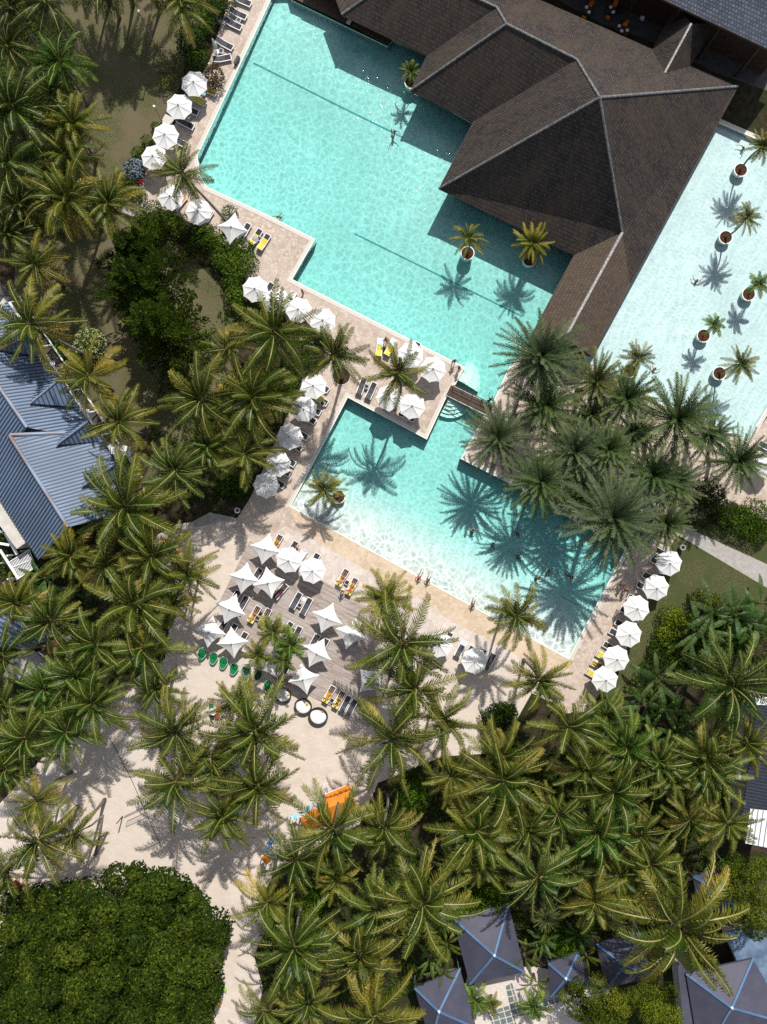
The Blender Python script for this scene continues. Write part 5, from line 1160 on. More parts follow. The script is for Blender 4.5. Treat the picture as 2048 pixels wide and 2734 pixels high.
mb = MB(); q = [W(P('L', x, y), 2.93) for x, y in [(1188, 1408), (1222, 1400), (1300, 1690), (1270, 1690)]]; c = W(P('L', 1240, 1550)); t = thing('roof_slot', 'dark gutter strip between the long grey roof and the corner tent', 'gutter', c)
mb.prism([tuple((x - c).to_2d()) for x in q], 2.915, 2.95); mb.build('strip', 'black', t)
flat_building('blue_roof', 'pale blue flat canopy in the lower right corner', [P('L', 1390, 1080), P('L', 1760, 1000), P('L', 1760, 1560), P('L', 1560, 1470)], 2.7, 'pale_blue')

# orange roofed beach huts and awnings
def hut(r1, r2, e1, e2, e3, e4, label):
    z = 2.3; zr_ = 3.5; p = [W(P('K', *q), zr_) for q in (r1, r2)] + [W(P('K', *q), z) for q in (e1, e2, e3, e4)]
    c = Vector((p[0].x, p[0].y, 0)); t = thing('beach_hut', label, 'hut', c); p = [x - c for x in p]
    mb = MB()
    for q in ([p[0], p[1], p[3], p[2]], [p[0], p[1], p[5], p[4]]):
        mb.quadpoly(q if (q[1] - q[0]).cross(q[2] - q[0]).z > 0 else q[::-1])
    mb.build('roof', 'orange', t)
    for x in p[2:]:
        mb = MB(); mb.tube([(x.x * .97, x.y * .97, 0), (x.x * .97, x.y * .97, z)], .06, 6); mb.build('post', 'white_paint', t)
    for u, v in ((2, 3), (4, 5)): mb = MB(); mb.bar(p[u], p[v], .06); mb.build('beam', 'white_paint', t)
hut((440, 300), (625, 235), (445, 205), (598, 138), (440, 420), (660, 330), 'orange roofed beach hut on the sand between palms')
hut((300, 385), (430, 330), (290, 350), (380, 290), (350, 450), (450, 400), 'smaller orange roof beside the light blue awning')
hut((50, 622), (85, 602), (42, 600), (70, 582), (70, 655), (105, 635), 'amber roof corner peeking out left of the huts')
def awning(pts, z, mat, label):
    p = [W(P('K', *q), z) for q in pts]; c = Vector((p[0].x, p[0].y, 0)); t = thing('beach_awning', label, 'awning', c)
    mb = MB(); mb.prism([tuple((x - c).to_2d()) for x in p], z - .05, z); mb.build('cloth', mat, t)
    for x in p: mb = MB(); mb.tube([(x.x - c.x, x.y - c.y, 0), (x.x - c.x, x.y - c.y, z - .05)], .04, 5); mb.build('post', 'white_paint', t)
awning([(300, 305), (352, 268), (360, 295), (310, 330)], 2.4, 'sky_blue', 'light blue awning between the two orange roofs')
awning([(228, 345), (275, 322), (290, 345), (240, 375)], 2.2, 'sky_blue', 'light blue awning at the left end of the smaller orange roof')
awning([(375, 265), (405, 250), (425, 290), (390, 300)], 2.5, 'white_cloth', 'white awning beside the orange hut')
awning([(436, 172), (455, 160), (465, 180), (442, 196)], 1.6, 'grey_cloth', 'small grey canopy at the corner of the orange hut')
awning([(300, 335), (330, 322), (332, 335), (304, 352)], 2.55, 'white_cloth', 'small white cloth lying against the smaller orange roof')
awning([(50, 560), (80, 540), (90, 565), (58, 585)], 1.9, 'sky_blue', 'pale awning corner left of the grove')
awning([(75, 515), (115, 490), (122, 515), (90, 535)], 1.7, 'blue', 'deep blue awning corner left of the grove')
# ---------------------------------------------------------------- parasols
def parasol_proto(square):
    t = thing('parasol', 'x', 'parasol'); n = 4 if square else 8
    R = 1.80 if square else 1.50; zr, za = (2.15, 2.85) if square else (2.2, 2.78)
    sag = .80 if square else .955; mb = MB(); K = 6; apex_ = (0, 0, za); k2 = 5
    for i in range(n):
        a0, a1 = 2 * math.pi * i / n, 2 * math.pi * (i + 1) / n
        A, B = Vector((R * math.cos(a0), R * math.sin(a0), zr)), Vector((R * math.cos(a1), R * math.sin(a1), zr)); grid = []
        for r in range(k2 + 1):
            row = []
            for j in range(K + 1):
                u = j / K; s_ = r / k2; q = A.lerp(B, u); pull = 1 - (1 - sag) * 4 * u * (1 - u) * (s_ if square else s_ ** 2)
                p = Vector((q.x * s_ * pull, q.y * s_ * pull, za + (zr - za) * s_ ** .9)); p.z -= .05 * math.sin(math.pi * s_) * 4 * u * (1 - u)
                row.append(p)
            grid.append(row)
        vs = [p for row in grid for p in row]; w_ = K + 1
        mb.add(vs, [(r * w_ + j, (r + 1) * w_ + j, (r + 1) * w_ + j + 1, r * w_ + j + 1) for r in range(k2) for j in range(K)])
    mb.build('canopy', 'canvas', t, smooth=False)
    mb = MB()
    for i in range(n):
        a0 = 2 * math.pi * i / n; d = Vector((math.cos(a0), math.sin(a0), 0)); mb.bar(d * R * .99 + Vector((0, 0, zr + .008)), Vector((0, 0, za + .01)) + d * .1, .014, .006)
    mb.build('seam', 'white_cloth', t)
    mb = MB()
    for i in range(n):
        a0 = 2 * math.pi * i / n; d = Vector((math.cos(a0), math.sin(a0), 0)); mb.bar(d * R * .96 + Vector((0, 0, zr - .04)), d * .06 + Vector((0, 0, za - .09)), .025, .03)
    mb.build('ribs', 'steel', t)
    mb = MB(); mb.lathe([(.11, za + .01), (.10, za + .05), (.035, za + .075), (.03, za + .12), (.0, za + .15)], 10); mb.build('finial', 'grey_cloth', t)
    mb = MB(); mb.tube([(0, 0, .05), (0, 0, za - .05)], .028, 8); mb.build('pole', 'steel', t)
    mb = MB(); mb.lathe([(0, 0), (.34, 0), (.34, .07), (.08, .10), (.08, .3), (0, .3)], 16); mb.build('base', 'steel', t)
    cache_kids(t); return t
OCT, SQ = parasol_proto(False), parasol_proto(True)
used_o = {'O': True, 'S': True}
def parasol(kind, tl, x, y, rz, label, tilt=0):
    src = OCT if kind == 'O' else SQ; p = W(P(tl, x, y), 2.4)
    g = 'white octagonal parasols' if kind == 'O' else 'white square parasols'
    if used_o[kind]: o = src; used_o[kind] = False; o.location = (p.x, p.y, 0); o.rotation_euler = (0, 0, rz); o['label'] = label; o['group'] = g
    else: o = dup(src, (p.x, p.y, 0), rz, label, g)
    if tilt: o.rotation_euler = (R_(tilt), R_(rnd.uniform(-2, 2)), rz)
for i, (tl, x, y, lab) in enumerate([
    ('A', 1222, 525, 'dappled white octagonal parasol beside the dark purple bush'), ('A', 1130, 670, 'white octagonal parasol second from the top beside the upper pool'), ('A', 1043, 855, 'white octagonal parasol third from the top beside the upper pool'),
    ('A', 977, 997, 'white octagonal parasol beside the blue flowering bush'), ('A', 1075, 1237, 'white octagonal parasol half under the palm at the pool corner'), ('A', 1250, 1328, 'half shaded white octagonal parasol by the pool corner palm trunk'),
    ('E', 5, 213, 'white octagonal parasol at the lower end of the long hedge'), ('E', 142, 290, 'white octagonal parasol second in the row of four below the hedge'), ('E', 282, 352, 'white octagonal parasol partly under palm fronds, third in the row of four'), ('E', 428, 418, 'white octagonal parasol at the lower right end of the row of four'),
    ('E', 985, 632, 'white octagonal parasol behind the palm between the pools, nearest the upper pool'), ('E', 1130, 722, 'white octagonal parasol near the footbridge on the paving between the pools'), ('E', 842, 900, 'white octagonal parasol under the palm on the paving between the pools'), ('E', 1000, 958, 'white octagonal parasol at the corner above the lower pool'),
    ('E', 370, 838, 'white octagonal parasol topmost in the column left of the lower pool'), ('E', 310, 968, 'white octagonal parasol second in the column left of the lower pool'), ('E', 220, 1142, 'white octagonal parasol third in the column left of the lower pool'), ('E', 143, 1314, 'white octagonal parasol fourth in the column left of the lower pool'), ('E', 75, 1455, 'white octagonal parasol lowest in the column left of the lower pool'),
    ('H', 215, 315, 'white octagonal parasol at the upper edge of the timber deck, left of the pair'), ('H', 362, 390, 'white octagonal parasol at the upper edge of the timber deck, right of the pair'), ('H', 1175, 860, 'white octagonal parasol half under the large palm below the beach edge'), ('H', 1388, 968, 'white octagonal parasol with a palm shadow on it below the beach edge'),
    ('I', 1040, 338, 'white octagonal parasol by the round bin and the grey path'), ('I', 960, 490, 'white octagonal parasol second from the path in the row right of the lower pool'), ('I', 838, 632, 'white octagonal parasol third from the path in the row right of the lower pool'), ('I', 782, 795, 'white octagonal parasol fourth from the path in the row right of the lower pool'), ('I', 705, 950, 'white octagonal parasol fifth from the path in the row right of the lower pool'), ('I', 632, 1078, 'white octagonal parasol at the lower end of the row right of the lower pool'),
    ('F', 1650, 1335, 'white octagonal parasol cut by the right edge of the photo')]):
    parasol('O', tl, x, y, rnd.uniform(0, .78), lab, rnd.uniform(-4, 4))
for tl, x, y, deg, lab in [
    ('A', 1470, 1438, 80, 'white square parasol at the end of the long hedge by the upper pool'), ('H', 65, 248, 76, 'white square parasol at the uppermost tip of the timber deck'), ('G', 1545, 432, 78, 'white square parasol at the left edge of the deck, left one of the touching pair'), ('H', 88, 470, 10, 'white square parasol at the left of the deck, right one of the touching pair'),
    ('G', 1457, 632, 68, 'white square parasol at the left tip of the timber deck'), ('G', 1328, 775, 80, 'white square parasol furthest left, above the first leaf chairs'), ('G', 1467, 838, 5, 'white square parasol above the row of green leaf chairs'), ('H', 455, 690, 68, 'white square parasol in the middle of the timber deck'),
    ('H', 613, 785, 72, 'white square parasol on the deck with palm shadow on its corner'), ('H', 385, 908, 62, 'white square parasol on the deck right of the bushy palms'), ('H', 312, 1075, 12, 'white square parasol on the lower corner of the deck above the round daybeds'), ('H', 80, 968, 25, 'shaded white square parasol under the bushy palms'),
    ('H', 735, 1090, 45, 'half shaded white square parasol at the right end of the deck')]:
    parasol('S', tl, x, y, R_(deg), lab, rnd.uniform(-3, 3))
p = W(P('A', 1345, 270), 1.4); t = thing('closed_parasol', 'folded white parasol standing beside the poolside loungers at the top', 'parasol', (p.x + .2, p.y - .3, 0))
mb = MB(); mb.lathe([(.02, 2.75), (.09, 2.6), (.20, 1.7), (.24, 1.0), (.17, .95), (.03, 1.1)], 12); mb.build('canopy', 'canvas', t, smooth=True)
mb = MB(); mb.tube([(0, 0, .05), (0, 0, 2.8)], .028, 8); mb.build('pole', 'steel', t)
mb = MB(); mb.lathe([(0, 0), (.3, 0), (.3, .07), (.07, .1), (0, .1)], 14); mb.build('base', 'steel', t)

# ---------------------------------------------------------------- loungers, towels, side tables
lo = thing('sun_lounger', 'x', 'sun lounger')
mb = MB()
for sy in (-.33, .33): mb.bar((-1.0, sy, .33), (1.0, sy, .33), .075, .08)
mb.bar((-1.0, -.37, .33), (-1.0, .37, .33), .075, .08); mb.bar((.98, -.33, .33), (.98, .33, .33), .05, .06)
mb.build('frame', 'white_paint', lo)
mb = MB(); mb.prism([(-.96, -.30), (-.30, -.30), (-.30, .30), (-.96, .30)], .34, .365, 0); mb.prism([(-.295, -.30), (.28, -.30), (.28, .30), (-.295, .30)], .34, .365, 1); mb.build('seat', ['sling_dark', 'sling'], lo)
mb = MB(); ca, sa = math.cos(R_(24)), math.sin(R_(24)); mb.box((.30 + .36 * ca, 0, .36 + .36 * sa), (.74, .62, .035), Matrix.Rotation(-R_(24), 3, 'Y'))
mb.build('backrest', 'sling', lo)
mb = MB()
for sy in (-.325, .325): mb.bar((.29, sy, .36), (.30 + .74 * ca, sy, .36 + .74 * sa), .06, .05)
mb.build('back_frame', 'white_paint', lo)
for sx in (-.85, .85):
    for sy in (-.33, .33): mb = MB(); mb.bar((sx, sy, 0), (sx, sy, .30), .05, .05, 0, Vector((1, 0, 0))); mb.build('leg', 'white_paint', lo)
cache_kids(lo)
lo_used = [True]
def lounger(tl, x, y, hd, label, dark=False):
    p = W(P(tl, x, y), .4); rz = math.atan2(-hd[1], hd[0]) + rnd.uniform(-.05, .05); z0 = GZ(tl)
    if lo_used[0]: lo_used[0] = False; o = lo; o.location = (p.x, p.y, z0); o.rotation_euler = (0, 0, rz); o['label'] = label; o['group'] = 'charcoal sun loungers'
    else: o = dup(lo, (p.x, p.y, z0), rz, label, 'charcoal sun loungers')
    return o
DECKP = px((668, 1442), (984, 1624), (1010, 1700), (1010, 1880), (984, 1940), (830, 1858), (739, 1818), (659, 1742), (583, 1612))
cur = [0, 0]
def GZ(tl): return 0.0
def on(o):      # stand on the deck boards where there are any
    if inside((o.location.x, o.location.y), DECKP): o.location.z += 0.06
    return o
def towel(o, mat, label, x0=-.95, x1=1.0, w_=.60):
    mb = MB(); xs = [x0 + (x1 - x0) * i / 14 for i in range(15)]; vs = []; rg = random.Random(int(o.location.x * 77))
    for x in xs:
        z = .378 + max(0, x - .28) * math.tan(R_(24)) + .006 * rg.random()
        for sy in (-1, -.5, .5, 1): vs.append((x, sy * w_ * .5 * (1 + .04 * rg.random()), z + .008 * rg.random() - (.03 if abs(sy) == 1 and w_ > .62 else 0)))
    mb.add(vs, [(i * 4 + j, i * 4 + 4 + j, i * 4 + 5 + j, i * 4 + 1 + j) for i in range(14) for j in range(3)])
    t = mb.build('towel', mat); t.location = o.location; t.rotation_euler = o.rotation_euler; tag(t, label, 'towel')
    return t
LS = []; LAB = {}
def L(tl, x, y, hd, lab, tw=None, x0=-.6, x1=1.0):
    o = on(lounger(tl, x, y, hd, 'charcoal sun lounger ' + lab)); LS.append(o); LAB[lab] = o
    lt = lab
    for s_ in ('with a yellow towel, ', 'with a yellow towel ', 'with a white towel ', 'with an orange towel ', 'with a patterned towel ', 'with a yellow and a striped towel ', 'with a grey cloth on its yellow towel '): lt = lt.replace(s_, '')
    if len(o['label'].split()) > 15: o['label'] = 'towel covered sun lounger ' + lt
    if tw: towel(o, tw, {'yellow': 'yellow', 'white_cloth': 'white', 'orange': 'orange', 'stripe': 'striped', 'sky_blue': 'blue', 'grey_cloth': 'grey'}[tw] + ' towel on ' + lt, x0, x1) if False else towel(o, tw, {'yellow': 'yellow', 'white_cloth': 'white', 'orange': 'orange', 'stripe': 'striped', 'sky_blue': 'blue', 'grey_cloth': 'grey'}[tw] + ' towel on lounger ' + lt.replace(' from the path in the row', ' from the path'), x0, x1)
    return o
H1, H2, H3, H4 = (-.9, -.42), (-.5, .87), (-.87, -.5), (.87, .48)
L('g', 320, 5, H1, 'at the very top edge beside the upper pool'); L('g', 262, 168, H1, 'second from the top edge beside the upper pool'); L('g', 200, 298, H1, 'third from the top edge beside the upper pool')
L('g', 92, 552, H1, 'beside the folded parasol'); L('g', 62, 735, (-.95, .25), 'turned askew above the dark purple bush')
L('a', 735, 425, H1, 'with a yellow towel below the dark purple bush', 'yellow', -.9, 1.0); L('a', 600, 545, H1, 'with a yellow towel in the shade of the first parasol', 'yellow', -.9, 1.0)
L('a', 505, 672, H1, 'under the edge of the second parasol'); L('a', 450, 845, H1, 'in the shade between the second and third parasols'); L('a', 360, 1075, H1, 'under the edge of the third parasol'); L('a', 225, 1325, H1, 'between the fourth parasol and the corner palm')
L('b', 185, 290, (-.6, .8), 'with an orange towel under the corner palm', 'orange', -.9, .3); L('b', 530, 480, H2, 'with a yellow towel at the half shaded parasol', 'yellow', -.3, 1.0)
L('b', 1010, 650, H2, 'half under the square parasol by the upper pool'); L('b', 1150, 720, H2, 'with a grey cloth on its yellow towel by the upper pool', 'yellow', -.3, 1.0)
o = L('b', 1252, 785, H2, 'with a yellow towel right of the square parasol by the upper pool', 'yellow', -.4, 1.0)
L('b', 1300, 1400, H2, 'between the first two parasols of the row of four'); L('b', 1585, 1510, H2, 'between the second and third parasols of the row of four', 'white_cloth', -.9, -.2)
o = L('c', 1105, 225, (-.14, .99), 'with a yellow and a striped towel left of the standing pair', 'yellow', -.3, 1.0); towel(o, 'stripe', 'striped towel at the foot of the left yellow lounger', -.98, -.32)
o = L('c', 1245, 225, (-.46, .89), 'with a yellow and a striped towel right of the sitting woman', 'yellow', -.3, 1.0); towel(o, 'stripe', 'striped towel at the foot of the right yellow lounger', -.98, -.32)
L('c', 880, 712, (-.38, .92), 'left one of the bare pair above the lower pool corner'); L('c', 1000, 772, (-.38, .92), 'right one of the bare pair above the lower pool corner')
for x, y, lab, tw in [(930, 378, 'under the topmost parasol of the left column', None), (915, 545, 'with a yellow towel under the topmost parasol of the left column', 'yellow'), (825, 670, 'with a yellow towel beside the second parasol of the left column', 'yellow'), (765, 780, 'below the second parasol of the left column', None),
                      (665, 980, 'beside the third parasol of the left column', None), (590, 1125, 'with a yellow towel below the third parasol of the left column', 'yellow'), (505, 1320, 'beside the fourth parasol of the left column', None), (445, 1440, 'below the fourth parasol of the left column', None), (365, 1590, 'beside the lowest parasol of the left column', None)]:
    L('h', x, y, H3, lab, tw, -.5, 1.0)
L('E', 1010, 1000, (-.46, .89) if False else (.46, -.89), 'under the right side of the parasol above the lower pool'); L('E', 945, 970, (.46, -.89), 'under the left side of the parasol above the lower pool'); L('E', 862, 935, (.46, -.89), 'under the shaded parasol above the lower pool'); L('E', 1010, 605, (-.46, .89), 'behind the parasol nearest the upper pool')
L('d', 1128, 235, H2, 'with a yellow towel beside the parasol at the deck tip', 'yellow', -.35, 1.0); L('d', 1322, 315, H2, 'behind the left octagonal parasol of the deck'); L('d', 1425, 425, H2, 'with a white towel between the two octagonal parasols of the deck', 'white_cloth', -.9, .3)
L('d', 868, 655, H2, 'behind the touching pair of square parasols'); L('d', 1180, 845, (-.68, .73), 'with a woman in purple beside the touching pair of parasols'); L('d', 1375, 965, H2, 'left one of the bare pair in the middle of the deck'); L('d', 1505, 1035, H2, 'right one of the bare pair in the middle of the deck')
L('d', 595, 935, H2, 'left one behind the parasol at the left tip of the deck'); L('d', 702, 1005, H2, 'right one behind the parasol at the left tip of the deck'); L('d', 850, 1135, H2, 'with a yellow towel, left one of the sunbathing pair above the bushy palms', 'yellow', -.2, 1.0); L('d', 985, 1170, H2, 'with a yellow towel, right one of the sunbathing pair above the bushy palms', 'yellow', -.2, 1.0)
L('d', 1262, 1335, H2, 'left one of the pair above the bushy palms'); L('d', 1378, 1395, H2, 'right one of the pair above the bushy palms'); L('d', 425, 1320, H2, 'behind the furthest left square parasol'); L('d', 690, 1465, H2, 'right of the parasol above the leaf chairs'); L('d', 560, 1360, H2, 'behind the parasol above the leaf chairs')
L('e', 890, 310, H2, 'left one behind the parasol right of the bushy palms'); L('e', 1005, 365, H2, 'right one behind the parasol right of the bushy palms'); L('e', 1470, 180, H2, 'behind the parasol with a palm shadow on its corner')
L('d', 1600, 470, H2, 'behind the right octagonal parasol of the deck'); L('e', 520, 675, H2, 'in the shade beneath the bushy palms')
L('e', 1085, 960, H2, 'with a yellow towel, left one of the sunbathing pair at the lower deck edge', 'yellow', -.2, 1.0); L('e', 1208, 1030, H2, 'with a yellow towel, right one of the sunbathing pair at the lower deck edge', 'yellow', -.2, 1.0); L('e', 1288, 1085, H2, 'left one of the bare pair at the lower deck edge'); L('e', 1368, 1130, H2, 'right one of the bare pair at the lower deck edge')
L('H', 556, 430, H2, 'with a yellow towel, left one of the pair at the deck corner near the beach', 'yellow', -.2, 1.0); L('H', 615, 487, H2, 'with a yellow towel, right one of the pair at the deck corner near the beach', 'yellow', -.4, 1.0)
L('H', 1215, 830, H2, 'with a yellow towel behind the parasol under the large palm', 'yellow', -.3, 1.0); L('H', 1303, 882, H2, 'with a patterned towel on the sand below the beach edge', 'stripe', -.95, -.45); L('H', 1352, 915, H2, 'behind the parasol with a palm shadow, left one'); L('H', 1425, 935, H2, 'behind the parasol with a palm shadow, middle one'); L('H', 1487, 962, H2, 'right of the parasol with a palm shadow')
ords = ['first', 'second', 'third', 'fourth', 'fifth', 'sixth', 'seventh', 'eighth', 'ninth', 'tenth', 'eleventh', 'twelfth']
for i, (x, y, tw) in enumerate([(945, 100, None), (885, 220, None), (785, 410, None), (710, 530, None), (595, 690, None), (505, 840, None), (435, 1010, None), (365, 1120, None), (285, 1290, None), (200, 1412, 'yellow'), (135, 1520, 'yellow'), (70, 1640, 'yellow')]):
    L('f', x + 62, y + 34, H4, ('with a yellow towel, ' if tw else '') + ords[i] + ' from the path in the row right of the lower pool', tw, -.9, 1.0)
L('F', 1660, 1215, H4, 'beside the cut off parasol on the right edge')
# side tables
st = thing('side_table', 'x', 'side table'); mb = MB(); mb.box((0, 0, .40), (.44, .44, .03)); mb.build('top', 'black', st)
mb = MB()
for a, b in (((-.23, -.23), (.23, -.23)), ((.23, -.23), (.23, .23)), ((.23, .23), (-.23, .23)), ((-.23, .23), (-.23, -.23))): mb.bar((a[0], a[1], .40), (b[0], b[1], .40), .04, .05)
mb.build('frame', 'white_paint', st)
for sx in (-.22, .22):
    for sy in (-.22, .22): mb = MB(); mb.bar((sx, sy, 0), (sx, sy, .375), .035, .035, 0, Vector((1, 0, 0))); mb.build('leg', 'white_paint', st)
cache_kids(st); st_used = [True]
for tl, x, y, lab in [('g', 270, 250, 'between the second and third loungers from the top edge'), ('g', 48, 640, 'between the folded parasol loungers'), ('a', 478, 755, 'below the second parasol of the upper pool'), ('a', 330, 1125, 'below the third parasol of the upper pool'), ('b', 1192, 742, 'between the two yellow towels by the upper pool'),
                      ('c', 940, 718, 'between the bare lounger pair above the lower pool'), ('d', 1420, 1022, 'between the bare lounger pair in the middle of the deck'), ('d', 892, 1185, 'between the sunbathing pair above the bushy palms'), ('d', 1335, 1335, 'between the lounger pair above the bushy palms'), ('e', 1118, 1042, 'between the sunbathing pair at the lower deck edge'),
                      ('H', 583, 462, 'between the lounger pair at the deck corner by the beach'), ('f', 905, 165, 'between the first and second loungers from the path'), ('c', 385, 935, 'under the topmost parasol of the left column')]:
    p = W(P(tl, x, y), .4)
    o = st if st_used[0] else dup(st); st_used[0] = False
    o.location = (p.x, p.y, 0); o.rotation_euler = (0, 0, R_(-28)); o['label'] = 'small black topped side table ' + lab; o['group'] = 'side tables by the loungers'; on(o)
def cloth_heap(p, r, mat, name, label, cat, z=.42, seed=1):
    rg = random.Random(seed); mb = MB(); n = 14; vs = [(0, 0, .12)]
    for k in range(3):
        for j in range(n):
            a = 2 * math.pi * j / n; rr = r * (k + 1) / 3 * rg.uniform(.75, 1.15); vs.append((rr * math.cos(a), rr * math.sin(a), (.12, .06, 0)[k] * rg.uniform(.5, 1.3)))
    fs = [(0, 1 + j, 1 + (j + 1) % n) for j in range(n)] + [(1 + k * n + j, 1 + (k + 1) * n + j, 1 + (k + 1) * n + (j + 1) % n, 1 + k * n + (j + 1) % n) for k in range(2) for j in range(n)]
    mb.add(vs, fs); o = mb.build(name, mat, smooth=True); o.location = (p.x, p.y, z); return on(tag(o, label, cat))
cloth_heap(W(P('b', 1135, 760), .4), .42, 'grey_cloth', 'folded_cloth', 'grey cloth heaped on the lounger by the upper pool', 'cloth', .42, 3)
cloth_heap(W(P('d', 1465, 960), .4), .34, 'white_cloth', 'folded_towel', 'white towel heaped between the bare lounger pair in the middle of the deck', 'towel', .02, 4)
cloth_heap(W(P('d', 920, 1132), .4), .24, 'black', 'bag', 'black bag between the sunbathing pair above the bushy palms', 'bag', .05, 5)
cloth_heap(W(P('e', 1560, 1165), .4), .5, 'white_cloth', 'folded_towel', 'white towel under the palm at the lower right of the deck', 'towel', .05, 6)
cloth_heap(W(P('e', 1090, 1090), .4), .2, 'white_cloth', 'folded_towel', 'white towel beside the table at the lower deck edge', 'towel', .05, 7)
cloth_heap(W(P('a', 680, 470), .4), .25, 'sky_blue', 'bag', 'pale blue bag between the yellow towels by the dark bush', 'bag', .3, 8)
cloth_heap(W(P('A', 885, 1140), .4), .3, 'red', 'bag', 'red bag on the ground below the blue flowering bush', 'bag', .1, 9)
# round daybeds
for x, y, r, lab, pl in [(500, 972, .40, 'round wicker daybed with white cushion partly under a palm frond', (565, 970)), (755, 1118, .42, 'round wicker daybed with white cushion, middle one of three', (805, 1090)), (945, 1243, .46, 'round wicker daybed with white cushion, rightmost of three on the sand', (1000, 1178))]:
    p = W(P('e', x, y), .4); t = thing('daybed', lab, 'daybed', p * 1 - Vector((0, 0, .4)), group='round daybeds on the sand'); R0 = 1.0 * r / .42 * .95
    mb = MB(); n = 30; prof = [(R0 * .92, 0), (R0 * 1.02, .3)]
    vs = []; 
    for j in range(n):
        a = 2 * math.pi * j / n; hb = .42 + .36 * max(0, math.sin(a + .3)) ** 1.0
        for rr, z in ((R0 * .90, 0), (R0 * 1.04, hb * .8), (R0 * 1.06, hb), (R0 * .94, hb), (R0 * .88, .25)): vs.append((rr * math.cos(a), rr * math.sin(a), z))
    mb.add(vs, [(j * 5 + k, ((j + 1) % n) * 5 + k, ((j + 1) % n) * 5 + k + 1, j * 5 + k + 1) for j in range(n) for k in range(4)]); mb.build('basket', 'wicker', t)
    mb = MB(); mb.lathe([(0, .40), (R0 * .7, .40), (R0 * .84, .36), (R0 * .89, .26)], 28); mb.build('mattress', 'white_cloth', t, smooth=True)
    q = W(P('e', *pl), .5); o = cloth_heap(q, .22, 'amber', 'pillow', 'yellow pillow on the ' + lab, 'pillow', .42, int(x))
# leaf shaped chairs
for tl, x, y, mat, lab in [('G', 1280, 905, 'green_pad', 'green leaf shaped chair, leftmost of the row'), ('G', 1350, 932, 'green_pad', 'green leaf shaped chair, second from left'), ('G', 1413, 962, 'green_pad', 'green leaf shaped chair, third from left'), ('G', 1480, 1000, 'green_pad', 'green leaf shaped chair, fourth from left'), ('G', 1552, 1020, 'leafchair_dark', 'dark leaf shaped chair, fifth from left'),
                           ('e', 45, 640, 'leafchair_dark', 'dark leaf shaped chair in shade under the bushy palms'), ('e', 185, 700, 'leafchair_dark', 'dark leaf shaped chair beside the shaded square parasol'), ('e', 315, 850, 'green_pad', 'green leaf shaped chair half under a frond above the daybeds')]:
    if mat not in M: M[mat] = mottled('dark_green_pad', (.01, .05, .025), (.02, .08, .04), 4.0, .7, .2)
    p = W(P(tl, x, y), .5); t = thing('leaf_chair', lab, 'chair', (p.x, p.y, 0), rz=rnd.uniform(-.15, .15) + R_(-14), group='leaf shaped chairs on the sand')
    mb = MB(); n = 16; vs = [(0, 0, .38)]       # a leaf: round toward the back, pointed in front
    for j in range(n):
        a = 2 * math.pi * j / n; c_ = math.cos(a); rr = .52 * (1 + .55 * max(0, -math.sin(a)) ** 5); vs.append((rr * .92 * c_, rr * math.sin(a) * 1.15, .40 + .16 * abs(c_) + .22 * max(0, math.sin(a))))
    mb.add(vs, [(0, 1 + j, 1 + (j + 1) % n) for j in range(n)]); mb.add([(v[0], v[1], v[2] - .06) for v in vs], [(0, 1 + (j + 1) % n, 1 + j) for j in range(n)])
    mb.build('seat', mat, t, smooth=True)
    mb = MB(); mb.tube([vs[1 + j % n] for j in range(n + 1)], .022, 5, cap=False); mb.build('rim', 'white_cloth', t)
    mb = MB(); pts = [(.55 * math.cos(a), .30 + .30 * math.sin(a), .62 + .75 * math.sin(a)) for a in [math.pi * k / 12 for k in range(13)]]; mb.tube(pts, .025, 5); pts2 = [(0, .60, .62), (0, .52, 1.1), (0, .30 + .30, 1.35)]; mb.tube(pts2, .022, 5)
    mb.build('hoop', 'steel', t)
    mb = MB(); mb.lathe([(.32, 0), (.30, .04), (.06, .06), (.05, .36)], 12); mb.build('foot', 'steel', t)
# table and stools on the sand
p = W(P('G', 1343, 1280), .7); t = thing('round_table', 'round white table among the stools on the sand', 'table', (p.x, p.y, 0)); mb = MB(); mb.lathe([(0, .74), (.40, .74), (.40, .70), (0, .70)], 24); mb.build('top', 'white_paint', t); mb = MB(); mb.lathe([(.26, 0), (.26, .03), (.05, .05), (.05, .70)], 12); mb.build('pedestal', 'steel', t)
for x, y, m_, lab in [(1335, 1243, 'green_pad', 'green stool above the round white table'), (1380, 1260, 'red', 'dark red stool right of the round white table'), (1371, 1308, 'red', 'dark red stool below the round white table'), (1342, 1305, 'black', 'black stool against the round white table')]:
    p = W(P('G', x, y), .4); t = thing('stool', lab, 'stool', (p.x, p.y, 0), group='stools around the white table'); mb = MB(); mb.box((0, 0, .42), (.46, .46, .08)); mb.build('seat', m_, t)
    for sx in (-.18, .18):
        for sy in (-.18, .18): mb = MB(); mb.bar((sx, sy, 0), (sx, sy, .38), .04, .04, 0, Vector((1, 0, 0))); mb.build('leg', m_, t)
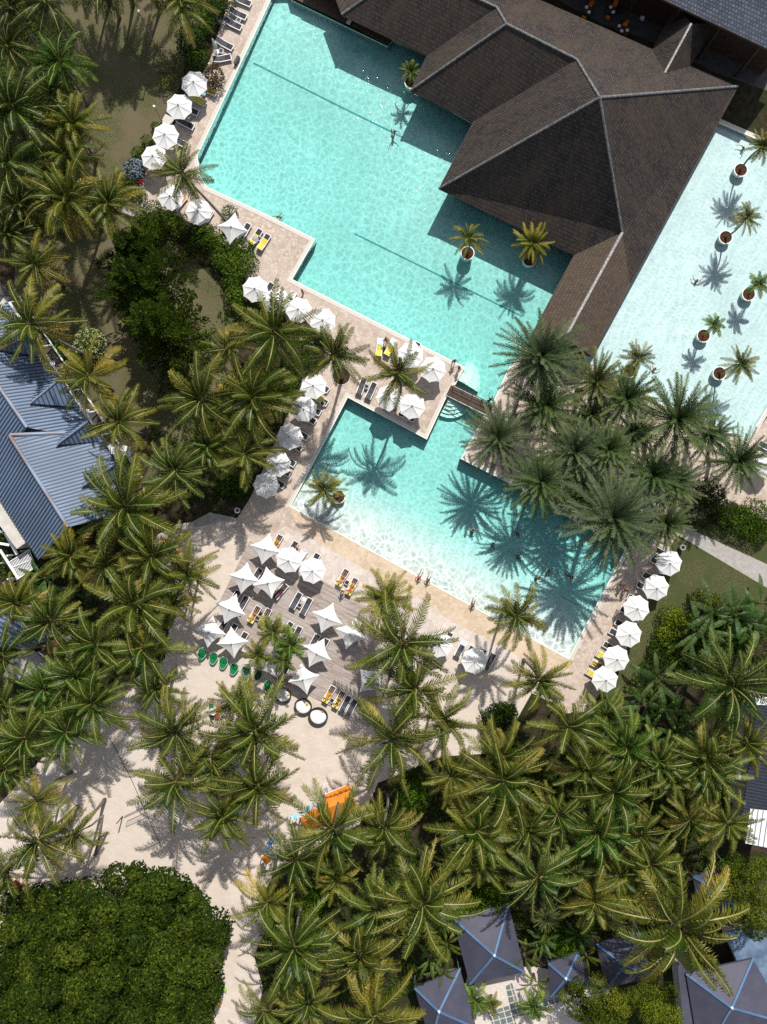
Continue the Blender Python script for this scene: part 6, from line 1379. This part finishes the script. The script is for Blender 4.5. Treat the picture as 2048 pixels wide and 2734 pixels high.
# sand chairs at the lower left
for tl, x, y, m_, lab, hd in [('J', 1405, 1442, 'lime', 'lime green deck chair at the edge of the broad tree', .3), ('J', 1372, 1532, 'amber', 'amber deck chair below the lime green one', -.4), ('J', 112, 782, 'red', 'red chair in the shade on the left edge', .8)]:
    p = W(P(tl, x, y), .5); t = thing('deck_chair', lab, 'chair', (p.x, p.y, 0), hd)
    mb = MB(); mb.box((0, 0, .36), (.68, .70, .05), Matrix.Rotation(.12, 3, 'X')); mb.build('seat', m_, t); mb = MB(); mb.box((0, .50, .66), (.68, .70, .05), Matrix.Rotation(.95, 3, 'X')); mb.build('backrest', m_, t)
    for sx in (-.34, .34):
        mb = MB(); mb.bar((sx, -.30, 0), (sx, -.30, .34), .06, .06, 0, Vector((1, 0, 0))); mb.build('leg', m_, t); mb = MB(); mb.bar((sx, .36, 0), (sx, .36, .34), .06, .06, 0, Vector((1, 0, 0))); mb.build('leg', m_, t)
        mb = MB(); mb.bar((sx, -.36, .58), (sx, .40, .58), .12, .03); mb.build('armrest', m_, t)

# ---------------------------------------------------------------- small things outdoors
def lamp(tl, base, top, h, label):
    b = W(P(tl, *base)); t = thing('lamp_post', label, 'lamp post', b); mb = MB(); mb.tube([(0, 0, 0), (0, 0, h)], [.07, .045], 8); mb.build('pole', 'steel', t)
    mb = MB(); mb.lathe([(.05, -.02), (.13, .02), (.14, .08), (.08, .14), (0, .16)], 12, (0, 0, h)); mb.build('lamp_head', 'white_paint', t)
lamp('A', (990, 305), (905, 180), 7.0, 'tall lamp post with white head on the shaded lawn'); lamp('A', (1026, 765), (985, 705), 3.4, 'short lamp post on the lawn edge beside the third parasol')
for tl, x, y, lab in [('f', 1245, 55, 'round grey bin at the corner of the path and lawn'), ('D', 1500, 1617, 'round grey bin in the lower corner of the planting bed'), ('A', 880, 1205, 'round bin under the shrubs below the blue flowering bush'), ('g', 20, 230, 'round bin beside the hedge at the top')]:
    p = W(P(tl, x, y), .8); t = thing('litter_bin', lab, 'bin', (p.x, p.y, 0), group='round litter bins'); mb = MB(); mb.lathe([(.26, 0), (.30, .85), (.33, .88), (.33, .92), (.20, .92), (.19, .80)], 18); mb.build('drum', 'steel', t); mb = MB(); mb.disc(.2, .78, 18); mb.build('opening', 'black', t)
b = W(P('g', 245, 752), .5); t = thing('planter_box', 'dark oblong box on the paving by the pool above the dark bush', 'box', (b.x, b.y, 0), R_(62)); mb = MB(); mb.box((0, 0, .25), (.9, .3, .5)); mb.build('box', 'black', t); mb = MB(); mb.box((0, 0, .51), (.94, .34, .03)); mb.build('lid', 'sling', t)
b = W(P('A', 1060, 760), .1); t = thing('stone_slab', 'pale stone slab on the lawn edge between parasols', 'slab', (b.x, b.y, 0), R_(-25)); mb = MB(); mb.prism([(-.6, -.5), (.55, -.55), (.6, .5), (-.55, .55)], -.02, .1); mb.build('slab', 'coping', t)
# tree pit of the palm on the paving
b = W(P('E', 548, 768)); t = thing('tree_pit', 'round red brown tree pit in the paving', 'tree pit', b); mb = MB(); mb.disc(.95, .012, 26); mb.build('soil', 'mulch', t); mb = MB(); mb.lathe([(.95, 0), (.95, .05), (1.05, .05), (1.05, 0)], 26); mb.build('kerb', 'coping', t)
# footbridge
a1, a2, b1, b2 = W((1204, 1045)), W((1304, 1094)), 0, 0; fb = thing('footbridge', 'dark timber footbridge over the channel between the two pools', 'bridge', a1.lerp(a2, .5)); fo = Vector(fb.location)
d = (a2 - a1).normalized(); sd = Vector((-d.y, d.x, 0)); Lb = (a2 - a1).length; mb = MB()
for k in range(34):
    c = d * ((k + .5) / 34 - .5) * (Lb + .6); mb.bar(c - sd * .62 + Vector((0, 0, .16)), c + sd * .62 + Vector((0, 0, .16)), .150, .05)
mb.build('deck', 'dark_wood', fb)
for s_ in (-1, 1):
    mb = MB(); mb.bar(d * -(Lb / 2 + .3) + sd * .64 * s_ + Vector((0, 0, .08)), d * (Lb / 2 + .3) + sd * .64 * s_ + Vector((0, 0, .08)), .10, .2); mb.build('beam', 'coping', fb)
    mb = MB(); mb.bar(d * -(Lb / 2) + sd * .62 * s_ + Vector((0, 0, 1.0)), d * (Lb / 2) + sd * .62 * s_ + Vector((0, 0, 1.0)), .06, .06); mb.bar(d * -(Lb / 2) + sd * .62 * s_ + Vector((0, 0, .6)), d * (Lb / 2) + sd * .62 * s_ + Vector((0, 0, .6)), .03, .03)
    for k in range(5): c = d * (k / 4 - .5) * Lb + sd * .62 * s_; mb.bar(c + Vector((0, 0, .18)), c + Vector((0, 0, 1.0)), .05, .05, 0, Vector((1, 0, 0)))
    mb.build('handrail', 'dark_wood', fb)
# volleyball court: net, post and lines
vb_ = W(P('J', 775, 345)); t = thing('net_post', 'red and black post of the volleyball net on the sand', 'post', vb_); top = Vector((.05, .05, 2.3)); mb = MB(); mb.tube([(0, 0, 0), top * .5], .07, 8); mb.build('lower_post', 'black', t); mb = MB(); mb.tube([top * .5, top], .07, 8); mb.build('post_pad', 'red', t)
pa, pb = W(P('J', 822, 310), 0), W(P('J', 1090, 190), 0); t = thing('volleyball_net', 'volleyball net casting a thin frame shadow on the sand', 'net', pa); dd = pb - pa; mb = MB()
for z in (1.4, 2.25): mb.bar((0, 0, z), dd + Vector((0, 0, z)), .04, .05)
mb.bar((0, 0, 1.4), (0, 0, 2.25), .04, .04, 0, Vector((1, 0, 0))); mb.build('tape', 'rope', t); mb = MB()
for k in range(1, 40): mb.bar(dd * (k / 40) + Vector((0, 0, 1.42)), dd * (k / 40) + Vector((0, 0, 2.24)), .008, .008, 0, Vector((1, 0, 0)))
for k in range(1, 6): mb.bar(Vector((0, 0, 1.4 + .14 * k)), dd + Vector((0, 0, 1.4 + .14 * k)), .008, .008)
mb.build('mesh', 'rope', t)
t = tag((lambda m_: m_)(MB().build('boundary_rope', 'rope')), 'thin dark boundary rope lying across the sand court', 'rope'); bpy.data.objects.remove(t)
mb = MB(); mb.tube([W(P(*q), .015) for q in (('G', 690, 1440), ('J', 830, 110), ('J', 930, 340), ('J', 1020, 540))], .035, 5); tag(mb.build('boundary_rope', 'rope'), 'thin dark boundary rope lying across the sand court', 'rope')
# forked bare trunk leaning over the sand
b = W(P('J', 600, 590)); t = thing('bare_tree', 'bare forked trunk leaning over the sand at the lower left', 'tree', b); mb = MB(); k1 = W(P('J', 650, 340), 4.2) - b; k2 = W(P('J', 490, 445), 3.2) - b
mb.tube([(0, 0, -.05), W(P('J', 628, 480), 1.9) - b, k1], [.17, .15, .13], 8); mb.tube([k1, W(P('J', 580, 400), 4.0) - b, k2], [.13, .10, .05], 7); mb.tube([W(P('J', 632, 420), 2.6) - b, W(P('J', 570, 470), 2.8) - b], [.08, .04], 6); mb.build('trunk', 'trunk', t, smooth=True)
b = W(P('G', 400, 842)); t = thing('bare_tree', 'pale bare trunk leaning over the red brown roof on the left', 'tree', b); mb = MB(); mb.tube([(0, 0, 0), W(P('G', 300, 862), 3.0) - b, W(P('G', 130, 885), 5.6) - b], [.2, .16, .12], 8); mb.build('trunk', 'trunk', t, smooth=True)
# restaurant tables in the shade of the hall
def R6(x, y): return (1560 + x * 488 / 1657, y * 488 / 1657)
cush = 0
for x, y, n, oc, lab in [(30, 90, 2, True, 'at the top edge beside the pavilion eave'), (250, 90, 2, True, 'in the middle of the shaded terrace'), (368, 15, 1, False, 'at the top edge in the middle of the terrace'), (565, 92, 0, False, 'with white chairs on the shaded terrace'), (345, 270, 3, True, 'long and close to the pavilion eave'), (1215, 315, 3, False, 'under the grey hall eave, upper one'), (1400, 430, 3, False, 'under the grey hall eave, lower one')]:
    b = W(R6(x, y), .7); t = thing('dining_table', 'dark dining table ' + lab, 'table', (b.x, b.y, 0), R_(-28), group='dining tables on the shaded terrace'); w_ = 1.6 if n == 3 else 1.0
    mb = MB(); mb.box((0, 0, .73), (w_, .9, .05)); mb.build('top', 'red_wood' if x > 1000 else 'dark_wood', t)
    for sx in (-.42 * w_, .42 * w_):
        for sy in (-.36, .36): mb = MB(); mb.bar((sx, sy, 0), (sx, sy, .70), .06, .06, 0, Vector((1, 0, 0))); mb.build('leg', 'dark_wood', t)
    rot = Matrix.Rotation(R_(-28), 3, 'Z')
    for k in range(n):
        q = b + rot @ Vector(((k - (n - 1) / 2) * .5, .18 * (-1) ** k, 0)); m_ = MB(); m_.lathe([(0, .765), (.12, .762), (.19, .79), (.19, .775), (.1, .757), (0, .757)], 16); o = m_.build('plate', 'white_paint'); o.location = (q.x, q.y, 0)
        tag(o, ords[k] + ' plate on the dining table ' + lab, 'plate')
    for k in range(2):
        q = b + rot @ Vector((0, (.85, -.85)[k], 0)); ch = thing('dining_chair', ('upper ', 'lower ')[k] + ('orange' if oc else 'white' if n == 0 else 'dark') + ' chair at the table ' + lab, 'chair', (q.x, q.y, 0), R_(-28) + math.pi * k, group='chairs on the shaded terrace'); cm = 'orange' if oc else ('white_paint' if n == 0 else 'dark_wood')
        mb = MB(); mb.box((0, 0, .44), (.48, .48, .07)); mb.build('seat', cm, ch); mb = MB(); mb.box((0, .24, .72), (.48, .05, .48)); mb.build('backrest', cm, ch)
        for sx in (-.2, .2):
            for sy in (-.2, .2): mb = MB(); mb.bar((sx, sy, 0), (sx, sy, .41), .04, .04, 0, Vector((1, 0, 0))); mb.build('leg', 'dark_wood', ch)

# ---------------------------------------------------------------- people
def body(name, J_, bones, hands):
    """one continuous skinned surface grown on a skeleton of joints"""
    bm = bmesh.new(); ly = bm.verts.layers.skin.verify(); V_ = {}
    for k, (p, r) in J_.items():
        v = bm.verts.new(p); v[ly].radius = (r, r); v[ly].use_root = (k == 'pelvis'); V_[k] = v
    for a, b in bones: bm.edges.new((V_[a], V_[b]))
    for w_, el, sgn in hands:         # palm, five fingers of unequal length
        pw, pe = Vector(J_[w_][0]), Vector(J_[el][0]); d = (pw - pe).normalized(); s_ = d.cross(Vector((0, 0, 1)))
        s_ = Vector((1, 0, 0)) if s_.length < .1 else s_.normalized(); s_ *= sgn; dn = Vector((0, 0, -1)) if abs(d.z) < .8 else Vector((0, -1, 0))
        pm = bm.verts.new(pw + d * .07); pm[ly].radius = (.036, .018); bm.edges.new((V_[w_], pm))
        for i, ln in enumerate((.075, .085, .08, .062)):
            k0 = pw + d * .10 + s_ * (i - 1.5) * .021; prev = pm
            for q, rr in ((k0, .010), (k0 + d * ln * .55 + dn * .012, .009), (k0 + d * ln + dn * .035, .008)):
                v = bm.verts.new(q); v[ly].radius = (rr, rr); bm.edges.new((prev, v)); prev = v
        prev = pm
        for q, rr in ((pw + d * .05 - s_ * .045, .012), (pw + d * .085 - s_ * .068, .010)):
            v = bm.verts.new(q); v[ly].radius = (rr, rr); bm.edges.new((prev, v)); prev = v
    me = bpy.data.meshes.new(name); bm.to_mesh(me); bm.free(); ob = bpy.data.objects.new(name, me); COL.objects.link(ob)
    ob.modifiers.new('skin', 'SKIN').use_smooth_shade = True; sb = ob.modifiers.new('sub', 'SUBSURF'); sb.levels = 1; sb.render_levels = 1
    dg = bpy.context.evaluated_depsgraph_get(); r = bpy.data.meshes.new_from_object(ob.evaluated_get(dg)); bpy.data.objects.remove(ob); r.name = name; return r
BONES = [('pelvis', 'waist'), ('waist', 'chest'), ('chest', 'neck'), ('neck', 'head'), ('head', 'crown'), ('head', 'nose'), ('chest', 'shl'), ('shl', 'ell'), ('ell', 'wrl'), ('chest', 'shr'), ('shr', 'elr'), ('elr', 'wrr'),
         ('pelvis', 'hil'), ('hil', 'knl'), ('knl', 'anl'), ('anl', 'tol'), ('pelvis', 'hir'), ('hir', 'knr'), ('knr', 'anr'), ('anr', 'tor')]
RAD = dict(pelvis=.13, waist=.115, chest=.135, neck=.055, head=.088, crown=.075, nose=.022, sh=.062, el=.042, wr=.028, hi=.085, kn=.056, an=.038, to=.032)
def pose(**k):
    return {n: (Vector(p), RAD.get(n, RAD.get(n[:2]))) for n, p in k.items()}
PO = {}
PO['stand'] = pose(pelvis=(0, 0, .95), waist=(0, 0, 1.12), chest=(0, 0, 1.33), neck=(0, -.01, 1.50), head=(0, -.02, 1.62), crown=(0, -.01, 1.70), nose=(0, -.115, 1.61), shl=(.19, 0, 1.42), ell=(.28, .03, 1.14), wrl=(.30, -.10, .92), shr=(-.19, 0, 1.42), elr=(-.28, .03, 1.14), wrr=(-.26, -.16, .95),
                   hil=(.10, 0, .88), knl=(.12, -.06, .49), anl=(.12, .04, .09), tol=(.13, -.12, .04), hir=(-.10, 0, .88), knr=(-.12, .05, .49), anr=(-.12, .20, .10), tor=(-.13, .06, .04))
PO['sit'] = pose(pelvis=(0, 0, .13), waist=(0, .05, .30), chest=(0, .06, .51), neck=(0, .04, .68), head=(0, 0, .80), crown=(0, .01, .88), nose=(0, -.1, .79), shl=(.19, .06, .60), ell=(.30, .16, .34), wrl=(.30, .22, .08), shr=(-.19, .06, .60), elr=(-.30, .16, .34), wrr=(-.30, .22, .08),
                 hil=(.10, -.05, .12), knl=(.15, -.46, .20), anl=(.16, -.86, .06), tol=(.17, -.94, .16), hir=(-.10, -.05, .12), knr=(-.13, -.40, .34), anr=(-.13, -.62, .05), tor=(-.13, -.78, .04))
PO['lie'] = pose(pelvis=(.10, 0, .50), waist=(.28, 0, .53), chest=(.50, 0, .62), neck=(.66, 0, .71), head=(.79, 0, .78), crown=(.87, 0, .80), nose=(.78, 0, .885), shl=(.57, .19, .65), ell=(.34, .30, .52), wrl=(.12, .30, .46), shr=(.57, -.19, .65), elr=(.62, -.42, .60), wrr=(.74, -.30, .66),
                 hil=(.02, .10, .49), knl=(-.40, .13, .50), anl=(-.82, .12, .44), tol=(-.88, .14, .56), hir=(.02, -.10, .49), knr=(-.38, -.12, .58), anr=(-.78, -.10, .44), tor=(-.84, -.12, .56))
PO['swim'] = pose(pelvis=(0, .22, -.62), waist=(0, .16, -.46), chest=(0, .06, -.22), neck=(0, -.02, -.06), head=(0, -.06, .06), crown=(0, -.06, .14), nose=(0, -.16, .05), shl=(.19, .02, -.12), ell=(.42, -.14, -.08), wrl=(.52, -.38, -.08), shr=(-.19, .02, -.12), elr=(-.42, -.14, -.08), wrr=(-.54, -.36, -.08),
                  hil=(.10, .25, -.68), knl=(.13, .40, -1.02), anl=(.13, .72, -1.10), tol=(.13, .84, -1.14), hir=(-.10, .25, -.68), knr=(-.13, .46, -.98), anr=(-.13, .80, -1.0), tor=(-.13, .92, -1.04))
HB = [('wrl', 'ell', 1), ('wrr', 'elr', -1)]
BODY = {k: body('person', v, BONES, HB) for k, v in PO.items()}
def blob(mb, c, a, b, r0, r1, seg=10):      # a snug tube of clothing between two points
    mb.tube([a, a.lerp(b, .5), b], [r0, max(r0, r1) * 1.03, r1], seg)
def person(pz, tl, x, y, face, label, cloth='black', skin=0, top=False, z=0.0, at=None):
    ps = PO[pz]; h = {'stand': 1.0, 'sit': .4, 'lie': .5, 'swim': 0}[pz]
    p = at.copy() if at is not None else W(P(tl, x, y), h + z); rz = face if at is not None else math.atan2(-face[1], face[0]) + math.pi / 2
    me = BODY[pz]; key = ('person', pz, skin)
    if key not in CLO: m2 = me.copy(); m2.materials.clear(); m2.materials.append(M['skin%d' % skin]); CLO[key] = m2
    t = link('person', CLO[key], None, (p.x, p.y, z), rz); tag(t, label, 'person')
    J3 = {k: v[0] for k, v in ps.items()}; mb = MB(); blob(mb, None, J3['waist'].lerp(J3['pelvis'], .55), J3['pelvis'] + (J3['pelvis'] - J3['waist']) * .35, .14, .145)
    for s_ in 'lr': blob(mb, None, J3['hi' + s_], J3['hi' + s_].lerp(J3['kn' + s_], .32), .10, .088, 8)
    mb.build('swimwear', cloth, t, smooth=True)
    if top: mb = MB(); blob(mb, None, J3['chest'].lerp(J3['waist'], .6 if top == 1 else .95), J3['chest'].lerp(J3['neck'], .25), .145, .15); mb.build('top', cloth if top == 1 else top if isinstance(top, str) else cloth, t, smooth=True)
    mb = MB(); c = J3['head'].lerp(J3['crown'], .75); back = (J3['head'] - J3['nose']).normalized() * .028; ax = (J3['crown'] - J3['head']).normalized()
    n = 10
    for k in range(5):
        pass
    prof = [(0.001, .075), (.055, .06), (.088, .02), (.098, -.03), (.090, -.075)]; x_ = ax.cross(Vector((.3, .7, .2))).normalized(); y_ = ax.cross(x_); vs = []
    for r, zz in prof:
        for j in range(n): a = 2 * math.pi * j / n; vs.append(c + back + x_ * r * math.cos(a) + y_ * r * math.sin(a) + ax * zz)
    mb.add(vs, [(i * n + j, i * n + (j + 1) % n, (i + 1) * n + (j + 1) % n, (i + 1) * n + j) for i in range(4) for j in range(n)]); mb.build('hair', 'hair', t, smooth=True)
    return t
CLO = {}
SW = -.12
for tl, x, y, f, lab, c, s in [('B', 885, 830, (.3, .9), 'swimmer standing at the dark line in the upper pool', 'black', 1), ('B', 145, 1370, (-.5, .8), 'person climbing out at the edge of the upper pool', 'black', 1), ('E', 1493, 910, (.5, -.6), 'swimmer in the channel corner beside the footbridge', 'black', 1), ('F', 1215, 163, (.2, -.9), 'swimmer beside a palm shadow in the right pool', 'black', 1),
                              ('F', 950, 720, (.4, -.7), 'swimmer near the lowest left potted palm of the right pool', 'red', 0), ('C', 1510, 932, (-.7, .4), 'swimmer in the shade at the top of the right pool', 'black', 1), ('H', 1380, 130, (.2, -.9), 'swimmer furthest left in the lower pool', 'black', 0), ('H', 1505, 215, (-.2, -.9), 'swimmer with spread arms at the shade edge of the lower pool', 'black', 0),
                              ('I', 75, 150, (-.7, -.6), 'uppermost swimmer in the palm shade of the lower pool', 'black', 1), ('I', 85, 290, (-.3, -.9), 'swimmer left of the pair in the lower pool', 'black', 1), ('I', 280, 382, (0, -1), 'dark swimmer with raised arms in the lower pool', 'black', 1), ('I', 215, 432, (.7, -.7), 'swimmer with outstretched arm below the dark swimmer', 'purple', 0), ('I', 425, 432, (.6, .6), 'swimmer nearest the right edge of the lower pool', 'red', 1)]:
    person('swim', tl, x, y, f, lab, c, s, z=SW + .12)
for tl, x, y, f, lab, c, s, tp in [('E', 303, 235, (.6, -.5), 'bather walking on the paving beside the row of four parasols', 'red', 0, False), ('c', 1182, 130, (.3, .9), 'person standing between the two yellow loungers', 'red', 0, False), ('E', 1262, 672, (.2, .9), 'tanned person standing at the upper pool corner', 'black', 1, False), ('E', 1292, 716, (-.7, .5), 'tanned person beside the standing one at the pool corner', 'red', 1, False),
                                  ('f', 478, 535, (.4, .8), 'tanned man walking right of the lower pool', 'black', 1, False), ('f', 528, 595, (.7, -.5), 'person in dark clothes beside the walking man', 'black', 1, True), ('f', 438, 875, (-.6, .5), 'person in white clothes near the third parasol right of the lower pool', 'white_cloth', 0, True), ('d', 1392, 300, (.6, -.4), 'person standing behind the left octagonal parasol', 'orange', 0, True),
                                  ('H', 556, 512, (-.2, .9), 'person in white standing at the foot of the deck corner pair', 'white_cloth', 0, True)]:
    on(person('stand', tl, x, y, f, lab, c, s, tp))
for tl, x, y, f, lab, c, s, tp in [('H', 1038, 432, (.45, -.85), 'left one of the couple sitting at the water edge', 'red', 0, False), ('H', 1095, 450, (.35, -.85), 'right one of the couple sitting at the water edge', 'black', 0, True), ('H', 1378, 607, (.3, -.9), 'lone person sitting at the water edge', 'black', 0, True), ('c', 1172, 235, (.5, .5), 'woman in black sitting between the yellow loungers', 'black', 0, True)]:
    person('sit', tl, x, y, f, lab, c, s, tp)
def by(sub): return [v for k, v in LAB.items() if sub in k][0]
for sub, lab, c, s, tp in [('left one of the sunbathing pair above', 'left sunbather in pink on a yellow towel above the bushy palms', 'purple', 0, False), ('right one of the sunbathing pair above', 'right sunbather on a yellow towel above the bushy palms', 'grey_cloth', 0, False), ('woman in purple', 'woman in purple lying beside the touching parasols', 'purple', 1, True), ('beside the parasol at the deck tip', 'sunbather on the yellow towel at the deck tip', 'red', 0, False),
                           ('left one of the sunbathing pair at the lower', 'left sunbather on a yellow towel at the lower deck edge', 'orange', 0, False), ('right one of the sunbathing pair at the lower', 'right sunbather in black on a yellow towel at the lower deck edge', 'black', 0, True), ('left one of the pair at the deck corner', 'left sunbather at the deck corner by the beach', 'purple', 0, False), ('right one of the pair at the deck corner', 'right sunbather in red at the deck corner by the beach', 'red', 0, True),
                           ('eleventh from the path', 'person in black lying on the eleventh lounger right of the lower pool', 'black', 1, True), ('yellow towel below the dark purple bush', 'person in yellow on the lounger below the dark purple bush', 'yellow', 1, True)]:
    o = by(sub); person('lie', '', 0, 0, o.rotation_euler[2], lab, c, s, tp, z=o.location.z, at=Vector(o.location))
t = person('sit', 'e', 1540, 1112, (.6, .5), 'person in red sitting under the palm at the lower right of the deck', 'red', 0, True, z=.06)
